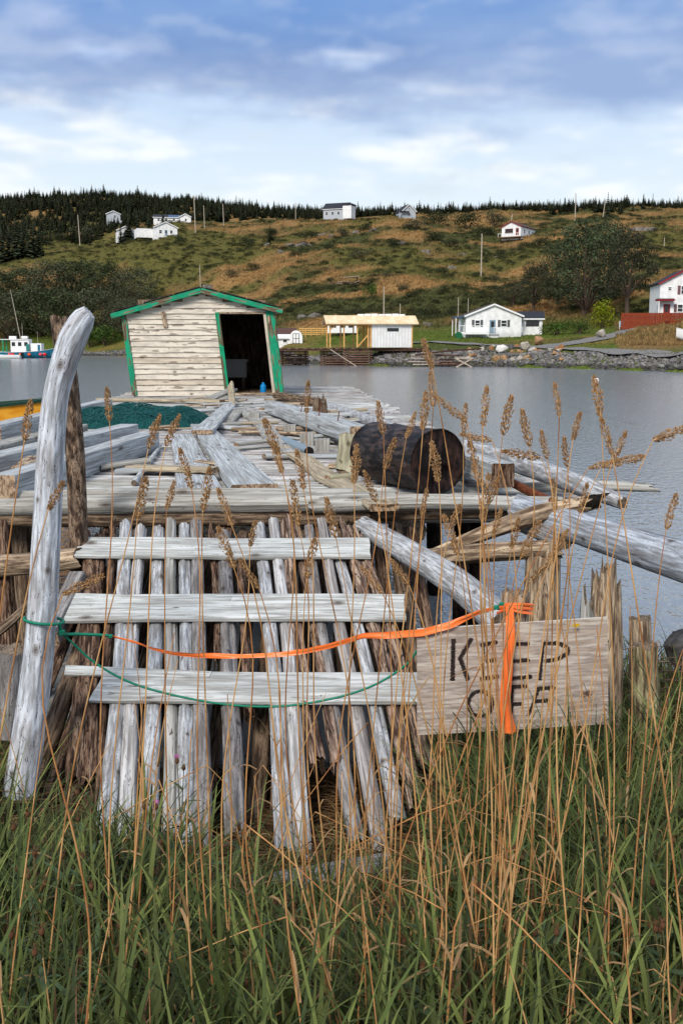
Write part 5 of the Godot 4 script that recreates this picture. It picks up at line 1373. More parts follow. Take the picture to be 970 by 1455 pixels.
func build_deck_things() -> void:
	var up := Vector3.UP
	timber("squared_timber", "long pale squared timber on the deck, nearest to the dark leaning pole", "timber", Vector3(-2.336, 1.500, -6.866) + up * 0.1, Vector3(-1.992, 1.500, -10.462) + up * 0.1, 0.19, 0.2, M.silver_p, {"group": "squared timbers stacked on the deck"})
	timber("squared_timber", "long pale squared timber, second back behind the driftwood post", "timber", Vector3(-2.889, 1.500, -7.787) + up * 0.1, Vector3(-2.425, 1.500, -11.480) + up * 0.1, 0.22, 0.2, M.silver_p, {"group": "squared timbers stacked on the deck"})
	timber("squared_timber", "long grey timber whose far end lies beside the green net", "timber", Vector3(-3.792, 1.500, -10.909) + up * 0.13, Vector3(-3.649, 1.500, -15.682) + up * 0.16, 0.2, 0.2, M.silver_p, {"group": "squared timbers stacked on the deck"})
	timber("squared_timber", "flat pale timber behind the driftwood post, between the two longer stacks", "timber", Vector3(-3.506, 1.500, -9.489) + up * 0.06, Vector3(-3.322, 1.500, -12.713) + up * 0.05, 0.24, 0.1, M.plank, {"group": "squared timbers stacked on the deck"})
	timber("timber_block", "short brown timber block with sawn end grain beside the driftwood post", "timber", Vector3(-2.451, 1.500, -7.669) + up * 0.085, Vector3(-2.564, 1.500, -8.391) + up * 0.085, 0.16, 0.17, M.brown_l)
	for k in 2:
		timber("green_board", ["upper of two green painted boards at the photo's left edge", "lower of two green painted boards at the photo's left edge"][k], "board", [Vector3(-2.751, 1.500, -7.126), Vector3(-2.595, 1.500, -6.713)][k] + up * [0.05, 0.02][k], [Vector3(-2.300, 1.500, -7.406), Vector3(-2.175, 1.500, -7.027)][k] + up * [0.05, 0.02][k], 0.12, 0.03, M.green_w)
	# the yellow-grey debris of the deck middle
	var gp := "loose planks lying along the deck"
	timber("thick_plank", "widest thick grey plank in the deck middle, split at its near end", "plank", Vector3(-0.629, 1.500, -7.229) + up * 0.045, Vector3(-1.835, 1.500, -13.036) + up * 0.05, 0.34, 0.085, M.silver_p, {"taper": 0.7, "group": gp, "jag": 0.03})
	timber("thick_plank", "flat grey plank left of the widest thick plank", "plank", Vector3(-1.004, 1.500, -7.126) + up * 0.025, Vector3(-1.898, 1.500, -11.926) + up * 0.025, 0.33, 0.05, M.silver_p, {"taper": 0.8, "group": gp, "jag": 0.03})
	timber("thick_plank", "narrow grey plank pointing at the shed doorway", "plank", Vector3(-1.575, 1.500, -11.395) + up * 0.11, Vector3(-1.980, 1.500, -17.847) + up * 0.04, 0.24, 0.05, M.silver_p, {"group": gp})
	timber("thick_plank", "short grey plank beside the one pointing at the shed doorway", "plank", Vector3(-1.619, 1.500, -13.855) + up * 0.02, Vector3(-1.709, 1.500, -16.877) + up * 0.03, 0.24, 0.05, M.plank, {"group": gp})
	timber("rotten_board", "splintered yellowish board slanting towards the dark drum", "board", Vector3(0.277, 1.500, -6.510) + up * 0.03, Vector3(-0.640, 1.500, -10.462) + up * 0.03, 0.2, 0.045, M.plank_y, {"rough": 0.12, "jag": 0.12, "wob": 0.03})
	timber("rotten_board", "splintered board slanting from the doorway towards the middle of the deck", "board", Vector3(-0.476, 1.500, -9.669) + up * 0.03, Vector3(-1.502, 1.500, -16.173) + up * 0.03, 0.22, 0.05, M.plank, {"rough": 0.14, "jag": 0.1, "wob": 0.03})
	timber("rotten_board", "tan board lying crosswise in front of the shed wall", "board", Vector3(-4.786, 1.500, -19.903) + up * 0.03, Vector3(-2.179, 1.500, -18.706) + up * 0.06, 0.2, 0.06, M.plank_y, {"rough": 0.1, "jag": 0.08})
	timber("rotten_board", "grey broken board tipped up against the shed door jamb", "board", Vector3(-2.496, 1.500, -18.934) + up * 0.08, Vector3(-2.265, 1.500, -20.975) + up * 0.18, 0.22, 0.05, M.plank, {"rough": 0.12, "jag": 0.1})
	timber("rotten_board", "short pale board standing on end by the door jamb", "board", Vector3(-1.896, 1.500, -17.644), Vector3(-2.295, 1.500, -20.975) + up * 0.28, 0.16, 0.06, M.plank_y, {"up": Vector3.BACK, "jag": 0.08, "rough": 0.12})
	for q in [[-1.09, 1.55, -10.55, -0.77, 1.57, -10.78, 0.11, "small broken board littering the deck, ninth counted from the front", 0.00],
		[-2.28, 1.55, -19.01, -1.78, 1.57, -18.98, 0.11, "small broken board littering the deck, forty-fourth counted from the front", 1.00],
		[-0.01, 1.54, -14.02, 0.72, 1.57, -14.05, 0.08, "small broken board littering the deck, twenty-third counted from the front", 2.00],
		[-1.34, 1.53, -16.94, -0.90, 1.56, -17.10, 0.10, "small broken board littering the deck, thirty-fourth counted from the front", 3.00],
		[0.23, 1.55, -9.89, 0.82, 1.56, -10.46, 0.06, "small broken board littering the deck, eighth counted from the front", 0.00],
		[-2.25, 1.53, -12.83, -1.62, 1.55, -12.85, 0.06, "small broken board littering the deck, seventeenth counted from the front", 1.00],
		[-1.74, 1.54, -18.16, -1.29, 1.58, -17.97, 0.12, "small broken board littering the deck, thirty-eighth counted from the front", 2.00],
		[-0.74, 1.53, -18.59, -0.46, 1.53, -18.38, 0.14, "small broken board littering the deck, fortieth counted from the front", 3.00],
		[-1.28, 1.55, -16.83, -0.85, 1.58, -17.24, 0.08, "small broken board littering the deck, thirty-third counted from the front", 0.00],
		[-2.80, 1.55, -14.73, -2.44, 1.55, -14.61, 0.11, "small broken board littering the deck, twenty-fourth counted from the front", 1.00],
		[-0.59, 1.54, -15.22, 0.26, 1.58, -14.93, 0.16, "small broken board littering the deck, twenty-fifth counted from the front", 2.00],
		[-1.61, 1.54, -16.25, -0.80, 1.57, -15.92, 0.10, "small broken board littering the deck, thirtieth counted from the front", 3.00],
		[-3.04, 1.54, -17.39, -2.35, 1.54, -17.29, 0.08, "small broken board littering the deck, thirty-fifth counted from the front", 0.00],
		[-1.22, 1.54, -18.69, -0.69, 1.55, -18.18, 0.07, "small broken board littering the deck, forty-first counted from the front", 1.00],
		[-0.45, 1.55, -11.35, -0.15, 1.56, -11.59, 0.11, "small broken board littering the deck, tenth counted from the front", 2.00],
		[-2.46, 1.53, -12.98, -2.08, 1.55, -12.99, 0.16, "small broken board littering the deck, nineteenth counted from the front", 3.00],
		[-2.86, 1.54, -18.76, -2.26, 1.54, -18.15, 0.08, "small broken board littering the deck, forty-third counted from the front", 0.00],
		[-0.04, 1.54, -8.99, 0.55, 1.57, -9.31, 0.09, "small broken board littering the deck, sixth counted from the front", 1.00],
		[-0.74, 1.53, -9.60, -0.08, 1.52, -9.72, 0.14, "small broken board littering the deck, seventh counted from the front", 2.00],
		[-1.22, 1.53, -12.37, -0.39, 1.53, -12.13, 0.13, "small broken board littering the deck, fifteenth counted from the front", 3.00],
		[-0.63, 1.53, -11.62, -0.08, 1.52, -11.15, 0.09, "small broken board littering the deck, twelfth counted from the front", 0.00],
		[-0.19, 1.55, -11.54, 0.47, 1.56, -10.91, 0.11, "small broken board littering the deck, eleventh counted from the front", 1.00],
		[-1.87, 1.53, -8.42, -1.24, 1.56, -8.60, 0.12, "small broken board littering the deck, nearest of them", 2.00],
		[-1.36, 1.53, -12.80, -0.49, 1.54, -12.86, 0.13, "small broken board littering the deck, sixteenth counted from the front", 3.00],
		[-2.04, 1.55, -18.21, -1.56, 1.58, -17.78, 0.07, "small broken board littering the deck, thirty-ninth counted from the front", 0.00],
		[-0.19, 1.54, -14.00, 0.49, 1.57, -14.37, 0.09, "small broken board littering the deck, twenty-second counted from the front", 1.00],
		[-0.36, 1.55, -16.52, 0.13, 1.55, -16.25, 0.10, "small broken board littering the deck, thirty-second counted from the front", 2.00],
		[-1.47, 1.55, -19.54, -1.15, 1.56, -19.62, 0.08, "small broken board littering the deck, forty-fifth counted from the front", 3.00],
		[-2.08, 1.54, -8.64, -1.69, 1.58, -8.87, 0.14, "small broken board littering the deck, third counted from the front", 0.00],
		[-1.70, 1.55, -13.24, -0.86, 1.56, -13.54, 0.12, "small broken board littering the deck, twenty-first counted from the front", 1.00],
		[-2.38, 1.55, -15.91, -1.66, 1.56, -16.52, 0.13, "small broken board littering the deck, twenty-seventh counted from the front", 2.00],
		[-2.78, 1.53, -17.86, -2.11, 1.56, -17.55, 0.10, "small broken board littering the deck, thirty-seventh counted from the front", 3.00],
		[-0.45, 1.54, -11.93, -0.18, 1.57, -12.17, 0.08, "small broken board littering the deck, thirteenth counted from the front", 0.00],
		[-0.36, 1.55, -12.03, 0.08, 1.55, -12.06, 0.15, "small broken board littering the deck, fourteenth counted from the front", 1.00],
		[-1.31, 1.55, -15.95, -0.47, 1.57, -15.77, 0.08, "small broken board littering the deck, twenty-eighth counted from the front", 2.00],
		[-1.28, 1.55, -8.99, -0.80, 1.55, -8.50, 0.09, "small broken board littering the deck, fifth counted from the front", 3.00],
		[-2.74, 1.54, -15.38, -2.30, 1.55, -15.20, 0.14, "small broken board littering the deck, twenty-sixth counted from the front", 0.00],
		[-1.78, 1.54, -8.59, -1.04, 1.58, -8.12, 0.15, "small broken board littering the deck, second counted from the front", 1.00],
		[-2.41, 1.55, -17.68, -1.89, 1.57, -18.09, 0.12, "small broken board littering the deck, thirty-sixth counted from the front", 2.00],
		[-0.08, 1.54, -8.77, 0.44, 1.58, -8.43, 0.17, "small broken board littering the deck, fourth counted from the front", 3.00],
		[-2.41, 1.53, -16.41, -2.01, 1.57, -16.31, 0.15, "small broken board littering the deck, thirty-first counted from the front", 0.00],
		[-3.02, 1.55, -19.82, -2.70, 1.57, -20.03, 0.11, "small broken board littering the deck, farthest of them", 1.00],
		[-1.67, 1.53, -13.19, -1.08, 1.52, -12.90, 0.15, "small broken board littering the deck, twentieth counted from the front", 2.00],
		[-1.24, 1.53, -18.72, -0.71, 1.54, -18.18, 0.15, "small broken board littering the deck, forty-second counted from the front", 3.00],
		[-1.91, 1.54, -12.95, -1.35, 1.56, -13.35, 0.16, "small broken board littering the deck, eighteenth counted from the front", 0.00],
		[-0.22, 1.53, -16.06, 0.36, 1.56, -16.30, 0.16, "small broken board littering the deck, twenty-ninth counted from the front", 1.00]]:
		timber("broken_lath", q[7], "board", Vector3(q[0], q[1], q[2]), Vector3(q[3], q[4], q[5]), q[6], q[6] * 0.3, [M.plank, M.plank_y, M.silver_p, M.brown_l][int(q[8])], {"rough": 0.15, "jag": 0.06, "group": "broken boards littering the deck", "seg": 0.1})
	# white stick
	log_thing("birch_stick", "thin white peeling stick lying on the bare deck poles", "stick", [Vector3(-1.602, 1.500, -7.708) + up * 0.03, Vector3(-1.741, 1.500, -8.985) + up * 0.03, Vector3(-1.934, 1.500, -10.756) + up * 0.03], [0.024, 0.024, 0.016], M.birch, {"sides": 10, "rough": 0.1})
	# curb beam on blocks
	var cb := thing("curb_beam", "long whitish squared beam raised on blocks along the deck edge", "beam", Vector3(-0.306, 1.641, -12.500))
	var sh := Shape.new()
	plank_into(sh, Vector3(0.203, 1.695, -10.000), Vector3(-1.108, 1.600, -16.200), 0.24, 0.18, {"m": M.silver_p, "e": M.end_g, "seg": 0.15, "rough": 0.04, "bevel": 0.015, "mids": 3, "wob": 0.01, "seed": 4.0})
	put(sh, "beam", cb)
	for b in [[Vector3(-0.197, 1.500, -10.391), 0.15], [Vector3(-0.378, 1.500, -10.987), 0.15], [Vector3(-1.248, 1.500, -14.506), 0.14], [Vector3(-0.630, 1.500, -12.307), 0.14]]:
		sh = Shape.new()
		sh.box(M.plank, b[0] + up * 0.06, Vector3(b[1], 0.13, 0.2))
		put(sh, "block", cb)
	for s in [[Vector3(-0.536, 1.676, -13.000), 0.16], [Vector3(-0.054, 1.699, -11.000), 0.18], [Vector3(-0.277, 1.712, -12.000), 0.2]]:
		sh = Shape.new()
		log_into(sh, [s[0] - up * 0.02, s[0] + up * s[1] + Vector3(0.03, 0, 0)], [0.008, 0.006], {"sides": 5, "seg": 0.1, "m": M.rust, "e": M.rust})
		put(sh, "spike", cb)
	var er := "logs along the wharf's seaward edge"
	log_thing("edge_pole", "round grey log with its cut end showing behind the dark drum", "log", [Vector3(0.625, 1.627, -11.600), Vector3(0.343, 1.567, -14.000), Vector3(-0.289, 1.516, -18.000)], [0.08, 0.085, 0.085], M.silver, {"group": er})
	log_thing("edge_pole", "dark squared log beyond the whitish beam near the shed corner", "log", [Vector3(-0.378, 1.500, -18.054) + up * 0.05, Vector3(-1.310, 1.500, -20.425) + up * 0.08], [0.1, 0.09], M.brown, {"group": er, "sides": 8, "seg": 0.3})
	log_thing("mooring_stub", "short rotten brown stub standing between the whitish beam and the round log", "post", [Vector3(-0.325, 1.500, -15.524), Vector3(-0.336, 1.500, -15.524) + up * 0.25], [0.1, 0.09], M.brown, {"rough": 0.25, "jag": 0.1})
	log_thing("metal_pipe", "short blue-grey pipe stub lying on the deck before the beam blocks", "pipe", [Vector3(-0.319, 1.500, -9.856) + up * 0.05, Vector3(-0.617, 1.500, -10.987) + up * 0.05], [0.05, 0.05], M.pipe_blue, {"rough": 0.02, "jag": 0.0, "e": M.dark})
	timber("pale_slab", "pale yellow broken slab propped behind the dark drum", "slab", Vector3(0.012, 1.500, -8.391) + up * 0.02, Vector3(0.053, 1.500, -8.391) + up * 0.35, 0.13, 0.05, M.foam, {"up": Vector3.BACK, "rough": 0.5, "jag": 0.14, "seg": 0.025, "wob": 0.03})
	timber("pale_slab", "small pale yellow slab lying at the foot of the propped one", "slab", Vector3(-0.128, 1.500, -7.868) + up * 0.04, Vector3(0.085, 1.500, -8.035) + up * 0.04, 0.1, 0.06, M.foam, {"rough": 0.2, "jag": 0.06, "seg": 0.04})
	build_drum()
	# seaward corner
	timber("hollow_timber", "squared grey timber with a rotted hollow end beside the drum", "timber", Vector3(1.133, 1.685, -6.950), Vector3(0.938, 1.632, -8.600), 0.17, 0.17, M.silver_p, {"rough": 0.08, "jag": 0.09, "e": M.rot})
	log_thing("driftwood_log", "smooth grey log tapering to a point over the corner of the wharf", "log", [Vector3(1.796, 1.586, -6.350), Vector3(1.634, 1.641, -6.700), Vector3(1.392, 1.677, -7.600), Vector3(1.106, 1.686, -8.900)], [0.04, 0.068, 0.075, 0.07], M.silver, {"group": er})
	log_thing("driftwood_log", "thin pale log sticking out over the water past the corner", "log", [Vector3(2.339, 1.518, -7.500), Vector3(1.907, 1.521, -7.600), Vector3(0.978, 1.428, -7.900)], [0.03, 0.045, 0.05], M.plank, {"group": er, "jag": 0.08})
	log_thing("rusty_pipe", "rusty iron pipe lying under the pointed log", "pipe", [Vector3(1.461, 1.518, -6.600), Vector3(1.222, 1.604, -7.300)], [0.036, 0.03], M.rust, {"rough": 0.15, "sides": 12})
	log_thing("split_rail", "split weathered rail rising towards the pointed log's tip", "rail", [Vector3(0.585, 1.234, -6.450), Vector3(0.979, 1.407, -6.400), Vector3(1.285, 1.526, -6.350), Vector3(1.576, 1.598, -6.300)], [0.03, 0.052, 0.062, 0.05], M.brown_l, {"rough": 0.3, "jag": 0.12, "group": er})
	log_thing("split_rail", "lower horizontal weathered rail over the water", "rail", [Vector3(0.468, 1.213, -6.350), Vector3(0.878, 1.275, -6.300), Vector3(1.394, 1.327, -6.200)], [0.06, 0.062, 0.06], M.brown_l, {"rough": 0.25, "jag": 0.08, "group": er})
	log_thing("split_rail", "short round grey rail end between the lower rail and the big blue-grey log", "rail", [Vector3(1.390, 1.382, -6.150), Vector3(1.173, 1.428, -6.600)], [0.062, 0.06], M.silver_d, {"group": er})
	log_thing("driftwood_log", "big blue-grey log running off the photo's edge over the water", "log", [Vector3(1.974, 1.412, -5.050), Vector3(1.197, 1.489, -6.750)], [0.115, 0.092], M.log_b, {"group": er, "rough": 0.07})
	log_thing("rotten_post", "ragged brown post under the lower rail", "post", [Vector3(1.283, 1.239, -6.250) - up * 1.9, Vector3(1.276, 0.994, -6.220), Vector3(1.281, 1.308, -6.250)], [0.12, 0.105, 0.1], M.brown_l, {"rough": 0.3, "jag": 0.1})
	log_thing("driftwood_log", "pale log slanting down from the deck edge to behind the sign", "log", [Vector3(0.827, 1.171, -4.950), Vector3(0.623, 1.268, -5.600), Vector3(0.146, 1.390, -6.600)], [0.082, 0.083, 0.07], M.silver, {"rough": 0.12})
	# left of the ramp
	log_thing("cross_log", "brown horizontal log between the posts left of the ramp", "log", [Vector3(-2.460, 1.178, -6.300), Vector3(-1.991, 1.217, -6.250), Vector3(-1.654, 1.264, -6.200)], [0.07, 0.07, 0.066], M.brown_l, {"rough": 0.22, "jag": 0.04})
	log_thing("prop_pole", "reddish brown prop pole at the photo's left edge under the deck", "pole", [Vector3(-2.053, 0.589, -5.900), Vector3(-2.267, 1.404, -6.600)], [0.05, 0.045], M.rot, {})
	log_thing("prop_pole", "brown crooked branch prop left of the driftwood post", "pole", [Vector3(-2.009, 0.923, -5.600), Vector3(-1.905, 1.015, -5.800), Vector3(-1.823, 1.139, -6.000)], [0.03, 0.026, 0.02], M.brown, {"sides": 8})
	timber("prop_beam", "dark squared brace slanting behind the driftwood post", "beam", Vector3(-1.606, 1.170, -6.000), Vector3(-1.646, 0.952, -5.500), 0.1, 0.11, M.silver_d, {})
	log_thing("cut_stump", "grey sawn stump top at the photo's left edge", "stump", [Vector3(-1.707, 0.626, -4.900), Vector3(-1.676, 1.067, -4.900)], [0.1, 0.09], M.silver_d, {"up": Vector3.BACK})
	# right of the sign
	var ss := thing("split_stump", "tall grey stump split into splinters beside the sign", "stump", Vector3(1.465, 0.546, -5.200))
	for q in [[843, 852, 1010, 0.045], [858, 805, 1020, 0.05], [874, 795, 1020, 0.055], [884, 826, 1020, 0.045], [866, 840, 1030, 0.06]]:
		sh = Shape.new()
		var d: float = 5.2 + rng.randf_range(-0.05, 0.05)
		var x: float = (q[0] - 485.0) / 1428.0 * d
		var yt: float = CAM_Y - (q[1] - 491.0) / 1428.0 * d * 1.03
		log_into(sh, [Vector3(x + 0.02, bank(x, d) - 0.1, -d), Vector3(x + 0.01, yt - 0.4, -d), Vector3(x, yt, -d)], [q[3] * 1.1, q[3], q[3] * 0.7], {"sides": 12, "seg": 0.05, "rough": 0.4, "jag": 0.12, "m": [M.brown_l, M.plank][int(q[0]) % 2], "seed": q[0]})
		put(sh, "splinter", ss)
	log_thing("cut_stump", "short sawn stump behind, upper of two right of the split stump", "stump", [Vector3(1.788, 0.218, -5.700), Vector3(1.742, 1.008, -5.700)], [0.075, 0.062], M.brown_l, {"up": Vector3.BACK})
	log_thing("cut_stump", "short lichen-grey sawn stump in front, lower of two right of the split stump", "stump", [Vector3(1.664, 0.303, -5.200), Vector3(1.619, 0.998, -5.200)], [0.085, 0.068], M.stump, {"up": Vector3.BACK})
	log_thing("sign_post", "low sawn post behind the sign with orange tape tied round it", "post", [Vector3(0.78, 0.2, -4.72), Vector3(0.842, 1.405, -4.720)], [0.075, 0.07], M.brown_l, {"up": Vector3.BACK})
	var bp := thing("brush_pile", "tangle of dark dead twigs on the bank at the photo's right edge", "brush", Vector3(1.843, 0.551, -5.400))
	sh = Shape.new()
	for k in 90:
		var o: Vector3 = Vector3(1.836, 0.675, -5.400) + Vector3(rng.randf_range(-0.25, 0.5), rng.randf_range(-0.16, 0.2), rng.randf_range(-0.3, 0.3))
		var v := Vector3(rng.randfn(), rng.randfn() * 0.5, rng.randfn()).normalized() * rng.randf_range(0.1, 0.3)
		log_into(sh, [o, o + v * 0.5 + Vector3(rng.randfn(), rng.randfn(), 0) * 0.03, o + v], [0.004, 0.003, 0.0015], {"sides": 4, "seg": 0.08, "m": [M.rot, M.bark][k % 2], "e": M.rot})
	var tw := put(sh, "twigs", bp)
	tw.set_meta("kind", "stuff")
	var rk := MeshInstance3D.new()
	rk.mesh = with_mat(rock_mesh(64), M.rock_grey)
	rk.name = numbered("boulder")
	rk.position = Vector3(2.077, 0.759, -6.000)
	rk.scale = Vector3(0.32, 0.24, 0.3)
	add_child(rk)
	tag(rk, "dark rock on the near bank behind the sawn stumps", "boulder")

func build_drum() -> void:
	var a := Vector3(0.704, 1.728, -7.300)
	var b := Vector3(0.264, 1.687, -8.150)
	a.y = DECK + 0.245; b.y = DECK + 0.235
	var t := thing("metal_drum", "dark tarred drum lying on its side at the deck edge", "drum", (a + b) / 2 - Vector3(0, 0.24, 0))
	var n := 36
	var sh := Shape.new()
	var prof := [[0.0, 0.236], [0.0, 0.242], [0.012, 0.244], [0.025, 0.24], [0.06, 0.238], [0.30, 0.234], [0.33, 0.243], [0.36, 0.234], [0.6, 0.233], [0.64, 0.242], [0.67, 0.233], [0.94, 0.23], [0.975, 0.236], [1.0, 0.22]]
	var ax := (b - a).normalized()
	var x := ax.cross(Vector3.UP).normalized()
	var y := x.cross(ax)
	var len := (b - a).length()
	var pts := PackedVector3Array(); var uvs := PackedVector2Array()
	for e in prof:
		for k in n + 1:
			var an := TAU * k / n
			var rr: float = e[1] * (1.0 + 0.035 * fn.get_noise_3d(cos(an) * 70.0, sin(an) * 70.0, e[0] * 120.0))
			pts.append(a + ax * e[0] * len + (x * cos(an) + y * sin(an)) * rr)
			uvs.append(Vector2(an * 0.24, e[0] * len))
	sh.grid(M.tar, pts, prof.size(), n + 1, uvs)
	put(sh, "shell", t)
	for e in 2:
		sh = Shape.new()
		var c: Vector3 = a + ax * 0.014 if e == 0 else b - ax * 0.03
		pts = PackedVector3Array(); uvs = PackedVector2Array()
		for q in 6:
			for k in n + 1:
				var an := TAU * k / n
				var rr := 0.238 * q / 5.0
				var bump := 0.018 * fn.get_noise_2d(cos(an) * rr * 500.0 + e * 99.0, sin(an) * rr * 500.0)
				if an > 4.5 and an < 5.9: bump += 0.045 * (1.0 - absf(q - 3.0) / 3.0)
				pts.append(c + ax * bump + (x * cos(an) + y * sin(an)) * rr)
				uvs.append(Vector2(cos(an), sin(an)) * rr)
		sh.grid(M.tar_rust, pts, 6, n + 1, uvs)
		put(sh, "end_plate", t)
	sh = Shape.new()
	log_into(sh, [a + ax * 0.05 + y * 0.03, a + ax * 0.012 + y * 0.03], [0.03, 0.026], {"sides": 9, "seg": 0.02, "m": M.plank_y, "e": M.plank_y, "rough": 0.2})
	put(sh, "bung", t)

# ------------------------------------------------------------------ slipway ramp
func build_ramp() -> void:
	var t := thing("slipway_ramp", "steep slipway of grey upright poles with three boards nailed across", "slipway", Vector3(-0.8, 0.4, -4.3))
	var k := 0
	for p in [[Vector3(-1.646, 1.347, -6.472), Vector3(-1.266, 0.508, -4.569), 0.05, "rot"], [Vector3(-1.573, 1.367, -6.516), Vector3(-1.205, 0.508, -4.569), 0.036, "rot"], [Vector3(-1.423, 1.394, -6.577), Vector3(-1.052, 0.320, -4.143), 0.043, "silver"], [Vector3(-1.328, 1.380, -6.547), Vector3(-0.969, 0.359, -4.230), 0.038, "deck"], [Vector3(-1.207, 1.380, -6.547), Vector3(-0.861, 0.320, -4.143), 0.04, "silver"], [Vector3(-1.130, 1.387, -6.562), Vector3(-0.784, 0.374, -4.265), 0.033, "plank"],
		[Vector3(-1.041, 1.387, -6.562), Vector3(-0.690, 0.320, -4.143), 0.038, "silver"], [Vector3(-0.959, 1.394, -6.577), Vector3(-0.613, 0.336, -4.177), 0.037, "silver_d"], [Vector3(-0.773, 1.361, -6.501), Vector3(-0.481, 0.366, -4.247), 0.044, "silver_d"], [Vector3(-0.660, 1.328, -6.427), Vector3(-0.486, 0.690, -4.980), 0.024, "rot"], [Vector3(-0.548, 1.394, -6.577), Vector3(-0.251, 0.336, -4.177), 0.039, "silver"], [Vector3(-0.454, 1.394, -6.577), Vector3(-0.172, 0.320, -4.143), 0.035, "deck"],
		[Vector3(-0.373, 1.380, -6.547), Vector3(-0.114, 0.553, -4.671), 0.033, "rot_g"], [Vector3(-0.299, 1.387, -6.562), Vector3(-0.017, 0.544, -4.650), 0.032, "rot_g"], [Vector3(-0.210, 1.380, -6.547), Vector3(0.073, 0.359, -4.230), 0.033, "silver_d"], [Vector3(-0.135, 1.387, -6.562), Vector3(0.176, 0.336, -4.177), 0.033, "deck_b"], [Vector3(-0.061, 1.387, -6.562), Vector3(0.263, 0.406, -4.338), 0.034, "silver"], [Vector3(0.023, 1.380, -6.547), Vector3(0.342, 0.456, -4.450), 0.036, "rot_g"], [Vector3(0.097, 1.354, -6.486), Vector3(0.417, 0.544, -4.650), 0.03, "rot_g"], [Vector3(-0.862, 1.380, -6.547), Vector3(-0.682, 0.854, -5.354), 0.02, "rot"], [Vector3(-1.515, 1.380, -6.547), Vector3(-1.150, 0.473, -4.489), 0.022, "rot"]]:
		var sh := Shape.new()
		var rot: bool = String(p[3]).begins_with("rot")
		var mid: Vector3 = p[0].lerp(p[1], 0.5) + Vector3(rng.randf_range(-0.03, 0.03), 0, rng.randf_range(-0.025, 0.025))
		log_into(sh, [p[0] + Vector3(0, rng.randf_range(-0.02, 0.05), 0), mid, p[1]], [p[2] * 0.98, p[2] * 1.08, p[2] * 1.14], {"splits": 3, "split_depth": 0.34, "sides": 26, "seg": 0.045, "rough": 0.42 if rot else 0.22, "wob": 0.012, "fl": 0.5, "fa": 3.0 if rot else 2.0, "jag": 0.09 if rot else 0.02, "m": M[p[3]], "e": M.rot, "seed": k * 3.7, "up": Vector3.BACK})
		put(sh, "pole", t)
		k += 1
	# second layer of rotten poles, added behind to keep the gaps dark
	for q in 21:
		var sh := Shape.new()
		var x := -1.62 + q * 0.105 + rng.randf_range(-0.02, 0.02)
		var rad := rng.randf_range(0.036, 0.052)
		var spread := (x + 0.75) * 0.1
		var foot := Vector3(x + spread, 0.2, -4.45)
		if x > -0.32 and x < 0.06 or x > -0.85 and x < -0.72: foot = Vector3(x + spread * 0.5, 0.66, -5.3)
		log_into(sh, [Vector3(x, 1.3 + rng.randf_range(-0.05, 0.04), -6.86), Vector3(x + spread * 0.4, 0.75, -5.55), foot], [rad, rad, rad], {"sides": 10, "seg": 0.1, "rough": 0.3, "jag": 0.05, "m": [M.rot, M.brown][q % 2], "seed": q * 1.9, "up": Vector3.BACK})
		put(sh, "backing_pole", t)
	var along := Vector3(0, 0.404, -0.915)
	var off := Vector3(0, 0.915, 0.404)
	for b in [[Vector3(-1.669, 1.261, -6.276), Vector3(0.161, 1.255, -6.262), 0.205], [Vector3(-1.620, 1.010, -5.707), Vector3(0.405, 1.018, -5.725), 0.235], [Vector3(-1.290, 0.747, -5.109), Vector3(0.399, 0.742, -5.100), 0.225]]:
		var sh := Shape.new()
		sweep(sh, pv([b[0] + off * 0.062, b[1] + off * 0.06]), PackedFloat32Array([1.0, 1.0]), rect(0.028, b[2], 0.004, 4), along, {"m": M.plank_w, "e": M.end_g, "seg": 0.04, "rough": 0.035, "fl": 1.2, "jag": 0.06, "wob": 0.008, "seed": b[2] * 500.0})
		put(sh, "cross_board", t)
	for b in [[Vector3(-1.483, 0.797, -5.224), Vector3(-0.701, 0.779, -5.184), 0.07, 77.0], [Vector3(-1.633, 1.056, -5.810), Vector3(-0.646, 1.040, -5.773), 0.06, 79.0]]:
		var sp := Shape.new()
		sweep(sp, pv([b[0] + off * 0.062, b[1] + off * 0.07]), PackedFloat32Array([1.0, 0.7]), rect(0.024, b[2], 0.004, 2), along, {"m": M.plank_w, "e": M.end_g, "seg": 0.04, "rough": 0.1, "jag": 0.05, "seed": b[3]})
		put(sp, "splinter", t)
	# timber lying in the grass at the foot
	timber("sunken_timber", "grey timber half hidden in the grass below the ramp", "timber", Vector3(-0.435, 0.411, -3.700), Vector3(0.212, 0.504, -3.750), 0.14, 0.1, M.silver_d, {"rough": 0.1, "jag": 0.05})
	timber("sunken_timber", "second grey timber in the grass, nearer than the one at the ramp's foot", "timber", Vector3(-0.453, 0.519, -3.200), Vector3(-0.134, 0.559, -3.200), 0.14, 0.1, M.silver_d, {"rough": 0.1, "jag": 0.05})
	# the driftwood post and the dark pole
	log_thing("driftwood_post", "tall crooked silvery driftwood post leaning at the photo's left side", "post", [Vector3(-1.541, 0.445, -4.550), Vector3(-1.487, 0.816, -4.600), Vector3(-1.423, 1.236, -4.600), Vector3(-1.373, 1.711, -4.600), Vector3(-1.348, 1.975, -4.600), Vector3(-1.319, 2.234, -4.600), Vector3(-1.297, 2.362, -4.600), Vector3(-1.259, 2.489, -4.600), Vector3(-1.209, 2.615, -4.600), Vector3(-1.158, 2.702, -4.600), Vector3(-1.132, 2.727, -4.600)], [0.082, 0.075, 0.069, 0.066, 0.064, 0.06, 0.058, 0.061, 0.065, 0.054, 0.036], M.silver_b, {"sides": 40, "splits": 4, "split_depth": 0.15, "seg": 0.03, "rough": 0.1, "fl": 0.8, "e": M.silver_b, "up": Vector3.BACK, "jag": 0.004})
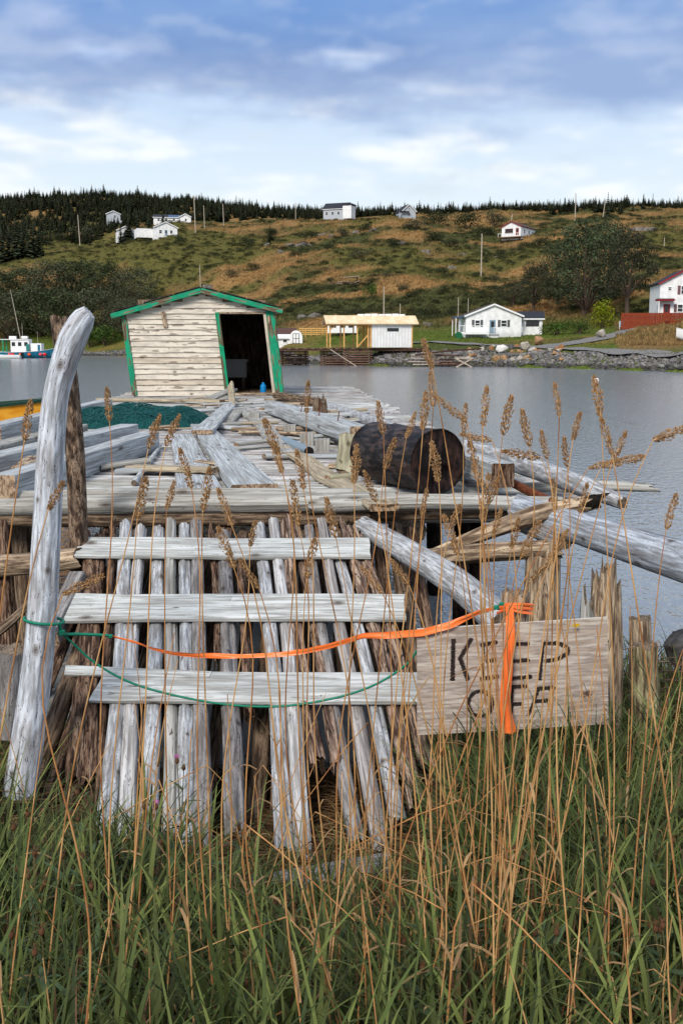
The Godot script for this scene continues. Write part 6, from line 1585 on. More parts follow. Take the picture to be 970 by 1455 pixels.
	log_thing("dark_pole", "dark brown barked pole leaning behind the driftwood post", "pole", [Vector3(-1.602, 0.441, -6.000), Vector3(-1.667, 0.940, -6.250), Vector3(-1.674, 1.389, -6.300), Vector3(-1.678, 2.018, -6.300), Vector3(-1.729, 2.756, -6.300)], [0.064, 0.062, 0.059, 0.057, 0.059], M.bark_p, {"sides": 18, "rough": 0.16, "up": Vector3.BACK, "e": M.end_g})

# ------------------------------------------------------------------ sign, tape, rope
func stroke(im: Image, pts: Array, w: float, r: RandomNumberGenerator) -> void:
	# charcoal-like brush stroke: many small dark dabs, broken by the grain
	for i in pts.size() - 1:
		var a: Vector2 = pts[i]; var b: Vector2 = pts[i + 1]
		var n := int(a.distance_to(b) * 9.0)
		for k in n:
			var p := a.lerp(b, r.randf())
			var t := (b - a).normalized().orthogonal()
			p += t * r.randfn() * w * 0.36
			var row := fn.get_noise_2d(p.x * 2.0, p.y * 26.0)
			if row > 0.3 and r.randf() < 0.7: continue
			var c := Color(0.05, 0.045, 0.05) if r.randf() < 0.9 else Color(0.25, 0.13, 0.09)
			im.fill_rect(Rect2i(int(p.x), int(p.y), r.randi_range(3, 9), r.randi_range(1, 3)), c.lerp(Color(0.42, 0.37, 0.34), r.randf() * 0.55))

func build_sign() -> void:
	var r := RandomNumberGenerator.new(); r.seed = 6
	# plywood face: grain runs across
	var g := wood(512, 1024, 501, Color(0.56, 0.51, 0.47), Color(0.67, 0.62, 0.58), Color(0.75, 0.71, 0.66), {"stretch": 12, "gf": 0.05, "cf": 0.03, "cw": 1.5, "ca": 0.25, "stain": Color(0.60, 0.52, 0.46), "stain_amt": 0.4, "crack": Color(0.3, 0.26, 0.23)})
	var im: Image = g[0].get_image()
	im.rotate_90(CLOCKWISE)
	im.resize(1080, 624, Image.INTERPOLATE_CUBIC)
	var S := func(x: float, y: float) -> Vector2:  # from the enlarged view of the sign to its texture
		var u := (x - 60.0) / 800.0
		var top := lerpf(332.0, 285.0, u)
		return Vector2(u * 1080.0, (y - top) / 448.0 * 624.0)
	for s in [[[213, 372], [208, 548]], [[290, 370], [238, 458]], [[240, 450], [274, 546]],
		[[328, 398], [396, 386]], [[338, 400], [336, 540]], [[350, 466], [392, 460]], [[325, 541], [400, 529]],
		[[452, 394], [531, 393]], [[456, 396], [452, 540]], [[455, 466], [531, 461]], [[450, 541], [540, 530]],
		[[590, 390], [575, 546]], [[590, 392], [650, 390], [690, 408], [694, 432], [650, 458], [596, 466]],
		[[452, 574], [523, 571]], [[456, 576], [452, 690]], [[455, 648], [498, 645]],
		[[572, 580], [524, 698]], [[560, 582], [637, 578]], [[545, 636], [620, 632]]]:
		var pts := []
		for p in s: pts.append(S.call(p[0], p[1]))
		var thin: bool = s[0][0] in [338, 590, 572] and s.size() == 2 and absf(s[0][1] - s[1][1]) > 60
		stroke(im, pts, 8.0 if thin else 13.0, r)
		if not thin: stroke(im, pts, 13.0, r)
	var ring := []
	for q in 25:
		var p: Vector2 = S.call(325 + 50 * cos(TAU * q / 24), 645 + 54 * sin(TAU * q / 24))
		ring.append(p)
	stroke(im, ring, 14.0, r)
	for q in 300:
		var p: Vector2 = S.call(772.0, 606.0) + Vector2(r.randfn() * 12.0, r.randfn() * 9.0)
		im.fill_rect(Rect2i(int(p.x), int(p.y), 4, 3), Color(0.36, 0.28, 0.25))
	var m := StandardMaterial3D.new()
	m.albedo_texture = ImageTexture.create_from_image(im)
	m.roughness = 0.9
	m.metallic_specular = 0.25
	m.texture_repeat = false
	var A := Vector3(0.358, 1.251, -4.620); var B := Vector3(1.242, 1.326, -4.560); var C := Vector3(1.266, 0.808, -4.540); var D := Vector3(0.363, 0.731, -4.600)
	var t := thing("warning_sign", "hand-lettered plywood sign reading KEEP OFF", "sign", (C + D) / 2)
	var n := (C - A).cross(B - A).normalized()
	if n.z < 0: n = -n
	var sh := Shape.new()
	# face as a slightly warped grid so that it is not a perfect plane
	var pts2 := PackedVector3Array(); var uvs := PackedVector2Array()
	for j in 9:
		for i in 13:
			var u := i / 12.0; var v := j / 8.0
			pts2.append(A.lerp(B, u).lerp(D.lerp(C, u), v) + n * 0.006 * sin(u * 3.0 + v)); uvs.append(Vector2(u, v))
	sh.grid(m, pts2, 9, 13, uvs)
	put(sh, "face", t)
	sh = Shape.new()
	var bk := PackedVector3Array()
	for q in pts2: bk.append(q - n * 0.014)
	var rev := PackedVector3Array()
	for j in 9:
		for i in 13: rev.append(bk[j * 13 + 12 - i])
	sh.grid(M.plank, rev, 9, 13, uvs)
	for i in 12:
		sh.quad(M.edge_ply, bk[i], bk[i + 1], pts2[i + 1], pts2[i]); sh.quad(M.edge_ply, pts2[104 + i], pts2[105 + i], bk[105 + i], bk[104 + i])
	for j in 8:
		sh.quad(M.edge_ply, bk[j * 13], pts2[j * 13], pts2[j * 13 + 13], bk[j * 13 + 13]); sh.quad(M.edge_ply, pts2[j * 13 + 12], bk[j * 13 + 12], bk[j * 13 + 25], pts2[j * 13 + 25])
	put(sh, "backing", t)
	# yellow leaf stuck to the corner
	var lf := Shape.new()
	var lp := Vector3(1.088, 1.294, -4.530)
	lf.quad(M.yellow_leaf, lp + Vector3(-0.02, 0, 0), lp + Vector3(-0.004, 0.012, 0.004), lp + Vector3(0.022, 0.008, 0.002), lp + Vector3(0.004, -0.008, 0.006))
	single(lf, "fallen_leaf", "small yellow leaf caught on the sign's upper corner", "leaf", lp)
	# orange tape
	var tp := thing("barrier_tape", "orange plastic tape strung from the driftwood post to the sign", "tape", Vector3(-1.153, 1.185, -4.750))
	sh = Shape.new()
	ribbon(sh, [Vector3(-1.160, 1.183, -4.780), Vector3(-1.040, 1.144, -4.780), Vector3(-0.837, 1.076, -4.800), Vector3(-0.576, 1.062, -4.800), Vector3(-0.295, 1.076, -4.780), Vector3(-0.052, 1.131, -4.740), Vector3(0.102, 1.193, -4.700), Vector3(0.253, 1.211, -4.660), Vector3(0.383, 1.239, -4.600), Vector3(0.513, 1.283, -4.580), Vector3(0.647, 1.339, -4.600), Vector3(0.773, 1.356, -4.640)], [0.004, 0.02, 0.026, 0.026, 0.022, 0.024, 0.028, 0.03, 0.034, 0.034, 0.03, 0.022], M.orange, 3.0)
	put(sh, "strand", tp)
	for q in 4:
		sh = Shape.new()
		var y: float = [0.0, -0.018, -0.035, -0.012][q]
		ribbon(sh, [Vector3(0.742, 1.354, -4.660) + Vector3(0, y, 0), Vector3(0.786, 1.377, -4.600) + Vector3(0, y * 0.6, 0), Vector3(0.845, 1.377, -4.600) + Vector3(0, y, 0), Vector3(0.914, 1.357, -4.660) + Vector3(0, y * 1.2, 0)], [0.012, 0.018, 0.018, 0.012], M.orange, q * 2.0)
		put(sh, "wrap", tp)
	for q in 3:
		sh = Shape.new()
		var o: Vector3 = [Vector3.ZERO, Vector3(0.012, 0, 0.006), Vector3(-0.008, 0, 0.012)][q]
		ribbon(sh, [Vector3(0.779, 1.384, -4.560) + o, Vector3(0.784, 1.256, -4.530) + o, Vector3(0.773, 1.091, -4.515) + o * 1.4, Vector3(0.767, 0.920, -4.510) + o, Vector3(0.782, 0.785, -4.500) + o * 2.0], [0.016, 0.028, 0.036, 0.04, 0.045], M.orange, 20.0 + q * 3.0)
		put(sh, "tail", tp)
	# green rope
	var gr := thing("green_rope", "thin green rope looped round the driftwood post and sagging below the tape", "rope", Vector3(-1.351, 1.207, -4.700))
	sh = Shape.new()
	var c0 := Vector3(-1.403, 1.301, -4.600)
	var loop := []
	for q in 21:
		var an := TAU * q / 20.0
		loop.append(c0 + Vector3(cos(an) * 0.09, 0.008 * sin(an) - 0.012 * cos(an), sin(an) * 0.09))
	log_into(sh, loop, filled(21, 0.007), {"sides": 6, "seg": 0.012, "m": M.rope, "e": M.rope})
	put(sh, "loop", gr)
	sh = Shape.new()
	log_into(sh, [Vector3(-1.333, 1.285, -4.620), Vector3(-1.334, 1.224, -4.640), Vector3(-1.271, 1.209, -4.680), Vector3(-1.197, 1.194, -4.720), Vector3(-1.135, 1.178, -4.760)], filled(5, 0.008), {"sides": 6, "seg": 0.02, "m": M.rope, "e": M.rope})
	put(sh, "tie", gr)
	sh = Shape.new()
	log_into(sh, [Vector3(-1.334, 1.224, -4.640), Vector3(-1.290, 1.160, -4.680), Vector3(-1.186, 1.041, -4.720), Vector3(-0.991, 0.919, -4.760), Vector3(-0.648, 0.828, -4.780), Vector3(-0.332, 0.814, -4.760), Vector3(-0.052, 0.861, -4.740), Vector3(0.155, 0.944, -4.700), Vector3(0.307, 1.050, -4.680), Vector3(0.362, 1.131, -4.660)], filled(10, 0.0058), {"sides": 6, "seg": 0.03, "m": M.rope, "e": M.rope})
	put(sh, "strand", gr)
	for q in [[Vector3(-1.328, 1.234, -4.620), 0.02], [Vector3(-1.131, 1.175, -4.760), 0.012], [Vector3(0.723, 1.373, -4.560), 0.016], [Vector3(0.744, 1.393, -4.550), 0.012]]:
		sh = Shape.new()
		var kn := []
		for e in 14:
			var an := TAU * e / 5.0
			kn.append(q[0] + Vector3(cos(an), sin(an * 1.3) * 0.8, sin(an) * 0.7) * q[1] * 0.7)
		log_into(sh, kn, filled(14, 0.005), {"sides": 5, "seg": 0.008, "m": M.rope, "e": M.rope})
		put(sh, "knot", gr)

func filled(n: int, v: float) -> Array:
	var a := []
	for i in n: a.append(v)
	return a

# flat band that turns and creases
func ribbon(sh: Shape, path: Array, widths: Array, m, sd: float) -> void:
	var cv := Curve3D.new()
	for i in path.size():
		var t: Vector3 = (path[mini(i + 1, path.size() - 1)] - path[maxi(i - 1, 0)]) / 6.0
		cv.add_point(path[i], -t, t)
	var total := cv.get_baked_length()
	var n := int(total / 0.012) + 2
	var pts := PackedVector3Array(); var uvs := PackedVector2Array()
	for i in n:
		var l := total * i / (n - 1.0)
		var o := cv.sample_baked(l)
		var t := (cv.sample_baked(minf(l + 0.01, total)) - cv.sample_baked(maxf(l - 0.01, 0.0))).normalized()
		var side := t.cross(Vector3.BACK).normalized()
		var f := l / total * (widths.size() - 1)
		var w: float = lerpf(widths[int(f)], widths[mini(int(f) + 1, widths.size() - 1)], f - int(f))
		var tw := fn.get_noise_2d(l * 90.0 + sd * 50.0, sd * 33.0) * 1.9
		var dir := side * cos(tw) + t.cross(side).normalized() * sin(tw)
		var nn := t.cross(dir).normalized()
		for c in 5:
			var v := (c - 2) / 4.0
			pts.append(o + dir * w * v + nn * 0.012 * fn.get_noise_2d(l * 220.0 + sd * 9.0, c * 80.0 + sd)); uvs.append(Vector2(v, l))
	sh.grid(m, pts, n, 5, uvs)

# ------------------------------------------------------------------ net heap and the small boat beside the wharf
func build_net() -> void:
	var c := Vector3(-2.734, 1.500, -13.855)
	var t := thing("fishing_net", "heap of dark green fishing net in front of the shed wall", "net", c)
	var sh := Shape.new()
	var pts := PackedVector3Array(); var uvs := PackedVector2Array()
	var hf := func(u: float, v: float) -> float:
		var e := maxf(0.0, 1.0 - u * u * u * u - v * v)
		return 0.29 * pow(e, 0.6) * (0.85 + 0.45 * fn.get_noise_2d(u * 90.0, v * 90.0)) * lerpf(1.1, 0.75, u * 0.5 + 0.5)
	for j in 31:
		for i in 51:
			var u := i / 25.0 - 1.0; var v := j / 15.0 - 1.0
			pts.append(c + Vector3(u * 0.98, hf.call(u, v) - 0.01, v * 0.75)); uvs.append(Vector2(u, v))
	sh.grid(M.net_d, pts, 31, 51, uvs)
	put(sh, "heap", t)
	var r := RandomNumberGenerator.new(); r.seed = 31
	sh = Shape.new()
	for k in 1500:
		var u := r.randf_range(-0.95, 0.95); var v := r.randf_range(-0.9, 0.9)
		var path := []
		var a := r.randf() * TAU
		for q in 5:
			path.append(c + Vector3(u * 0.98, maxf(0.0, hf.call(u, v)) + 0.012 + r.randf() * 0.02, v * 0.75))
			u = clampf(u + cos(a) * 0.06, -1.0, 1.0); v = clampf(v + sin(a) * 0.06, -1.0, 1.0); a += r.randf_range(-1.0, 1.0)
		log_into(sh, path, filled(5, 0.003), {"sides": 3, "seg": 0.06, "caps": false, "m": [M.net, M.net, M.net_d, M.net_l][r.randi() % 4]})
	var s := put(sh, "twine", t)
	s.set_meta("kind", "stuff")

# open hull lofted from stations: along z (bow at -z), half width, keel height, sheer height
func hull(sh: Shape, m_out, m_in, m_rail, st: Array, at: Vector3, turn: float) -> void:
	var b := Basis(Vector3.UP, turn)
	for side in [-1.0, 1.0]:
		for inner in 2:
			var pts := PackedVector3Array(); var uvs := PackedVector2Array()
			for s in st:
				for q in 7:
					var f := q / 6.0
					var hw: float = s[1] * pow(sin(f * PI * 0.5), 0.6) - 0.03 * inner
					var p := Vector3(side * maxf(hw, 0.0), lerpf(s[2] + 0.03 * inner, s[3], pow(f, 1.4)), s[0])
					pts.append(at + b * p); uvs.append(Vector2(s[0], f))
			if (side > 0) == (inner == 0):
				var rv := PackedVector3Array()
				for k in st.size():
					for q in 7: rv.append(pts[k * 7 + 6 - q])
				pts = rv
			sh.grid(m_in if inner else m_out, pts, st.size(), 7, uvs)
		for k in st.size() - 1:
			sh.bar(m_rail, at + b * Vector3(side * st[k][1], st[k][3] + 0.015, st[k][0]), at + b * Vector3(side * st[k + 1][1], st[k + 1][3] + 0.015, st[k + 1][0]), 0.07, 0.05)
	var l: Array = st[-1]
	sh.quad(m_out, at + b * Vector3(-l[1], l[3], l[0]), at + b * Vector3(l[1], l[3], l[0]), at + b * Vector3(l[1] * 0.4, l[2], l[0]), at + b * Vector3(-l[1] * 0.4, l[2], l[0]))

func build_boats() -> void:
	var sh := Shape.new()
	var at := Vector3(-5.578, 1.227, -18.000)
	at.y = 0.0
	var st := [[-2.6, 0.02, 0.3, 1.66], [-2.1, 0.34, 0.05, 1.58], [-1.2, 0.7, -0.08, 1.5], [0.0, 0.86, -0.12, 1.43], [1.2, 0.88, -0.1, 1.4], [2.6, 0.7, -0.02, 1.42]]
	var t := thing("rowing_boat", "yellow-orange wooden boat moored beyond the timbers at the left edge", "boat", at)
	hull(sh, M.yellow, M.yellow_in, M.green_d, st, at - Vector3(2.0, 0, 0), deg_to_rad(-82.0))
	put(sh, "hull", t)
	sh = Shape.new()
	for z in [-0.6, 1.0]:
		sh.box(M.yellow_in, at - Vector3(2.0, 0, 0) + Basis(Vector3.UP, deg_to_rad(-82.0)) * Vector3(0, 1.2, z), Vector3(0.25, 0.04, 1.35))
	put(sh, "thwart", t)

# ------------------------------------------------------------------ houses and other things across the bay
func box_part(t: Node3D, called: String, m, c: Vector3, s: Vector3) -> MeshInstance3D:
	var sh := Shape.new()
	sh.box(m, c, s)
	return put(sh, called, t)

func build_houses() -> void:
	var g := Vector3(24.001, 4.299, -166.500)
	# white bungalow, gable to the water
	var t := house("bungalow", "white gabled bungalow with a blue porch by the shore road", "house", g, 0.02, 8.8, 9.0, 2.9, 1.75, "z", {"roof": M.shingle, "front": [[-2.6, 1.75, 0.75, 1.0, "shutters", "white_paint", "shutter"], [1.6, 1.75, 0.9, 1.0, "shutters", "white_paint", "shutter"], [-0.2, 1.25, 0.95, 2.1, "door"]]})
	box_part(t, "porch_roof", M.blue_grey, Vector3(-5.2, 2.75, 1.5), Vector3(1.7, 0.18, 4.5))
	for z in [-0.6, 3.6]: box_part(t, "porch_post", M.white_paint, Vector3(-5.9, 1.2, z), Vector3(0.12, 2.9, 0.12))
	box_part(t, "porch_deck", M.white_paint, Vector3(-3.5, 0.2, 5.6), Vector3(4.6, 0.35, 2.0))
	for k in 8: box_part(t, "baluster", M.white_paint, Vector3(-5.7 + k * 0.66, 0.85, 6.55), Vector3(0.07, 1.0, 0.07))
	box_part(t, "rail", M.white_paint, Vector3(-3.5, 1.36, 6.55), Vector3(4.7, 0.08, 0.1))
	box_part(t, "rail", M.white_paint, Vector3(2.0, 1.1, 6.0), Vector3(4.6, 0.08, 0.1))
	for k in 6: box_part(t, "baluster", M.white_paint, Vector3(-0.2 + k * 0.88, 0.7, 6.0), Vector3(0.06, 0.8, 0.06))
	box_part(t, "step", M.zinc, Vector3(-0.2, -0.1, 6.2), Vector3(1.4, 0.3, 1.4))
	g = Vector3(30.467, 4.646, -165.500)
	t = house("garage", "small white garage with a dark pitched roof and one wide window", "shed", g, -0.12, 3.7, 3.2, 2.3, 0.9, "x", {"roof": M.slate, "front": [[0.3, 1.45, 2.0, 0.85, "wide", "dark_frame"]]})
	box_part(t, "side_door", M.blue_pale, Vector3(-1.87, 1.0, 0.5), Vector3(0.06, 1.9, 0.8))
	# two-storey house with red trim
	g = Vector3(51.354, 6.634, -156.500)
	t = house("two_storey_house", "two-storey white house with dark red trim behind the red fence", "house", g, -0.1, 7.2, 7.5, 5.1, 1.9, "z", {"roof": M.slate, "trim": M.red_trim, "chimney": 1.4, "front": [[-0.1, 4.1, 0.9, 1.2, "shutters", "white_paint", "shutter_red"], [-0.2, 1.45, 1.5, 1.1, "shutters", "white_paint", "shutter_red"], [2.6, 1.45, 0.9, 1.1, "sash"], [-2.5, 1.0, 0.95, 2.1, "door", "red_trim"], [-2.2, 4.3, 0.5, 0.5, "sash"]]})
	box_part(t, "porch_roof", M.red_trim, Vector3(-2.9, 2.6, 4.3), Vector3(2.6, 0.2, 1.6))
	box_part(t, "porch_roof", M.slate, Vector3(-2.9, 2.76, 4.25), Vector3(2.4, 0.14, 1.4))
	box_part(t, "porch_post", M.white_paint, Vector3(-3.9, 1.2, 4.9), Vector3(0.14, 2.8, 0.14))
	g = Vector3(46.075, 5.176, -152.000)
	var fence := thing("red_fence", "rust-red wooden board fence beside the two-storey house", "fence", g)
	fence.rotation.y = -0.08
	base_of[fence] = Vector3.ZERO
	for k in 44: box_part(fence, "board", [M.red_fence, M.red_fence_b][k % 2], Vector3(-4.4 + k * 0.235, 1.0, 0.0 + 0.01 * (k % 3)), Vector3(0.22, 2.4, 0.04))
	for k in 2: box_part(fence, "rail", M.red_fence, Vector3(0.7, 0.4 + k * 1.2, -0.06), Vector3(10.5, 0.12, 0.06))
	var deck := thing("red_deck", "rust-red raised deck with a railing before the two-storey house", "deck", Vector3(48.900, 5.582, -149.500) + Vector3(0, 0, 2.0))
	base_of[deck] = Vector3.ZERO
	box_part(deck, "platform", M.red_fence, Vector3(1.5, 0.3, 0), Vector3(7.0, 0.5, 2.4))
	for k in 18: box_part(deck, "baluster", M.red_fence_b, Vector3(-1.8 + k * 0.4, 1.0, 1.15), Vector3(0.08, 1.0, 0.06))
	box_part(deck, "rail", M.red_fence, Vector3(1.5, 1.52, 1.15), Vector3(7.0, 0.09, 0.12))
	# hillside house with red trim
	g = Vector3(53.100, 34.551, -311.500)
	t = house("hillside_house", "white house with reddish trim and a deck high on the slope", "house", g, -0.55, 6.0, 11.5, 2.7, 1.4, "z", {"roof": M.roof_brown, "trim": M.red_trim, "front": [[-0.7, 1.45, 2.4, 1.3, "wide", "red_trim"], [1.9, 1.2, 0.9, 2.0, "door", "red_trim"]], "side": [[3.5, 1.4, 1.0, 1.1, "sash"], [0.5, 1.4, 1.0, 1.1, "sash"], [-3.0, 1.4, 1.0, 1.1, "sash"]]})
	box_part(t, "deck", M.brown_flat, Vector3(0.3, -0.5, 6.8), Vector3(7.4, 0.25, 2.4))
	for k in 8: box_part(t, "baluster", M.white_paint, Vector3(-3.2 + k, 0.1, 7.9), Vector3(0.08, 0.9, 0.08))
	box_part(t, "rail", M.white_paint, Vector3(0.3, 0.6, 7.9), Vector3(7.4, 0.08, 0.1))
	# ridge houses
	g = Vector3(-1.424, 53.174, -420.500)
	t = house("ridge_house", "long grey-white house with a dark roof on the skyline", "house", g, -0.35, 10.0, 7.0, 3.6, 2.4, "x", {"roof": M.slate, "wall": M.grey_clap, "front": [[-3.5, 1.8, 1.0, 1.2, "sash"], [-1.0, 1.8, 1.0, 1.2, "sash"], [1.5, 1.8, 1.0, 1.2, "sash"], [3.6, 1.2, 0.9, 2.0, "door"]], "side": [[0.0, 1.6, 1.0, 1.2, "sash"], [0.0, 4.0, 0.8, 0.9, "sash"]]})
	var wing := Shape.new()
	wing.box(M.white_clap, Vector3(5.6, 2.0, 2.4), Vector3(3.6, 5.2, 5.0))
	wing.box(M.slate, Vector3(5.6, 4.8, 2.4), Vector3(4.2, 0.6, 5.6))
	put(wing, "wing", t)
	g = Vector3(22.709, 46.683, -368.500)
	t = house("ridge_cottage", "small grey cottage with a steep gable on the skyline", "house", g, 0.3, 5.0, 6.5, 2.5, 2.2, "z", {"roof": M.slate, "wall": M.grey_clap, "front": [[0, 1.5, 1.0, 1.2, "sash"], [0, 3.3, 0.6, 0.7, "sash"]]})
	box_part(t, "porch_roof", M.slate, Vector3(-2.2, 2.2, 3.8), Vector3(4.0, 0.2, 1.6))
	box_part(t, "porch_post", M.grey_clap, Vector3(-4.0, 1.0, 4.4), Vector3(0.15, 2.4, 0.15))
	# houses on the left of the hill
	t = house("long_house", "long white house with a low gable on the hillside above the shed", "house", Vector3(-61.771, 39.466, -359.500), 0.35, 8.0, 10.5, 2.9, 1.8, "z", {"roof": M.roof_brown, "front": [[-1.8, 1.5, 0.9, 1.1, "sash"], [1.9, 1.5, 0.9, 1.1, "sash"], [0.1, 1.1, 0.9, 2.0, "door"]]})
	box_part(t, "wing", M.white_clap, Vector3(-6.5, 1.2, -1.0), Vector3(5.5, 3.0, 6.0))
	t = house("grey_house", "square grey house with an upstairs window among the spruces", "house", Vector3(-93.930, 51.425, -429.000), 0.2, 5.5, 6.0, 4.3, 1.2, "z", {"roof": M.roof_brown, "wall": M.grey_clap, "front": [[0.6, 3.4, 0.9, 1.0, "sash"], [-1.0, 1.2, 0.9, 1.0, "sash"]]})
	box_part(t, "extension", M.white_clap, Vector3(4.6, 0.7, 0.8), Vector3(4.0, 2.2, 4.0))
	t = house("white_house", "small white house mostly hidden by a spruce below the grey house", "house", Vector3(-77.483, 39.957, -371.500), 0.3, 6.0, 6.0, 3.0, 1.4, "z", {"roof": M.roof_brown, "front": [[0.8, 1.5, 0.8, 1.0, "sash"]]})
	t = house("white_house", "low white house behind the roof of the long white house", "house", Vector3(-70.900, 50.203, -413.500), 0.1, 7.0, 6.0, 2.4, 1.2, "x", {"roof": M.slate, "front": [[-1.5, 1.4, 0.9, 1.0, "sash"], [1.5, 1.4, 0.9, 1.0, "sash"]]})
	t = house("white_house", "tiny white house nearest the tall pole above the shed", "house", Vector3(-60.359, 48.986, -403.000), 0.1, 4.2, 5.0, 2.5, 1.1, "z", {"roof": M.slate, "front": [[0.2, 1.4, 0.8, 1.0, "sash"]]})
	t = house("white_house", "pale low house between two others at the wood edge", "house", Vector3(-65.766, 49.995, -409.500), 0.1, 3.8, 4.0, 2.2, 0.9, "x", {"roof": M.blue_grey, "front": [[0, 1.3, 0.8, 0.9, "sash"]]})
	house("white_house", "white gable showing over the shed's left roof slope", "house", Vector3(-48.943, 6.479, -270.000) - Vector3(0, 0.5, 0), 0.1, 5.5, 5.0, 6.6, 1.0, "x", {"roof": M.slate, "chimney": 1.2, "front": [[0, 5.0, 0.8, 0.9, "sash"]]})
	# half-built stage on its cribs
	var sb := Vector3(3.676, 2.407, -133.000)
	sb.y = 2.35
	var st := thing("half_built_shed", "half-built timber shed with one white clad end and an open frame", "shed", sb)
	base_of[st] = Vector3.ZERO
	st.rotation.y = 0.12
	box_part(st, "clad_wall", M.white_clap, Vector3(2.6, 1.5, 1.9), Vector3(5.2, 3.0, 0.12))
	box_part(st, "clad_wall", M.white_clap, Vector3(5.2, 1.5, 0), Vector3(0.12, 3.0, 3.68))
	box_part(st, "clad_wall", M.white_clap, Vector3(2.6, 1.5, -1.9), Vector3(5.2, 3.0, 0.12))
	box_part(st, "inner_wall", M.ply, Vector3(0.06, 1.5, 0), Vector3(0.08, 3.0, 3.6))
	for k in 26: box_part(st, "cladding_board", [M.white_clap, M.white_b][k % 2], Vector3(0.1 + k * 0.2, 1.5, 1.98), Vector3(0.185, 3.0, 0.03 + 0.008 * (k % 2)))
	box_part(st, "window", M.pane, Vector3(2.7, 2.25, 2.01), Vector3(1.5, 0.42, 0.06))
	box_part(st, "corner_post", M.new_wood, Vector3(5.22, 1.5, 1.96), Vector3(0.14, 3.0, 0.16))
	for x in [-5.4, -3.6, -1.9, -0.5, -0.15]:
		for z in [-1.85, 1.85]: box_part(st, "post", M.new_wood, Vector3(x, 1.5, z), Vector3(0.16, 3.0, 0.16))
	for x in [-1.4, -1.0, -0.7]: box_part(st, "stud", M.new_wood, Vector3(x, 1.5, -1.7), Vector3(0.1, 3.0, 0.1))
	for z in [-1.85, 1.85]: box_part(st, "beam", M.new_wood, Vector3(-2.7, 2.9, z), Vector3(5.6, 0.2, 0.14))
	for s in [[Vector3(-1.8, 0.1, 1.8), Vector3(-0.5, 1.6, 1.8)], [Vector3(-5.4, 2.2, 1.85), Vector3(-4.7, 2.85, 1.85)], [Vector3(-3.6, 1.6, -1.8), Vector3(-2.3, 0.2, -1.8)], [Vector3(-5.5, 2.95, -1.85), Vector3(-5.5, 3.95, 0)], [Vector3(-5.5, 2.95, 1.85), Vector3(-5.5, 3.95, 0)], [Vector3(-5.5, 2.9, 0), Vector3(-5.5, 3.9, 0)], [Vector3(-5.5, 2.95, -1.85), Vector3(-5.5, 2.95, 1.85)]]:
		var sh := Shape.new()
		sh.bar(M.new_wood, s[0], s[1], 0.12, 0.14)
		put(sh, "brace", st)
	for s in [-1.0, 1.0]:
		var sh := Shape.new()
		var a := Vector3(0, 4.05, 0); var b := Vector3(0, 2.95, s * 2.5)
		var dir := (b - a).normalized()
		sh.box(M.ply, (a + b) / 2, Vector3(12.0, 0.1, (b - a).length()), Basis(Vector3.RIGHT, dir.cross(Vector3.RIGHT), dir))
		put(sh, "roof_sheet", st)
	for k in 7: box_part(st, "shingle_bundle", M.white_paint, Vector3(-1.2 + k * 0.9, 4.16, -0.1 + 0.1 * (k % 2)), Vector3(0.8, 0.22 + 0.06 * (k % 3), 0.5))
	# timber cribs under it
	var gp := "log cribs under the far landing"
	for c in [[Vector3(-6.391, 2.311, -136.000), 3.6, "dark log crib below the quonset hut, nearest to the shed"], [Vector3(-0.926, 2.315, -134.000), 3.4, "dark log crib under the open frame of the half-built shed"], [Vector3(2.114, 2.317, -133.000), 3.4, "dark log crib under the middle of the half-built shed"], [Vector3(8.798, 2.315, -134.000), 4.6, "low dark log crib at the end of the far landing"]]:
		var cr := thing("log_crib", c[2], "crib", Vector3(c[0].x, 0, c[0].z), gp)
		base_of[cr] = Vector3.ZERO
		for k in 14:
			for e in 2:
				var sh := Shape.new()
				var y := -0.05 + k * 0.15
				if k % 2 == 0: log_into(sh, [Vector3(-c[1] / 2 - 0.2, y, e * 2.6 - 1.3), Vector3(c[1] / 2 + 0.2, y, e * 2.6 - 1.3)], [0.11, 0.1], {"sides": 7, "seg": 0.8, "rough": 0.1, "m": [M.crib, M.crib_b][e], "seed": k + e * 3.0 + c[0].x})
				else: log_into(sh, [Vector3((e - 0.5) * (c[1] - 0.5), y, 1.6), Vector3((e - 0.5) * (c[1] - 0.5), y, -1.6)], [0.1, 0.1], {"sides": 7, "seg": 0.8, "rough": 0.1, "m": M.crib, "seed": k + e * 3.0})
				put(sh, "log", cr)
		for k in 9:
			var q := MeshInstance3D.new()
			q.mesh = with_mat(rock_mesh(62), M.rock_grey); q.name = "ballast_stone"
			q.position = Vector3(rng.randf_range(-c[1] / 2 + 0.5, c[1] / 2 - 0.5), 0.2 + (k % 3) * 0.5, rng.randf_range(-0.7, 0.6)); q.scale = Vector3.ONE * rng.randf_range(0.6, 0.9)
			cr.add_child(q, true)
	var pl := thing("landing_stage", "dark plank landing carrying the half-built shed", "landing", Vector3(1.852, 2.406, -134.000) * Vector3(1, 0, 1) + Vector3(0, 2.05, 0))
	base_of[pl] = Vector3.ZERO
	for k in 38: box_part(pl, "plank", [M.crib, M.crib_b][k % 2], Vector3(-10.2 + k * 0.52, 0.16 + 0.01 * (k % 3), 0), Vector3(0.48, 0.1, 4.8 - 0.1 * (k % 4)))
	for z in [2.2, -2.2]: box_part(pl, "beam", M.crib, Vector3(-0.4, -0.02, z), Vector3(20.2, 0.24, 0.24))
	var lad := thing("leaning_plank", "pale plank leaning from the landing down into the water", "plank", Vector3(0.000, 1.784, -131.000) * Vector3(1, 0, 1))
	base_of[lad] = Vector3.ZERO
	var sl := Shape.new()
	sl.bar(M.plank_far, Vector3(-1.4, 2.1, 0.4), Vector3(2.2, -0.2, 1.6), 0.2, 0.08)
	put(sl, "board", lad)
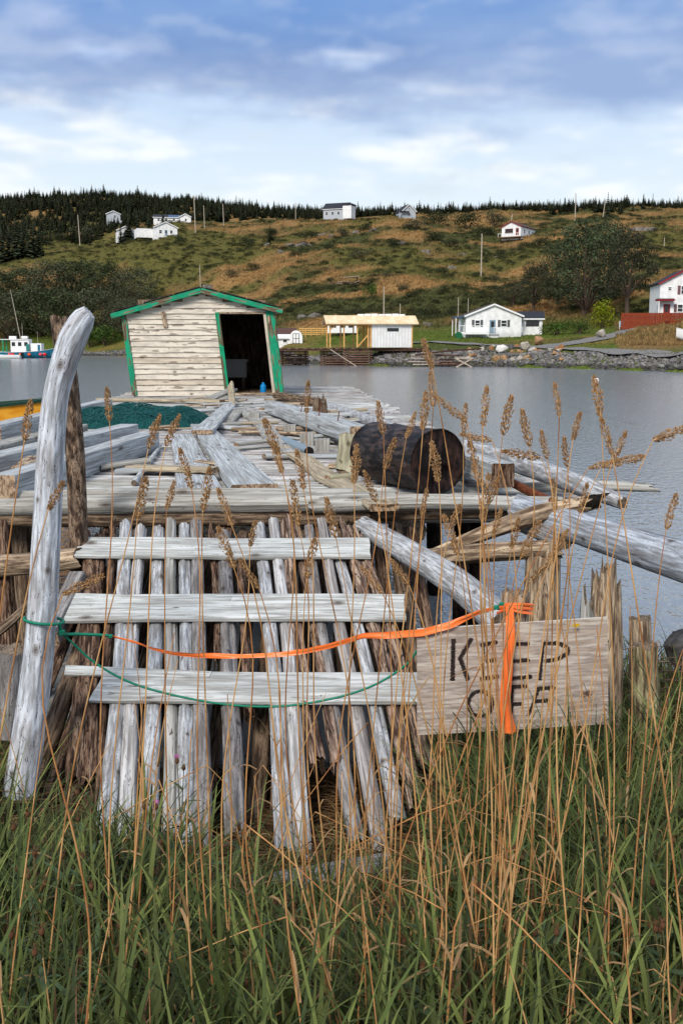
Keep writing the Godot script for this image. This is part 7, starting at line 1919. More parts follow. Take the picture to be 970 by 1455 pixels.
	# things standing behind it
	var q := thing("quonset_hut", "small white arched garden hut with a dark barred door", "hut", Vector3(-7.603, 2.952, -172.000))
	base_of[q] = Vector3.ZERO
	var sh := Shape.new()
	var arc := []
	for k in 13:
		var f := PI * k / 12.0
		arc.append(Vector2(cos(f) * 1.05 * (1.0 if k > 0 else 1.0), 0.9 + sin(f) * 1.25))
	arc.push_front(Vector2(1.05, -0.6)); arc.append(Vector2(-1.05, -0.6))
	for k in arc.size() - 1:
		sh.quad(M.white_paint, Vector3(arc[k].x, arc[k].y, 1.2), Vector3(arc[k].x, arc[k].y, -1.2), Vector3(arc[k + 1].x, arc[k + 1].y, -1.2), Vector3(arc[k + 1].x, arc[k + 1].y, 1.2))
		sh.tri(M.white_clap, Vector3(0, 0.9, 1.2), Vector3(arc[k + 1].x, arc[k + 1].y, 1.2), Vector3(arc[k].x, arc[k].y, 1.2))
	put(sh, "shell", q)
	box_part(q, "door", M.white_paint, Vector3(0, 0.75, 1.24), Vector3(1.0, 1.7, 0.06))
	for k in 3: box_part(q, "door_bar", M.slate, Vector3(-0.5 + k * 0.5, 0.75, 1.28), Vector3(0.07, 1.75, 0.04))
	for y in [0.0, 0.8, 1.6]: box_part(q, "door_bar", M.slate, Vector3(0, y, 1.29), Vector3(1.06, 0.07, 0.04))
	t = house("white_cabin", "low white cabin with a dark window beside the arched hut", "cabin", Vector3(-9.892, 2.614, -172.500), 0.1, 2.6, 2.2, 1.3, 0.35, "x", {"roof": M.white_paint, "front": [[0.3, 0.75, 0.7, 0.5, "wide"]]})
	t = house("red_roofed_shed", "low shed with a brown-red roof behind the white cabin", "shed", Vector3(-10.176, 3.585, -182.000), 0.1, 3.6, 3.0, 1.0, 0.9, "x", {"roof": M.roof_brown, "wall": M.brown_flat})
	var rl := thing("wooden_fence", "orange-tan wooden fence behind the open frame of the half-built shed", "fence", Vector3(-4.843, 4.217, -180.000))
	base_of[rl] = Vector3.ZERO
	for k in 4: box_part(rl, "rail", M.new_wood, Vector3(0, 0.35 + k * 0.33, 0), Vector3(5.2, 0.16, 0.05))
	for k in 6: box_part(rl, "post", M.new_wood, Vector3(-2.5 + k, 0.6, -0.06), Vector3(0.11, 1.7, 0.1))
	var tr := thing("camper_trailer", "white camper trailer seen through the open timber frame", "trailer", Vector3(0.121, 4.266, -175.500))
	base_of[tr] = Vector3.ZERO
	sh = Shape.new()
	var prof := [Vector2(-2.6, 0.45), Vector2(-2.7, 1.3), Vector2(-2.3, 2.3), Vector2(2.2, 2.35), Vector2(2.7, 1.9), Vector2(2.6, 0.45)]
	for k in 6:
		var a: Vector2 = prof[k]; var b: Vector2 = prof[(k + 1) % 6]
		sh.quad(M.white_paint, Vector3(a.x, a.y, -1), Vector3(b.x, b.y, -1), Vector3(b.x, b.y, 1), Vector3(a.x, a.y, 1))
		sh.tri(M.white_paint, Vector3(0, 1.4, 1), Vector3(a.x, a.y, 1), Vector3(b.x, b.y, 1))
	put(sh, "body", tr)
	for x in [-1.5, 0.1, 1.5]: box_part(tr, "window", M.pane, Vector3(x, 1.6, 1.02), Vector3(0.9, 0.5, 0.04))
	for x in [-0.5, 0.4]:
		sh = Shape.new()
		log_into(sh, [Vector3(x, 0.3, 0.7), Vector3(x, 0.3, 0.95)], [0.33, 0.33], {"sides": 14, "seg": 0.3, "m": M.dark, "e": M.dark})
		put(sh, "wheel", tr)
	# collapsed shack on the slope
	var cs := thing("collapsed_shack", "collapsed grey timber shack on the middle of the slope", "shack", Vector3(0.837, 16.476, -244.500))
	base_of[cs] = Vector3.ZERO
	for k in 22:
		sh = Shape.new()
		var a := Vector3(rng.randf_range(-3.6, 2.4), rng.randf_range(0.0, 1.6), rng.randf_range(-1.5, 1.5))
		sh.bar([M.crib, M.plank_far, M.crib_b][k % 3], a, a + Vector3(rng.randf_range(0.8, 3.4), rng.randf_range(-0.5, 0.5), rng.randf_range(-0.4, 0.4)), 0.25, 0.1)
		put(sh, "board", cs)
	sh = Shape.new()
	sh.bar(M.plank_far, Vector3(-0.5, 2.0, 0.3), Vector3(3.4, 2.3, 0.1), 2.4, 0.12)
	put(sh, "fallen_roof", cs)
	for x in [-3.2, 2.8]: box_part(cs, "post", M.crib, Vector3(x, 1.1, 0), Vector3(0.2, 2.6, 0.2))
	# old slip of grey poles on the shore, with its cross brace
	var jt := thing("broken_slip", "broken slip of grey poles with a pale cross brace at the waterline", "slip", Vector3(12.632, 0.299, -124.000) * Vector3(1, 0, 1))
	base_of[jt] = Vector3.ZERO
	for k in 12:
		sh = Shape.new()
		var y := 0.25 + (k / 3) * 0.38; var z := -0.4 - (k / 3) * 0.9
		var x := -4.2 + (k % 3) * 1.8 + rng.randf_range(-0.3, 0.3)
		log_into(sh, [Vector3(x, y + rng.randf_range(-0.1, 0.1), z), Vector3(x + rng.randf_range(2.8, 4.6), y + rng.randf_range(-0.15, 0.25), z)], [0.1, 0.08], {"sides": 6, "seg": 1.0, "m": [M.plank_far, M.crib_b, M.crib][k % 3], "e": M.plank_far})
		put(sh, "pole", jt)
	for s in [[Vector3(1.3, 0.0, 0.4), Vector3(3.2, 1.0, 0.4)], [Vector3(1.3, 1.0, 0.5), Vector3(3.2, 0.0, 0.5)], [Vector3(1.1, 1.05, 0.3), Vector3(3.4, 1.1, 0.3)]]:
		sh = Shape.new()
		sh.bar(M.plank_far, s[0], s[1], 0.12, 0.16)
		put(sh, "brace", jt)
	for s in [[Vector3(0.5, 1.9, -3.2), Vector3(4.8, 2.2, -3.2)], [Vector3(-3.5, 1.4, -2.2), Vector3(1.0, 2.0, -3.0)]]:
		sh = Shape.new()
		sh.bar(M.crib, s[0], s[1], 0.22, 0.22)
		put(sh, "beam", jt)
	# garden things
	var gm := thing("green_drum", "round green tank on the lawn beside the bungalow porch", "tank", Vector3(18.329, 3.696, -160.000))
	base_of[gm] = Vector3.ZERO
	sh = Shape.new()
	log_into(sh, [Vector3(0, 0.45, -0.5), Vector3(0, 0.45, 0.5)], [0.55, 0.55], {"sides": 16, "seg": 0.4, "m": M.green_tank, "e": M.green_tank})
	put(sh, "tank", gm)
	for x in [-0.3, 0.3]: box_part(gm, "foot", M.dark, Vector3(x, -0.1, 0), Vector3(0.12, 0.4, 0.8))
	var dn := thing("white_dinghy", "white dinghy on the grass at the photo's edge below the red deck", "boat", Vector3(42.906, 2.877, -125.000) + Vector3(0, 0.35, 0))
	base_of[dn] = Vector3.ZERO
	sh = Shape.new()
	hull(sh, M.white_paint, M.grey_clap, M.white_paint, [[-1.9, 0.03, 0.35, 1.5], [-1.2, 0.55, 0.0, 1.3], [0, 0.8, -0.1, 1.2], [1.6, 0.7, 0.0, 1.2]], Vector3.ZERO, deg_to_rad(80.0))
	put(sh, "hull", dn)
	sh = Shape.new()
	sh.box(M.grey_clap, Vector3(0.2, 0.9, 0), Vector3(0.3, 0.05, 1.4))
	put(sh, "thwart", dn)
	var by := thing("mooring_buoy", "small white mooring buoy floating on the open water", "buoy", Vector3(18.189, 0.000, -72.500))
	base_of[by] = Vector3.ZERO
	sh = Shape.new()
	log_into(sh, [Vector3(-0.22, 0.1, 0), Vector3(-0.12, 0.12, 0), Vector3(0.12, 0.12, 0), Vector3(0.2, 0.12, 0)], [0.05, 0.17, 0.17, 0.06], {"sides": 12, "seg": 0.04, "m": M.white_paint, "e": M.white_paint})
	put(sh, "float", by)
	sh = Shape.new()
	log_into(sh, [Vector3(0.18, 0.12, 0), Vector3(0.3, 0.2, 0)], [0.03, 0.02], {"sides": 6, "seg": 0.1, "m": M.rust, "e": M.rust})
	put(sh, "eye", by)
	var sg := thing("small_notice", "small grey notice board on posts at the fence corner", "notice", Vector3(42.143, 4.688, -154.000))
	base_of[sg] = Vector3.ZERO
	box_part(sg, "panel", M.blue_pale, Vector3(0, 1.1, 0), Vector3(0.6, 0.9, 0.08))
	for x in [-0.3, 0.36]: box_part(sg, "post", M.white_paint, Vector3(x, 0.6, -0.06), Vector3(0.1, 1.8, 0.08))

func build_fishing_boat() -> void:
	var at := Vector3(-66.524, 0.098, -215.000)
	at.y = 0.0
	var t := thing("fishing_boat", "blue-hulled fishing boat with a white wheelhouse and red buoys", "boat", at)
	base_of[t] = Vector3.ZERO
	t.rotation.y = deg_to_rad(-88.0)
	var sh := Shape.new()
	hull(sh, M.boat_blue, M.grey_clap, M.white_paint, [[-6.2, 0.05, 0.2, 2.1], [-5.0, 1.1, -0.2, 1.75], [-3.0, 1.9, -0.3, 1.45], [0.0, 2.1, -0.3, 1.25], [3.5, 2.05, -0.3, 1.2], [6.2, 1.8, -0.2, 1.3]], Vector3.ZERO, 0.0)
	put(sh, "hull", t)
	box_part(t, "deck", M.grey_clap, Vector3(0, 1.0, 0.5), Vector3(3.4, 0.1, 10.0))
	var wh := box_part(t, "wheelhouse", M.white_paint, Vector3(0, 2.5, 0.9), Vector3(2.6, 2.6, 3.8))
	for z in [-0.4, 0.9, 2.2]:
		for s in [-1.0, 1.0]:
			sh = Shape.new()
			sh.box(M.pane, Vector3(1.32 * s, 2.9, z), Vector3(0.04, 0.8, 0.7))
			put(sh, "window", wh)
	box_part(t, "door", M.teal, Vector3(1.33, 2.0, -0.75), Vector3(0.06, 1.8, 0.7))
	box_part(t, "cabin", M.white_paint, Vector3(0, 2.1, -2.4), Vector3(2.3, 1.9, 2.2))
	box_part(t, "door", M.boat_blue, Vector3(1.18, 2.0, -3.0), Vector3(0.05, 1.5, 0.5))
	box_part(t, "canopy", M.white_paint, Vector3(0, 3.86, 2.0), Vector3(3.0, 0.14, 6.0))
	box_part(t, "post", M.green_w, Vector3(1.3, 2.4, 4.4), Vector3(0.2, 2.8, 0.3))
	box_part(t, "post", M.green_w, Vector3(-1.3, 2.4, 4.4), Vector3(0.2, 2.8, 0.3))
	for e in [[Vector3(0, 3.9, 1.0), Vector3(0, 14.0, 2.6), 0.1], [Vector3(0.3, 3.9, 0.5), Vector3(0.3, 7.2, 0.5), 0.05], [Vector3(0.2, 3.0, -2.6), Vector3(0.2, 5.6, -2.6), 0.04]]:
		sh = Shape.new()
		log_into(sh, [e[0], e[1]], [e[2], e[2] * 0.6], {"sides": 6, "seg": 3.0, "m": M.pole, "e": M.pole})
		put(sh, "mast", t)
	box_part(t, "radar", M.white_paint, Vector3(0, 4.3, 0.1), Vector3(1.0, 0.5, 1.2))
	box_part(t, "raft_canister", M.white_paint, Vector3(0, 4.25, 2.6), Vector3(0.8, 0.6, 1.4))
	for k in 6:
		sh = Shape.new()
		var c := Vector3(2.15, 0.75, [-4.3, -3.4, -1.2, 2.2, 2.9, 0.6][k])
		if k < 2: c.x = 1.7
		log_into(sh, [c + Vector3(0, -0.32, 0), c + Vector3(0, -0.2, 0), c, c + Vector3(0, 0.2, 0), c + Vector3(0, 0.34, 0)], [0.1, 0.3, 0.38, 0.3, 0.06], {"sides": 10, "seg": 0.08, "m": [M.buoy_red, M.buoy_pink, M.buoy_orange][k % 3], "e": M.buoy_red})
		put(sh, "buoy", t)
	var sk := thing("skiff", "long white open skiff with an outboard beside the fishing boat", "boat", Vector3(-67.986, -0.067, -205.000) * Vector3(1, 0, 1))
	base_of[sk] = Vector3.ZERO
	sk.rotation.y = deg_to_rad(92.0)
	sh = Shape.new()
	hull(sh, M.white_paint, M.grey_clap, M.white_paint, [[-3.4, 0.03, 0.2, 1.1], [-2.4, 0.6, 0.0, 0.85], [0, 0.9, -0.1, 0.7], [3.4, 0.8, -0.1, 0.7]], Vector3.ZERO, 0.0)
	put(sh, "hull", sk)
	sh = Shape.new()
	sh.box(M.dark, Vector3(0, 0.9, 3.7), Vector3(0.45, 0.6, 0.5)); sh.box(M.dark, Vector3(0, 0.25, 3.7), Vector3(0.2, 0.9, 0.25))
	put(sh, "outboard", sk)

# ------------------------------------------------------------------ foreground growth
func blade(sh: Shape, root: Vector3, tip: Vector3, bow: Vector3, w: float, c: Color, segs := 5, fold := 0.0) -> void:
	var mid := (root + tip) * 0.5 + bow
	var side := (tip - root).cross(Vector3(bow.x, 0.0, bow.z) + Vector3(0.001, 0, 0.0007)).normalized()
	if side.length() < 0.5: side = Vector3.RIGHT
	var last_l := root - side * w * 0.5; var last_r := root + side * w * 0.5
	for i in range(1, segs + 1):
		var f := i / float(segs)
		var p := root.lerp(mid, f).lerp(mid.lerp(tip, f), f)
		var ww := w * (1.0 - pow(f, 2.2)) * 0.5
		var l := p - side * ww; var r := p + side * ww
		if i == segs: sh.tri(M.grass, last_l, p, last_r, c)
		else: sh.quad(M.grass, last_l, l, r, last_r, c)
		last_l = l; last_r = r

func tuft_mesh(sd: int, greens: float) -> ArrayMesh:
	var r := RandomNumberGenerator.new(); r.seed = sd
	var sh := Shape.new()
	for k in 11:
		var a := r.randf() * TAU
		var o := Vector3(cos(a), 0, sin(a))
		var root := o * r.randf() * 0.07
		var h := r.randf_range(0.2, 0.66)
		var reach := r.randf_range(0.06, 0.5)
		var tip := root + o * reach + Vector3(0, h * r.randf_range(0.25, 1.0), 0)
		var bow := Vector3(-o.x * 0.02, h * r.randf_range(0.1, 0.6), -o.z * 0.02)
		var c: Color
		if r.randf() < greens:
			c = Color(0.042, 0.066, 0.016).lerp(Color(0.16, 0.19, 0.05), pow(r.randf(), 1.5)) * r.randf_range(0.45, 1.4)
		else:
			c = Color(0.34, 0.205, 0.10).lerp(Color(0.12, 0.065, 0.035), r.randf())
		blade(sh, root, tip, bow, r.randf_range(0.006, 0.017), c, 7)
	return to_mesh(sh, Vector3.ZERO)

func seed_head(sd: int) -> ArrayMesh:
	var r := RandomNumberGenerator.new(); r.seed = sd
	var sh := Shape.new()
	var len := r.randf_range(0.10, 0.15)
	log_into(sh, [Vector3.ZERO, Vector3(0, len, 0)], [0.002, 0.001], {"sides": 4, "seg": 0.08, "m": M.straw, "e": M.straw})
	for k in 240:
		var f := r.randf()
		var lump := 0.86 + 0.14 * sin(f * 13.0 + sd)
		var wd := 0.0165 * pow(sin(PI * clampf(f * 0.9 + 0.08, 0.0, 1.0)), 0.7) * lump
		var a := r.randf() * TAU
		var o := Vector3(cos(a), 0, sin(a))
		var p := Vector3(0, f * len, 0) + o * wd * r.randf_range(0.3, 1.0)
		var t := (o * 0.5 + Vector3(0, 1, 0)).normalized() * r.randf_range(0.006, 0.012)
		var s := o.cross(Vector3.UP) * r.randf_range(0.0015, 0.003)
		var c := Color(0.50, 0.31, 0.15).lerp(Color(0.30, 0.165, 0.075), r.randf()) * r.randf_range(0.8, 1.3)
		sh.quad(M.grass, p, p + t * 0.5 - s, p + t, p + t * 0.5 + s, c)
		sh.quad(M.grass, p + o * 0.001, p + t * 0.5 + o * 0.003, p + t, p + t * 0.5 - o * 0.002, c * 0.85)
	return to_mesh(sh, Vector3.ZERO)

func build_grass() -> void:
	var r := RandomNumberGenerator.new(); r.seed = 2024
	# green growth: tufts too many to count
	for v in 5:
		var m := tuft_mesh(300 + v, [0.86, 0.64, 0.9, 0.42, 0.58][v])
		var tr := []; var tc := []
		for k in 900:
			var d := r.randf_range(1.15, 6.9)
			var x := r.randf_range(-0.42, 0.42) * d * 1.25
			var dens := 1.0
			if d > 3.75 and x > -1.55 and x < 0.5: continue
			if d > 3.2 and x > -0.7 and x < 0.45 and r.randf() < 0.6: continue
			if d > 4.6 and x <= -1.75: dens = 0.25
			if d > 4.4 and x > 0.4: dens = 0.8
			if r.randf() > dens: continue
			var s := r.randf_range(0.65, 1.15)
			if d > 3.2 and x < 0.45: s *= lerpf(1.0, 0.6, clampf(d - 3.2, 0.0, 1.0))
			elif d > 4.6: s *= 0.7
			if x > -0.5 and x < 0.4 and d > 2.4: s *= 0.6
			elif x > -1.5 and x <= -0.5 and d > 2.7: s *= 0.95
			var b := Basis(Vector3.UP, r.randf() * TAU) * Basis(Vector3.RIGHT, r.randfn() * 0.12)
			tr.append(Transform3D(b.scaled(Vector3(s, s * r.randf_range(0.8, 1.15), s)), Vector3(x, bank(x, d) - 0.01, -d)))
			tc.append(Color.WHITE * r.randf_range(0.7, 1.25))
		many("grass", m, tr, tc, "tangled green and withered grass on the bank")
	# wider surroundings beside and behind the viewer
	var wide := tuft_mesh(320, 0.7)
	var wt := []; var wc := []
	for k in 5000:
		var x := r.randf_range(-14.0, 14.0); var d := r.randf_range(-9.0, 6.4)
		if absf(x) < 0.5 * maxf(d, 1.0) + 0.6 and d > 0.9: continue
		if Vector2(x, d).length() < 1.1: continue
		var s := r.randf_range(0.7, 1.2)
		wt.append(Transform3D(Basis(Vector3.UP, r.randf() * TAU).scaled(Vector3(s * 1.5, s, s * 1.5)), Vector3(x, bank(x, d) - 0.01, -d)))
		wc.append(Color.WHITE * r.randf_range(0.7, 1.25))
	many("grass", wide, wt, wc, "tangled green and withered grass on the bank")
	# fallen straw on the ground
	var lit := Shape.new()
	for k in 16:
		var a := r.randf() * TAU
		var o := Vector3(cos(a), 0, sin(a)) * r.randf_range(0.08, 0.3)
		var p := Vector3(r.randfn() * 0.1, r.randf() * 0.03, r.randfn() * 0.1)
		blade(lit, p - o, p + o + Vector3(0, r.randf() * 0.04, 0), Vector3(0.01, 0.02, 0.01), r.randf_range(0.003, 0.007), Color(0.30, 0.18, 0.085) * r.randf_range(0.35, 1.2), 3)
	var lm := to_mesh(lit, Vector3.ZERO)
	var lt := []; var lc := []
	for k in 1300:
		var d := r.randf_range(1.2, 7.0); var x := r.randf_range(-0.5, 0.5) * d * 1.2
		if d > 5.4 and x < 0.4: continue
		lt.append(Transform3D(Basis(Vector3.UP, r.randf() * TAU), Vector3(x, bank(x, d) + 0.005, -d))); lc.append(Color.WHITE * r.randf_range(0.5, 1.2))
	many("straw_litter", lm, lt, lc, "withered fallen straw lying over the bank")
	# dry stems without heads: curved, jointed, crossing one another
	for v in 6:
		var sh := Shape.new()
		var h := 1.0
		var lean := r.randf_range(0.0, 0.16)
		var p := [Vector3.ZERO, Vector3(lean * 0.2, h * 0.35, 0), Vector3(lean * 0.55, h * 0.7, 0.01), Vector3(lean, h, 0.0)]
		if v >= 4: p = [Vector3.ZERO, Vector3(lean * 0.2, h * 0.35, 0), Vector3(lean * 0.5, h * 0.62, 0.01), Vector3(lean * 0.5 + 0.05, h * 0.66, 0.02), Vector3(lean + 0.3, h * 0.5, 0.05)]
		log_into(sh, p, [0.0027, 0.0023, 0.002, 0.0018, 0.0012] if v >= 4 else [0.0027, 0.0023, 0.0018, 0.0011], {"sides": 5, "seg": 0.12, "m": [M.straw, M.straw_b, M.straw_c][v % 3], "e": M.straw, "up": Vector3.BACK})
		for q in 2:
			var b: Vector3 = p[1].lerp(p[2], r.randf())
			var o := Vector3(r.randfn(), 0, r.randfn()).normalized()
			blade(sh, b, b + o * r.randf_range(0.05, 0.14) + Vector3(0, r.randf_range(-0.16, 0.12), 0), o * 0.03 + Vector3(0, 0.08, 0), 0.007, Color(0.36, 0.22, 0.1) * r.randf_range(0.7, 1.2))
		var tr := []
		for k in 31:
			var d := r.randf_range(1.7, 4.4)
			var x := r.randf_range(-0.4, 0.4) * d
			if r.randf() < 0.2: x = r.randf_range(0.02, 0.38) * d
			if d > 4.0 and x < 0.3: continue
			var s := r.randf_range(0.5, 1.25) if r.randf() < 0.6 else r.randf_range(0.3, 0.6)
			tr.append(Transform3D((Basis(Vector3.UP, r.randf() * TAU) * Basis(Vector3.BACK, r.randfn() * 0.09)).scaled(Vector3(1.1, s, 1.1)), Vector3(x, bank(x, d) - 0.02, -d)))
		many("dry_stems", to_mesh(sh, Vector3.ZERO), tr, [], "dry orange grass stems without heads on the bank")
	# tall stalks with seed heads, one by one
	var heads := []
	for k in 6: heads.append(seed_head(700 + k))
	for s in [[Vector3(-0.087, 2.464, -2.600), 4, 0.02, "dry stalk with seed head before the curb beam, third from the left of them"],
		[Vector3(-0.578, 2.453, -2.500), -3, 0, "dry stalk with seed head before the green net, leftmost of them"],
		[Vector3(-0.525, 2.479, -1.700), 8, -0.1, "dry stalk with seed head before the driftwood post, leftmost of them"],
		[Vector3(-0.154, 2.410, -2.100), -22, 0.06, "dry stalk with seed head before the curb beam, leftmost of them"],
		[Vector3(-0.442, 2.390, -2.400), 20, -0.1, "dry stalk with seed head before the green net, second from the left of them"],
		[Vector3(-0.396, 2.395, -2.400), 25, -0.06, "dry stalk with seed head before the green net, rightmost of them"],
		[Vector3(0.178, 2.585, -2.200), -18, 0.1, "dry stalk with seed head before the far boulders, leftmost of them"],
		[Vector3(0.187, 2.399, -2.600), 20, -0.05, "dry stalk with seed head before the dark drum, fourth from the left of them"],
		[Vector3(0.214, 2.424, -2.600), 4, -0.04, "dry stalk with seed head before the dark drum, fifth from the left of them"],
		[Vector3(0.240, 2.475, -2.700), -4, -0.02, "dry stalk with seed head before the far boulders, second from the left of them"],
		[Vector3(0.271, 2.487, -1.900), 6, 0.02, "dry stalk with seed head before the far boulders, rightmost of them"],
		[Vector3(0.443, 2.492, -2.100), -8, 0.02, "dry stalk with seed head before the open water, fourth from the left of them"],
		[Vector3(0.542, 2.423, -2.300), 12, -0.05, "dry stalk with seed head before the open water, fifth from the left of them"],
		[Vector3(0.467, 2.442, -1.800), -18, 0.1, "dry stalk with seed head before the open water, seventh from the left of them"],
		[Vector3(0.251, 2.438, -2.400), -52, 0.06, "dry stalk with seed head before the far boulders, third from the left of them"],
		[Vector3(0.346, 2.339, -2.700), -80, 0.1, "dry stalk with seed head before the dark drum, ninth from the left of them"],
		[Vector3(0.462, 2.302, -2.600), -80, 0.12, "dry stalk with seed head before the pointed grey log, second from the left of them"],
		[Vector3(0.438, 2.390, -2.200), -14, 0.06, "dry stalk with seed head before the open water, third from the left of them"],
		[Vector3(0.623, 2.317, -2.300), 75, -0.2, "dry stalk with seed head before the pointed grey log, sixth from the left of them"],
		[Vector3(0.669, 2.353, -2.400), 20, -0.1, "dry stalk with seed head before the open water, eighth from the left of them"],
		[Vector3(-0.297, 2.275, -2.200), 10, 0, "dry stalk with seed head before the deck planks, fourth from the left of them"],
		[Vector3(-0.361, 2.310, -2.300), -15, 0.03, "dry stalk with seed head before the deck planks, third from the left of them"],
		[Vector3(-0.251, 2.256, -2.100), -20, 0.1, "dry stalk with seed head before the deck planks, fifth from the left of them"],
		[Vector3(-0.405, 2.247, -2.400), 16, -0.04, "dry stalk with seed head before the deck planks, second from the left of them"],
		[Vector3(-0.238, 2.187, -2.000), -20, 0.06, "dry stalk with seed head before the top ramp board, second from the left of them"],
		[Vector3(-0.190, 2.163, -1.900), -30, 0.08, "dry stalk with seed head before the top ramp board, rightmost of them"],
		[Vector3(-0.120, 2.171, -2.600), -8, 0.05, "dry stalk with seed head before the deck edge logs, second from the left of them"],
		[Vector3(0.060, 2.274, -2.300), -22, 0.06, "dry stalk with seed head before the dark drum, second from the left of them"],
		[Vector3(0.037, 2.284, -2.600), 4, 0, "dry stalk with seed head before the dark drum, leftmost of them"],
		[Vector3(0.319, 2.256, -2.200), 8, 0, "dry stalk with seed head before the split rails, fourth from the left of them"],
		[Vector3(0.489, 2.261, -2.300), -6, 0, "dry stalk with seed head before the pointed grey log, third from the left of them"],
		[Vector3(0.556, 2.336, -2.500), -10, 0.05, "dry stalk with seed head before the pointed grey log, fourth from the left of them"],
		[Vector3(0.425, 2.149, -2.400), 10, -0.02, "dry stalk with seed head before the split rails, sixth from the left of them"],
		[Vector3(0.118, 2.097, -2.200), -35, 0.1, "dry stalk with seed head before the split rails, leftmost of them"],
		[Vector3(0.050, 2.103, -2.100), -40, 0.12, "dry stalk with seed head before the deck edge logs, rightmost of them"],
		[Vector3(-0.077, 2.049, -2.500), 12, -0.02, "dry stalk with seed head before the deck edge logs, third from the left of them"],
		[Vector3(-0.433, 2.177, -1.700), 64, -0.06, "dry stalk with seed head before the top ramp board, leftmost of them"],
		[Vector3(-0.502, 2.338, -1.800), 28, -0.1, "dry stalk with seed head before the driftwood post, rightmost of them"],
		[Vector3(-0.439, 2.256, -2.200), 14, -0.04, "dry stalk with seed head before the deck planks, leftmost of them"],
		[Vector3(-0.101, 2.295, -2.400), -10, 0.03, "dry stalk with seed head before the curb beam, second from the left of them"],
		[Vector3(-0.165, 2.322, -2.500), -18, 0.04, "dry stalk with seed head before the deck planks, rightmost of them"],
		[Vector3(0.294, 2.176, -2.500), 20, -0.06, "dry stalk with seed head before the split rails, third from the left of them"],
		[Vector3(0.359, 2.271, -2.300), 18, -0.02, "dry stalk with seed head before the pointed grey log, leftmost of them"],
		[Vector3(0.443, 2.142, -2.300), 24, -0.04, "dry stalk with seed head before the split rails, seventh from the left of them"],
		[Vector3(0.516, 2.139, -2.300), 30, -0.06, "dry stalk with seed head before the split rails, rightmost of them"],
		[Vector3(0.262, 2.261, -2.800), -10, 0.02, "dry stalk with seed head before the dark drum, seventh from the left of them"],
		[Vector3(0.735, 2.396, -2.200), 70, -0.1, "dry stalk with seed head before the open water, rightmost of them"],
		[Vector3(0.732, 2.284, -2.600), 78, -0.1, "dry stalk with seed head before the pointed grey log, rightmost of them"],
		[Vector3(0.355, 2.382, -2.900), 4, 0, "dry stalk with seed head before the dark drum, eighth from the left of them"],
		[Vector3(0.133, 2.301, -2.700), 18, -0.06, "dry stalk with seed head before the dark drum, third from the left of them"],
		[Vector3(-0.028, 2.136, -2.600), -14, 0.06, "dry stalk with seed head before the deck edge logs, fourth from the left of them"],
		[Vector3(-0.219, 2.135, -2.500), 12, 0, "dry stalk with seed head before the deck edge logs, leftmost of them"],
		[Vector3(0.498, 2.056, -2.400), 40, -0.1, "dry stalk with seed head before the split rails, eighth from the left of them"],
		[Vector3(0.682, 2.452, -2.700), -10, 0.06, "dry stalk with seed head before the open water, sixth from the left of them"],
		[Vector3(0.204, 2.230, -2.400), 10, 0, "dry stalk with seed head before the dark drum, sixth from the left of them"],
		[Vector3(0.335, 2.287, -2.500), -16, 0.04, "dry stalk with seed head before the dark drum, rightmost of them"],
		[Vector3(0.635, 2.201, -2.600), 10, -0.03, "dry stalk with seed head before the pointed grey log, fifth from the left of them"],
		[Vector3(0.800, 2.196, -2.400), 16, 0, "dry stalk with seed head before the big blue-grey log"],
		[Vector3(0.460, 2.389, -2.800), 10, -0.02, "dry stalk with seed head before the open water, leftmost of them"],
		[Vector3(0.418, 2.407, -2.300), -14, 0.05, "dry stalk with seed head before the open water, second from the left of them"],
		[Vector3(0.111, 2.382, -2.900), -10, 0.03, "dry stalk with seed head before the curb beam, rightmost of them"],
		[Vector3(0.415, 2.145, -2.600), 16, -0.02, "dry stalk with seed head before the split rails, fifth from the left of them"],
		[Vector3(0.298, 2.070, -2.700), -20, 0.05, "dry stalk with seed head before the split rails, second from the left of them"]]:
		var head: Vector3 = s[0]
		var an := deg_to_rad(-s[1])
		var dir := Vector3(sin(-an), cos(an), r.randf_range(-0.2, 0.2)).normalized()
		var neck := head - dir * 0.06
		var rx: float = head.x + s[2] * 3.0 + r.randf_range(-0.06, 0.06)
		var rz: float = head.z + r.randf_range(-0.3, 0.15)
		rz = minf(rz, -1.2)
		var root := Vector3(rx, bank(rx, -rz) - 0.02, rz)
		var t := thing("dry_grass_stalk", s[3], "grass stalk", root, "tall seed-headed grass stalks in front of the wharf")
		var sh := Shape.new()
		var c1 := root.lerp(neck, 0.5) + Vector3(r.randfn() * 0.035, 0, r.randfn() * 0.03)
		var c2 := root.lerp(neck, 0.86) + Vector3(0, 0.01, 0) - Vector3(dir.x, 0, dir.z) * 0.03
		log_into(sh, [root, c1, c2, neck], [0.0026, 0.002, 0.0015, 0.001], {"sides": 6, "seg": 0.07, "m": [M.straw, M.straw_b, M.straw_c][r.randi() % 3], "e": M.straw, "up": Vector3.BACK})
		put(sh, "stem", t)
		var hd := MeshInstance3D.new()
		hd.mesh = heads[r.randi() % 6]
		hd.name = "seed_head"
		t.add_child(hd, true)
		var y := dir; var x := y.cross(Vector3.BACK).normalized(); var z := x.cross(y)
		var k := head.distance_to(Vector3(0, CAM_Y, 0)) / 2.4 * r.randf_range(0.7, 1.1) * 0.7
		hd.transform = Transform3D(Basis(x, y, z).scaled(Vector3.ONE * clampf(k, 0.5, 1.0)), neck - root)
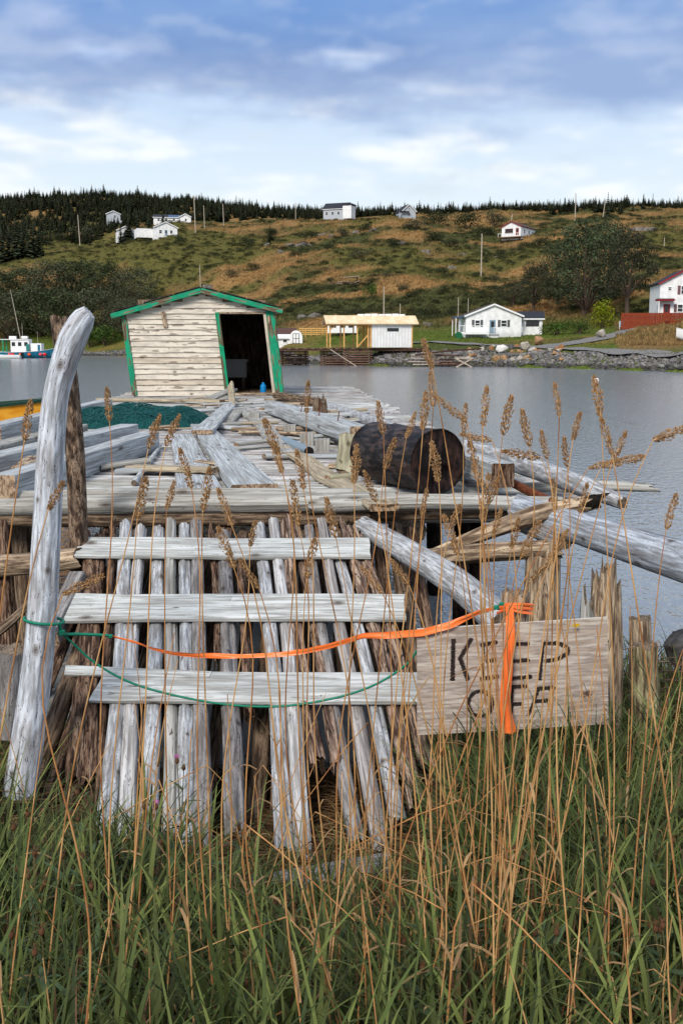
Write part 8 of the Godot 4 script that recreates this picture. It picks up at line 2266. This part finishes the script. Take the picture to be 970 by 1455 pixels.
		if r.randf() < 0.7:
			sh = Shape.new()
			var b := root.lerp(c1, r.randf_range(0.3, 1.0))
			var o := Vector3(r.randfn(), 0, r.randfn()).normalized()
			blade(sh, b, b + o * r.randf_range(0.06, 0.16) + Vector3(0, r.randf_range(-0.12, 0.16), 0), o * 0.03 + Vector3(0, 0.1, 0), 0.007, Color(0.36, 0.22, 0.1) * r.randf_range(0.7, 1.2))
			put(sh, "leaf", t)
	build_herbs(r)

func herb(root: Vector3, h: float, n: int, label: String, bloom: String, r: RandomNumberGenerator, group := "") -> void:
	var t := thing("knapweed", label, "plant", root, group)
	for b in n:
		var top := root + Vector3(r.randfn() * 0.07, h * r.randf_range(0.75, 1.0), r.randfn() * 0.06)
		if b == 0: top = root + Vector3(0, h, 0)
		var mid := root.lerp(top, 0.5) + Vector3(r.randfn() * 0.02, 0, r.randfn() * 0.02)
		var sh := Shape.new()
		log_into(sh, [root, mid, top], [0.003, 0.0024, 0.0018], {"sides": 5, "seg": 0.08, "m": M.herb_stem, "e": M.herb_stem, "up": Vector3.BACK})
		put(sh, "stem", t)
		sh = Shape.new()
		for k in 11:
			var f := (k + 0.5) / 11.0
			var p := root.lerp(mid, minf(1.0, f * 2.0)) if f < 0.5 else mid.lerp(top, f * 2.0 - 1.0)
			var a := k * 2.4 + r.randf()
			var o := Vector3(cos(a), r.randf_range(0.1, 0.7), sin(a)).normalized()
			var ln := lerpf(0.17, 0.06, f) * r.randf_range(0.7, 1.2)
			blade(sh, p, p + o * ln, Vector3(o.x * 0.01, 0.015, o.z * 0.01), ln * 0.24, Color(0.075, 0.115, 0.05) * r.randf_range(0.6, 1.3), 4)
		put(sh, "leaves", t)
		sh = Shape.new()
		var hm = M.thistle if bloom == "pink" and b == 0 else M.dry_head
		log_into(sh, [top, top + Vector3(0, 0.006, 0), top + Vector3(0, 0.014, 0), top + Vector3(0, 0.02, 0)], [0.003, 0.008, 0.008, 0.005], {"sides": 9, "seg": 0.004, "m": M.dry_head, "e": M.dry_head, "rough": 0.2})
		for k in 22:
			var a := r.randf() * TAU
			var o := Vector3(cos(a), r.randf_range(0.6, 2.0), sin(a)).normalized() * r.randf_range(0.008, 0.02)
			var q := top + Vector3(0, 0.016, 0)
			sh.tri(hm, q, q + o + o.cross(Vector3.UP) * 0.1, q + o - o.cross(Vector3.UP) * 0.1)
		put(sh, "flower_head", t)

func build_herbs(r: RandomNumberGenerator) -> void:
	var g := Vector3(-0.587, 1.105, -3.400)
	herb(Vector3(g.x, bank(g.x, 3.4), g.z), g.y - bank(g.x, 3.4), 2, "knapweed with one small pink flower in front of the ramp poles", "pink", r)
	g = Vector3(-0.628, 1.027, -3.200)
	herb(Vector3(g.x, bank(g.x, 3.2), g.z), g.y - bank(g.x, 3.2), 2, "shorter knapweed with a faded pink flower just below the other pink one", "pink", r)
	var gp := "withered knapweed plants in the grass"
	for p in [[Vector3(-1.010, 1.104, -2.900), 2.9, "leafy knapweed with withered brown heads in the grass, leftmost of them"],
		[Vector3(-0.874, 1.109, -2.600), 2.6, "leafy knapweed with withered brown heads in the grass, second from the left of them"],
		[Vector3(-0.714, 1.191, -2.200), 2.2, "leafy knapweed with withered brown heads in the grass, third from the left of them"],
		[Vector3(-0.833, 1.064, -2.800), 2.8, "leafy knapweed with withered brown heads in the grass, fourth from the left of them"],
		[Vector3(-0.622, 1.148, -2.100), 2.1, "leafy knapweed with withered brown heads in the grass, fifth from the left of them"],
		[Vector3(-0.893, 1.078, -3.200), 3.2, "leafy knapweed with withered brown heads in the grass, sixth from the left of them"],
		[Vector3(-0.645, 1.193, -2.400), 2.4, "leafy knapweed with withered brown heads in the grass, seventh from the left of them"],
		[Vector3(-0.733, 0.980, -3.000), 3, "leafy knapweed with withered brown heads in the grass, eighth from the left of them"],
		[Vector3(-0.576, 1.084, -2.400), 2.4, "leafy knapweed with withered brown heads in the grass, ninth from the left of them"],
		[Vector3(-0.690, 0.979, -3.300), 3.3, "leafy knapweed with withered brown heads in the grass, tenth from the left of them"],
		[Vector3(-0.594, 0.952, -3.100), 3.1, "leafy knapweed with withered brown heads in the grass, eleventh from the left of them"],
		[Vector3(-0.464, 1.024, -2.600), 2.6, "leafy knapweed with withered brown heads in the grass, twelfth from the left of them"],
		[Vector3(-0.405, 0.939, -2.900), 2.9, "leafy knapweed with withered brown heads in the grass, thirteenth from the left of them"],
		[Vector3(-0.348, 0.951, -3.200), 3.2, "leafy knapweed with withered brown heads in the grass, fourteenth from the left of them"],
		[Vector3(-0.228, 1.117, -2.200), 2.2, "leafy knapweed with withered brown heads in the grass, fifteenth from the left of them"],
		[Vector3(-0.195, 0.964, -2.700), 2.7, "leafy knapweed with withered brown heads in the grass, sixteenth from the left of them"],
		[Vector3(-0.009, 1.064, -2.400), 2.4, "leafy knapweed with withered brown heads in the grass, seventeenth from the left of them"],
		[Vector3(0.154, 0.964, -2.700), 2.7, "leafy knapweed with withered brown heads in the grass, eighteenth from the left of them"],
		[Vector3(0.194, 1.098, -2.200), 2.2, "leafy knapweed with withered brown heads in the grass, nineteenth from the left of them"],
		[Vector3(0.314, 0.952, -3.100), 3.1, "leafy knapweed with withered brown heads in the grass, twentieth from the left of them"],
		[Vector3(0.369, 1.125, -2.500), 2.5, "leafy knapweed with withered brown heads in the grass, twenty-first from the left of them"],
		[Vector3(0.553, 0.980, -3.000), 3, "leafy knapweed with withered brown heads in the grass, twenty-second from the left of them"],
		[Vector3(0.535, 1.127, -2.300), 2.3, "leafy knapweed with withered brown heads in the grass, twenty-third from the left of them"],
		[Vector3(0.684, 1.124, -2.400), 2.4, "leafy knapweed with withered brown heads in the grass, twenty-fourth from the left of them"],
		[Vector3(0.914, 1.080, -2.900), 2.9, "leafy knapweed with withered brown heads in the grass, twenty-fifth from the left of them"],
		[Vector3(0.798, 1.146, -2.300), 2.3, "leafy knapweed with withered brown heads in the grass, rightmost of them"]]:
		var q: Vector3 = p[0]
		herb(Vector3(q.x, bank(q.x, p[1]), q.z), clampf(q.y - bank(q.x, p[1]), 0.3, 0.8), 3, p[2], "dry", r, gp)

# ------------------------------------------------------------------ sky
func sky_panorama() -> ImageTexture:
	var w := 2048; var h := 1024
	var data := PackedFloat32Array(); data.resize(w * h * 3)
	var n1 := FastNoiseLite.new(); n1.seed = 14; n1.frequency = 1.0; n1.fractal_octaves = 5
	var n2 := FastNoiseLite.new(); n2.seed = 51; n2.frequency = 1.0; n2.fractal_octaves = 6; n2.fractal_gain = 0.55
	for j in h:
		var el := (0.5 - (j + 0.5) / h) * PI
		var deg := rad_to_deg(el)
		if deg < -1.0:
			for i in w:
				var k := (j * w + i) * 3
				data[k] = 0.42; data[k + 1] = 0.48; data[k + 2] = 0.52
			continue
		var t1 := smoothstep(4.0, 24.0, deg)
		var t2 := smoothstep(18.0, 75.0, deg)
		var clear := Color(0.72, 0.81, 0.84).lerp(Color(0.22, 0.42, 0.86), t1).lerp(Color(0.13, 0.27, 0.62), t2)
		for i in w:
			var az := ((i + 0.5) / w - 0.5) * TAU
			var sx := sin(az); var cz := -cos(az)
			# coordinates on a cloud layer seen in perspective, softened near the horizon
			var s := 1.0 / (sin(maxf(el, 0.0)) + 0.16)
			var px := sx * cos(el) * s; var pz := cz * cos(el) * s
			var a := n1.get_noise_2d(px * 0.55 + 12.5, pz * 0.75 + 8.1)
			var b := n2.get_noise_2d(px * 1.7 - 13.0, pz * 2.6 - 6.0)
			# the broad grey-blue bank
			var edge := 12.2 + a * 2.6 + b * 2.2
			var fine := n2.get_noise_2d(px * 5.0 + 31.0, pz * 7.0)
			var bank_ := smoothstep(edge - 1.8, edge + 2.6, deg + fine * 1.2)
			var breaks := smoothstep(0.24, 0.7, a * 0.9 + b * 0.75 + smoothstep(24.0, 55.0, deg) * 0.26)
			var body := Color(0.28, 0.39, 0.62).lerp(Color(0.21, 0.29, 0.49), smoothstep(-0.25, 0.3, a + b * 0.5))
			body = body.lerp(Color(0.14, 0.29, 0.61), smoothstep(12.8, 18.5, deg + a * 3.0 + b * 2.0) * 0.85)
			body = body.lerp(Color(0.52, 0.60, 0.78), smoothstep(0.0, 0.5, b) * 0.4)
			body = body.lerp(Color(0.72, 0.75, 0.79), smoothstep(19.0, 34.0, deg) * 0.75)
			body = body.lerp(Color(0.46, 0.55, 0.72), smoothstep(-0.1, 0.5, fine + b * 0.5) * 0.35)
			var c := clear
			# thin bright streaks below the bank
			var st := smoothstep(-0.12, 0.38, n2.get_noise_3d(sx * 5.0 + 20.0, deg * 0.42, cz * 5.0) + 0.35 * b)
			c = c.lerp(Color(0.88, 0.90, 0.91), st * 0.8 * (1.0 - smoothstep(10.0, 20.0, deg)))
			var grey := smoothstep(0.18, 0.5, n2.get_noise_3d(sx * 6.0 + 50.0, deg * 0.36 + 8.0, cz * 6.0)) * (1.0 - smoothstep(9.0, 14.0, deg)) * smoothstep(6.0, 9.0, deg)
			c = c.lerp(Color(0.60, 0.68, 0.75), grey * 0.55)
			c = c.lerp(body, bank_ * (1.0 - breaks * 0.8))
			var hi := breaks * bank_ * smoothstep(0.1, 0.4, b)
			c = c.lerp(Color(0.80, 0.83, 0.88), hi * lerpf(0.3, 0.75, smoothstep(18.0, 32.0, deg)))
			var k := (j * w + i) * 3
			data[k] = c.r; data[k + 1] = c.g; data[k + 2] = c.b
	var im := Image.create_from_data(w, h, false, Image.FORMAT_RGBF, data.to_byte_array())
	return ImageTexture.create_from_image(im)

func make_materials() -> void:
	var crk := Color(0.13, 0.11, 0.11)
	var a := wood(256, 1024, 11, Color(0.52, 0.52, 0.52), Color(0.64, 0.65, 0.66), Color(0.76, 0.77, 0.78), {"knots": 10, "gf": 0.075, "cw": 3.0, "cf": 0.05, "crack": crk, "stain": Color(0.44, 0.41, 0.39), "stain_amt": 0.35, "tf": 0.03})
	M.silver = tex_mat(a, Color(1, 1, 1), Vector2(2.2, 0.9), 0.55)
	M.silver_d = tex_mat(a, Color(0.80, 0.77, 0.75), Vector2(2.0, 0.8), 0.6)
	M.silver_b = tex_mat(a, Color(1.12, 1.13, 1.15), Vector2(1.6, 0.75), 0.45)
	var p := wood(256, 1024, 31, Color(0.58, 0.58, 0.57), Color(0.70, 0.71, 0.70), Color(0.80, 0.81, 0.81), {"knots": 6, "cw": 2.5, "cf": 0.02, "gf": 0.07, "crack": Color(0.26, 0.22, 0.19), "stain": Color(0.57, 0.55, 0.53), "stain_amt": 0.35})
	M.log_b = tex_mat(a, Color(0.93, 0.95, 0.98), Vector2(1.6, 0.6), 0.45)
	M.plank_w = tex_mat(p, Color(1.0, 1.0, 0.99), Vector2(2.0, 0.4), 0.35)
	M.plank = tex_mat(p, Color(0.88, 0.86, 0.83), Vector2(2.0, 0.3), 0.5)
	M.plank_y = tex_mat(p, Color(0.95, 0.87, 0.75), Vector2(2.0, 0.3), 0.5)
	M.silver_p = tex_mat(p, Color(0.95, 0.96, 0.97), Vector2(2.2, 0.2), 0.45)
	M.deck = tex_mat(a, Color(1.06, 1.04, 1.02), Vector2(2.6, 0.4), 0.6)
	M.deck_b = tex_mat(a, Color(0.92, 0.88, 0.85), Vector2(2.6, 0.4), 0.6)
	M.foam = tex_mat(p, Color(1.0, 0.97, 0.84), Vector2(1.0, 0.5), 0.8)
	M.birch = tex_mat(p, Color(1.0, 1.0, 1.0), Vector2(1.0, 3.0), 0.2)
	var b := wood(256, 1024, 51, Color(0.30, 0.25, 0.21), Color(0.49, 0.43, 0.36), Color(0.66, 0.60, 0.52), {"knots": 8, "gf": 0.06, "cw": 5.0, "cf": 0.03, "crack": Color(0.09, 0.07, 0.06), "stain": Color(0.58, 0.52, 0.46), "stain_amt": 0.45})
	M.brown = tex_mat(b, Color(0.82, 0.78, 0.75), Vector2(2.0, 0.8), 0.6)
	M.brown_l = tex_mat(b, Color(1.15, 1.13, 1.10), Vector2(1.8, 0.7), 0.7)
	M.brown_in = tex_mat(b, Color(0.86, 0.82, 0.78), Vector2(1.0, 0.5), 0.3)
	M.stump = tex_mat(b, Color(1.05, 1.1, 1.0), Vector2(1.8, 0.9), 0.6)
	var bk := wood(256, 1024, 61, Color(0.17, 0.14, 0.12), Color(0.33, 0.28, 0.24), Color(0.52, 0.46, 0.40), {"stretch": 6, "cstretch": 8, "cw": 12.0, "cf": 0.05, "crack": Color(0.07, 0.06, 0.05), "stain": Color(0.5, 0.46, 0.42), "stain_amt": 0.5})
	M.bark_p = tex_mat(bk, Color(1.1, 1.05, 1.0), Vector2(2.0, 1.2), 1.0)
	M.pile = tex_mat(bk, Color(1.2, 1.2, 1.2), Vector2(2.0, 1.2), 0.6)
	M.tarred = tex_mat(bk, Color(0.36, 0.3, 0.28), Vector2(2.0, 1.2), 0.6)
	var rt := wood(256, 1024, 71, Color(0.19, 0.14, 0.115), Color(0.35, 0.28, 0.235), Color(0.54, 0.47, 0.41), {"cw": 16.0, "cf": 0.05, "gf": 0.06, "crack": Color(0.06, 0.04, 0.035), "stain": Color(0.55, 0.48, 0.43), "stain_amt": 0.4})
	M.rot = tex_mat(rt, Color(1, 0.95, 0.9), Vector2(2.4, 0.9), 1.2)
	M.rot_g = tex_mat(rt, Color(1.25, 1.25, 1.25), Vector2(2.4, 0.9), 1.3)
	var cl := wood(256, 1024, 81, Color(0.58, 0.54, 0.50), Color(0.69, 0.66, 0.61), Color(0.78, 0.75, 0.71), {"knots": 3, "cw": 3.0, "cf": 0.02, "coat": Color(0.85, 0.82, 0.77), "cover": 0.8, "crack": Color(0.30, 0.24, 0.20), "pstretch": 16})
	M.clap = tex_mat(cl, Color(1, 0.99, 0.97), Vector2(1.6, 0.6), 0.3)
	M.clap_b = tex_mat(cl, Color(0.93, 0.90, 0.86), Vector2(1.6, 0.5), 0.3)
	var gn := wood(256, 1024, 91, Color(0.36, 0.30, 0.24), Color(0.50, 0.43, 0.35), Color(0.62, 0.55, 0.46), {"cw": 4.0, "coat": Color(0.11, 0.60, 0.44), "cover": 0.64, "crack": Color(0.1, 0.14, 0.1)})
	M.green = tex_mat(gn, Color(1, 1, 1), Vector2(1.6, 0.7), 0.25, 0.75)
	M.green_w = tex_mat(gn, Color(0.95, 1.0, 0.97), Vector2(1.0, 0.4), 0.25, 0.8)
	var en := wood(256, 256, 95, Color(0.30, 0.26, 0.22), Color(0.48, 0.43, 0.38), Color(0.62, 0.57, 0.51), {"stretch": 2, "cstretch": 2, "cw": 6.0, "gf": 0.08})
	M.end = tex_mat(en, Color(1, 0.97, 0.93), Vector2(1, 1), 0.5)
	M.end_g = tex_mat(en, Color(1.15, 1.08, 1.0), Vector2(1, 1), 0.5)
	M.edge_ply = flat(Color(0.82, 0.80, 0.76), 0.9)
	var tr := wood(256, 512, 101, Color(0.07, 0.06, 0.065), Color(0.14, 0.12, 0.12), Color(0.27, 0.23, 0.22), {"stretch": 4, "cstretch": 4, "cw": 5.0, "stain": Color(0.36, 0.27, 0.22), "stain_amt": 0.4, "crack": Color(0.04, 0.035, 0.03)})
	M.tar = tex_mat(tr, Color(1, 1, 1), Vector2(1.5, 1.0), 0.8, 0.55)
	M.tar_rust = tex_mat(tr, Color(0.82, 0.72, 0.69), Vector2(1.5, 1.5), 0.8, 0.6)
	M.rust = mottled(Color(0.30, 0.15, 0.09), Color(0.47, 0.27, 0.17), 5, 0.05, 128, 0.85, Vector3(6, 6, 6))
	M.pipe_blue = mottled(Color(0.42, 0.50, 0.55), Color(0.55, 0.60, 0.63), 6, 0.05, 128, 0.6, Vector3(5, 5, 5))
	M.felt = mottled(Color(0.16, 0.15, 0.15), Color(0.30, 0.28, 0.26), 7, 0.05, 128, 0.95, Vector3(3, 3, 3))
	M.tub = flat(Color(0.62, 0.63, 0.62), 0.6)
	M.blue = flat(Color(0.06, 0.50, 0.75), 0.4)
	M.dark = flat(Color(0.06, 0.06, 0.06), 0.9)
	M.soil = mottled(Color(0.10, 0.075, 0.05), Color(0.22, 0.16, 0.11), 9, 0.04, 256, 1.0, Vector3(0.8, 0.8, 0.8))
	M.soil.uv1_world_triplanar = true
	M.orange = flat(Color(1.0, 0.50, 0.24), 0.35)
	M.orange.backlight_enabled = true
	M.orange.backlight = Color(0.5, 0.2, 0.06)
	M.rope = flat(Color(0.05, 0.47, 0.36), 0.6)
	M.net = flat(Color(0.07, 0.34, 0.34), 0.8)
	M.net_d = mottled(Color(0.04, 0.17, 0.17), Color(0.12, 0.38, 0.37), 44, 0.12, 256, 0.95, Vector3(2.5, 2.5, 2.5))
	M.net_l = flat(Color(0.20, 0.40, 0.38), 0.8)
	M.yellow = mottled(Color(0.85, 0.55, 0.12), Color(0.92, 0.66, 0.22), 12, 0.03, 128, 0.6)
	M.yellow_in = flat(Color(0.70, 0.50, 0.22), 0.7)
	M.green_d = flat(Color(0.08, 0.22, 0.17), 0.6)
	M.yellow_leaf = flat(Color(0.92, 0.74, 0.10), 0.6)
	M.straw = mottled(Color(0.72, 0.53, 0.33), Color(0.82, 0.65, 0.44), 13, 0.03, 64, 0.7, Vector3(4, 4, 4))
	M.straw_b = mottled(Color(0.60, 0.39, 0.23), Color(0.76, 0.57, 0.36), 14, 0.03, 64, 0.7, Vector3(4, 4, 4))
	M.straw_c = mottled(Color(0.55, 0.36, 0.20), Color(0.80, 0.64, 0.43), 15, 0.03, 64, 0.7, Vector3(4, 4, 4))
	M.grass = vcol(0.7, 0.35)
	M.grass.backlight_enabled = true
	M.grass.backlight = Color(0.5, 0.5, 0.5)
	M.herb_stem = flat(Color(0.36, 0.33, 0.20), 0.8)
	M.thistle = flat(Color(0.75, 0.27, 0.62), 0.7)
	M.dry_head = flat(Color(0.36, 0.24, 0.15), 0.9)
	M.leaf = vcol(0.85, 0.25)
	M.leaf.backlight_enabled = true
	M.leaf.backlight = Color(0.35, 0.35, 0.35)
	M.bark = flat(Color(0.33, 0.27, 0.23), 0.95)
	# far things
	M.white_clap = mottled(Color(0.86, 0.86, 0.85), Color(0.92, 0.92, 0.91), 21, 0.03, 64, 0.8, Vector3(0.4, 0.4, 0.4))
	M.white_b = flat(Color(0.84, 0.84, 0.83), 0.8)
	M.white_paint = flat(Color(0.90, 0.90, 0.89), 0.7)
	M.grey_clap = flat(Color(0.68, 0.70, 0.72), 0.8)
	M.shingle = flat(Color(0.30, 0.27, 0.26), 0.95)
	M.slate = flat(Color(0.17, 0.18, 0.21), 0.9)
	M.roof_brown = flat(Color(0.33, 0.24, 0.22), 0.95)
	M.red_trim = flat(Color(0.52, 0.13, 0.15), 0.7)
	M.red_fence = mottled(Color(0.46, 0.19, 0.10), Color(0.56, 0.26, 0.14), 22, 0.03, 64, 0.85)
	M.red_fence_b = flat(Color(0.48, 0.21, 0.13), 0.85)
	M.brick_red = flat(Color(0.45, 0.22, 0.17), 0.9)
	M.pane = flat(Color(0.10, 0.11, 0.12), 0.08, 0.5)
	M.dark_frame = flat(Color(0.20, 0.12, 0.10), 0.7)
	M.shutter = flat(Color(0.32, 0.33, 0.33), 0.8)
	M.shutter_red = flat(Color(0.42, 0.30, 0.31), 0.8)
	M.door_grey = flat(Color(0.50, 0.58, 0.63), 0.7)
	M.blue_grey = flat(Color(0.27, 0.36, 0.48), 0.8)
	M.blue_pale = flat(Color(0.55, 0.68, 0.76), 0.8)
	M.brown_flat = flat(Color(0.40, 0.29, 0.22), 0.9)
	M.new_wood = mottled(Color(0.78, 0.57, 0.32), Color(0.86, 0.68, 0.43), 23, 0.03, 64, 0.8)
	M.ply = mottled(Color(0.84, 0.74, 0.58), Color(0.90, 0.83, 0.70), 24, 0.03, 64, 0.8, Vector3(0.4, 0.4, 0.4))
	M.crib = mottled(Color(0.20, 0.14, 0.12), Color(0.36, 0.27, 0.22), 25, 0.05, 64, 0.95)
	M.crib_b = mottled(Color(0.34, 0.25, 0.21), Color(0.50, 0.40, 0.34), 26, 0.05, 64, 0.95)
	M.plank_far = mottled(Color(0.58, 0.52, 0.46), Color(0.72, 0.67, 0.61), 27, 0.05, 64, 0.9)
	M.pole = mottled(Color(0.62, 0.57, 0.50), Color(0.74, 0.70, 0.64), 28, 0.03, 64, 0.9)
	M.zinc = flat(Color(0.55, 0.56, 0.57), 0.6)
	M.gravel = mottled(Color(0.42, 0.41, 0.40), Color(0.53, 0.52, 0.50), 29, 0.06, 128, 1.0, Vector3(0.3, 0.3, 0.3))
	M.stone = vcol(0.9, 0.3)
	M.bedrock = mottled(Color(0.30, 0.28, 0.25), Color(0.52, 0.49, 0.46), 33, 0.04, 128, 0.95, Vector3(0.8, 0.8, 0.8))
	M.rock_tan = mottled(Color(0.52, 0.39, 0.27), Color(0.70, 0.57, 0.42), 34, 0.03, 128, 0.9)
	M.rock_rust = mottled(Color(0.46, 0.32, 0.21), Color(0.62, 0.46, 0.31), 35, 0.03, 128, 0.9)
	M.rock_pale = mottled(Color(0.56, 0.53, 0.49), Color(0.74, 0.71, 0.66), 36, 0.03, 128, 0.9)
	M.rock_white = mottled(Color(0.76, 0.75, 0.72), Color(0.88, 0.87, 0.85), 37, 0.03, 128, 0.9)
	M.rock_grey = mottled(Color(0.24, 0.23, 0.23), Color(0.42, 0.41, 0.40), 38, 0.03, 128, 0.9)
	M.green_tank = flat(Color(0.05, 0.36, 0.22), 0.6)
	M.boat_blue = mottled(Color(0.06, 0.36, 0.46), Color(0.15, 0.45, 0.55), 39, 0.03, 64, 0.6)
	M.teal = flat(Color(0.13, 0.44, 0.42), 0.6)
	M.buoy_red = flat(Color(0.85, 0.16, 0.14), 0.5)
	M.buoy_pink = flat(Color(0.88, 0.30, 0.36), 0.5)
	M.buoy_orange = flat(Color(0.90, 0.33, 0.14), 0.5)
	# rippled water: waves of several lengths
	var sz := 1024
	var wa := noise_img(sz, sz / 2, sz, sz, 0.035, 201, 4)
	var wb := noise_img(sz / 2, sz / 2, sz, sz, 0.03, 202, 3)
	var hb := PackedByteArray(); hb.resize(sz * sz)
	for i in sz * sz:
		hb[i] = int(clampf(wa[i] * 0.62 + wb[i] * 0.38, 0.0, 255.0))
	var im := Image.create_from_data(sz, sz, false, Image.FORMAT_L8, hb)
	im.bump_map_to_normal_map(6.0)
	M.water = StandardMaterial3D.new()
	M.water.albedo_color = lin(0.23, 0.25, 0.255)  # base lifted above water's own tone, standing in for brighter sky reflection
	M.water.roughness = 0.14
	M.water.metallic_specular = 0.7
	M.water.normal_enabled = true
	M.water.normal_texture = ImageTexture.create_from_image(im)
	M.water.normal_scale = 0.48
	M.water.uv1_triplanar = true
	M.water.uv1_world_triplanar = true
	M.water.uv1_scale = Vector3(0.16, 0.16, 0.16)

func _ready() -> void:
	# camera
	var cam := Camera3D.new()
	cam.position = Vector3(0, CAM_Y, 0)
	cam.rotation_degrees = Vector3(-9.4, 0, 0)
	cam.fov = 53.99
	cam.near = 0.05
	cam.far = 3000.0
	cam.current = true
	cam.name = "camera"
	add_child(cam)
	# sky and light
	rng.seed = 5
	fn.seed = 3
	fn.frequency = 0.01
	fn.fractal_octaves = 3
	var env := Environment.new()
	var sky := Sky.new()
	var pm := PanoramaSkyMaterial.new()
	pm.panorama = sky_panorama()
	sky.sky_material = pm
	env.background_mode = Environment.BG_SKY
	env.sky = sky
	env.background_energy_multiplier = 1.0
	env.tonemap_mode = Environment.TONE_MAPPER_LINEAR
	env.tonemap_exposure = 1.18
	env.sdfgi_enabled = true
	env.ssao_enabled = true
	env.ssil_enabled = true
	var we := WorldEnvironment.new()
	we.environment = env
	we.name = "world"
	add_child(we)
	var sun := DirectionalLight3D.new()
	sun.light_energy = 0.9
	sun.light_color = Color(1.0, 0.97, 0.93)
	sun.light_angular_distance = 20.0
	sun.shadow_enabled = true
	sun.rotation_degrees = Vector3(-37, -22, 0)
	sun.name = "sun"
	add_child(sun)
	print("sky ", Time.get_ticks_msec())
	make_materials()
	print("materials ", Time.get_ticks_msec())
	build_land()
	build_water()
	build_bank()
	build_roads()
	print("land ", Time.get_ticks_msec())
	build_trees()
	build_shore()
	build_poles()
	print("growth ", Time.get_ticks_msec())
	build_houses()
	build_fishing_boat()
	print("houses ", Time.get_ticks_msec())
	build_wharf()
	build_net()
	build_boats()
	build_ramp()
	build_sign()
	print("wharf ", Time.get_ticks_msec())
	build_grass()
	print("done ", Time.get_ticks_msec())
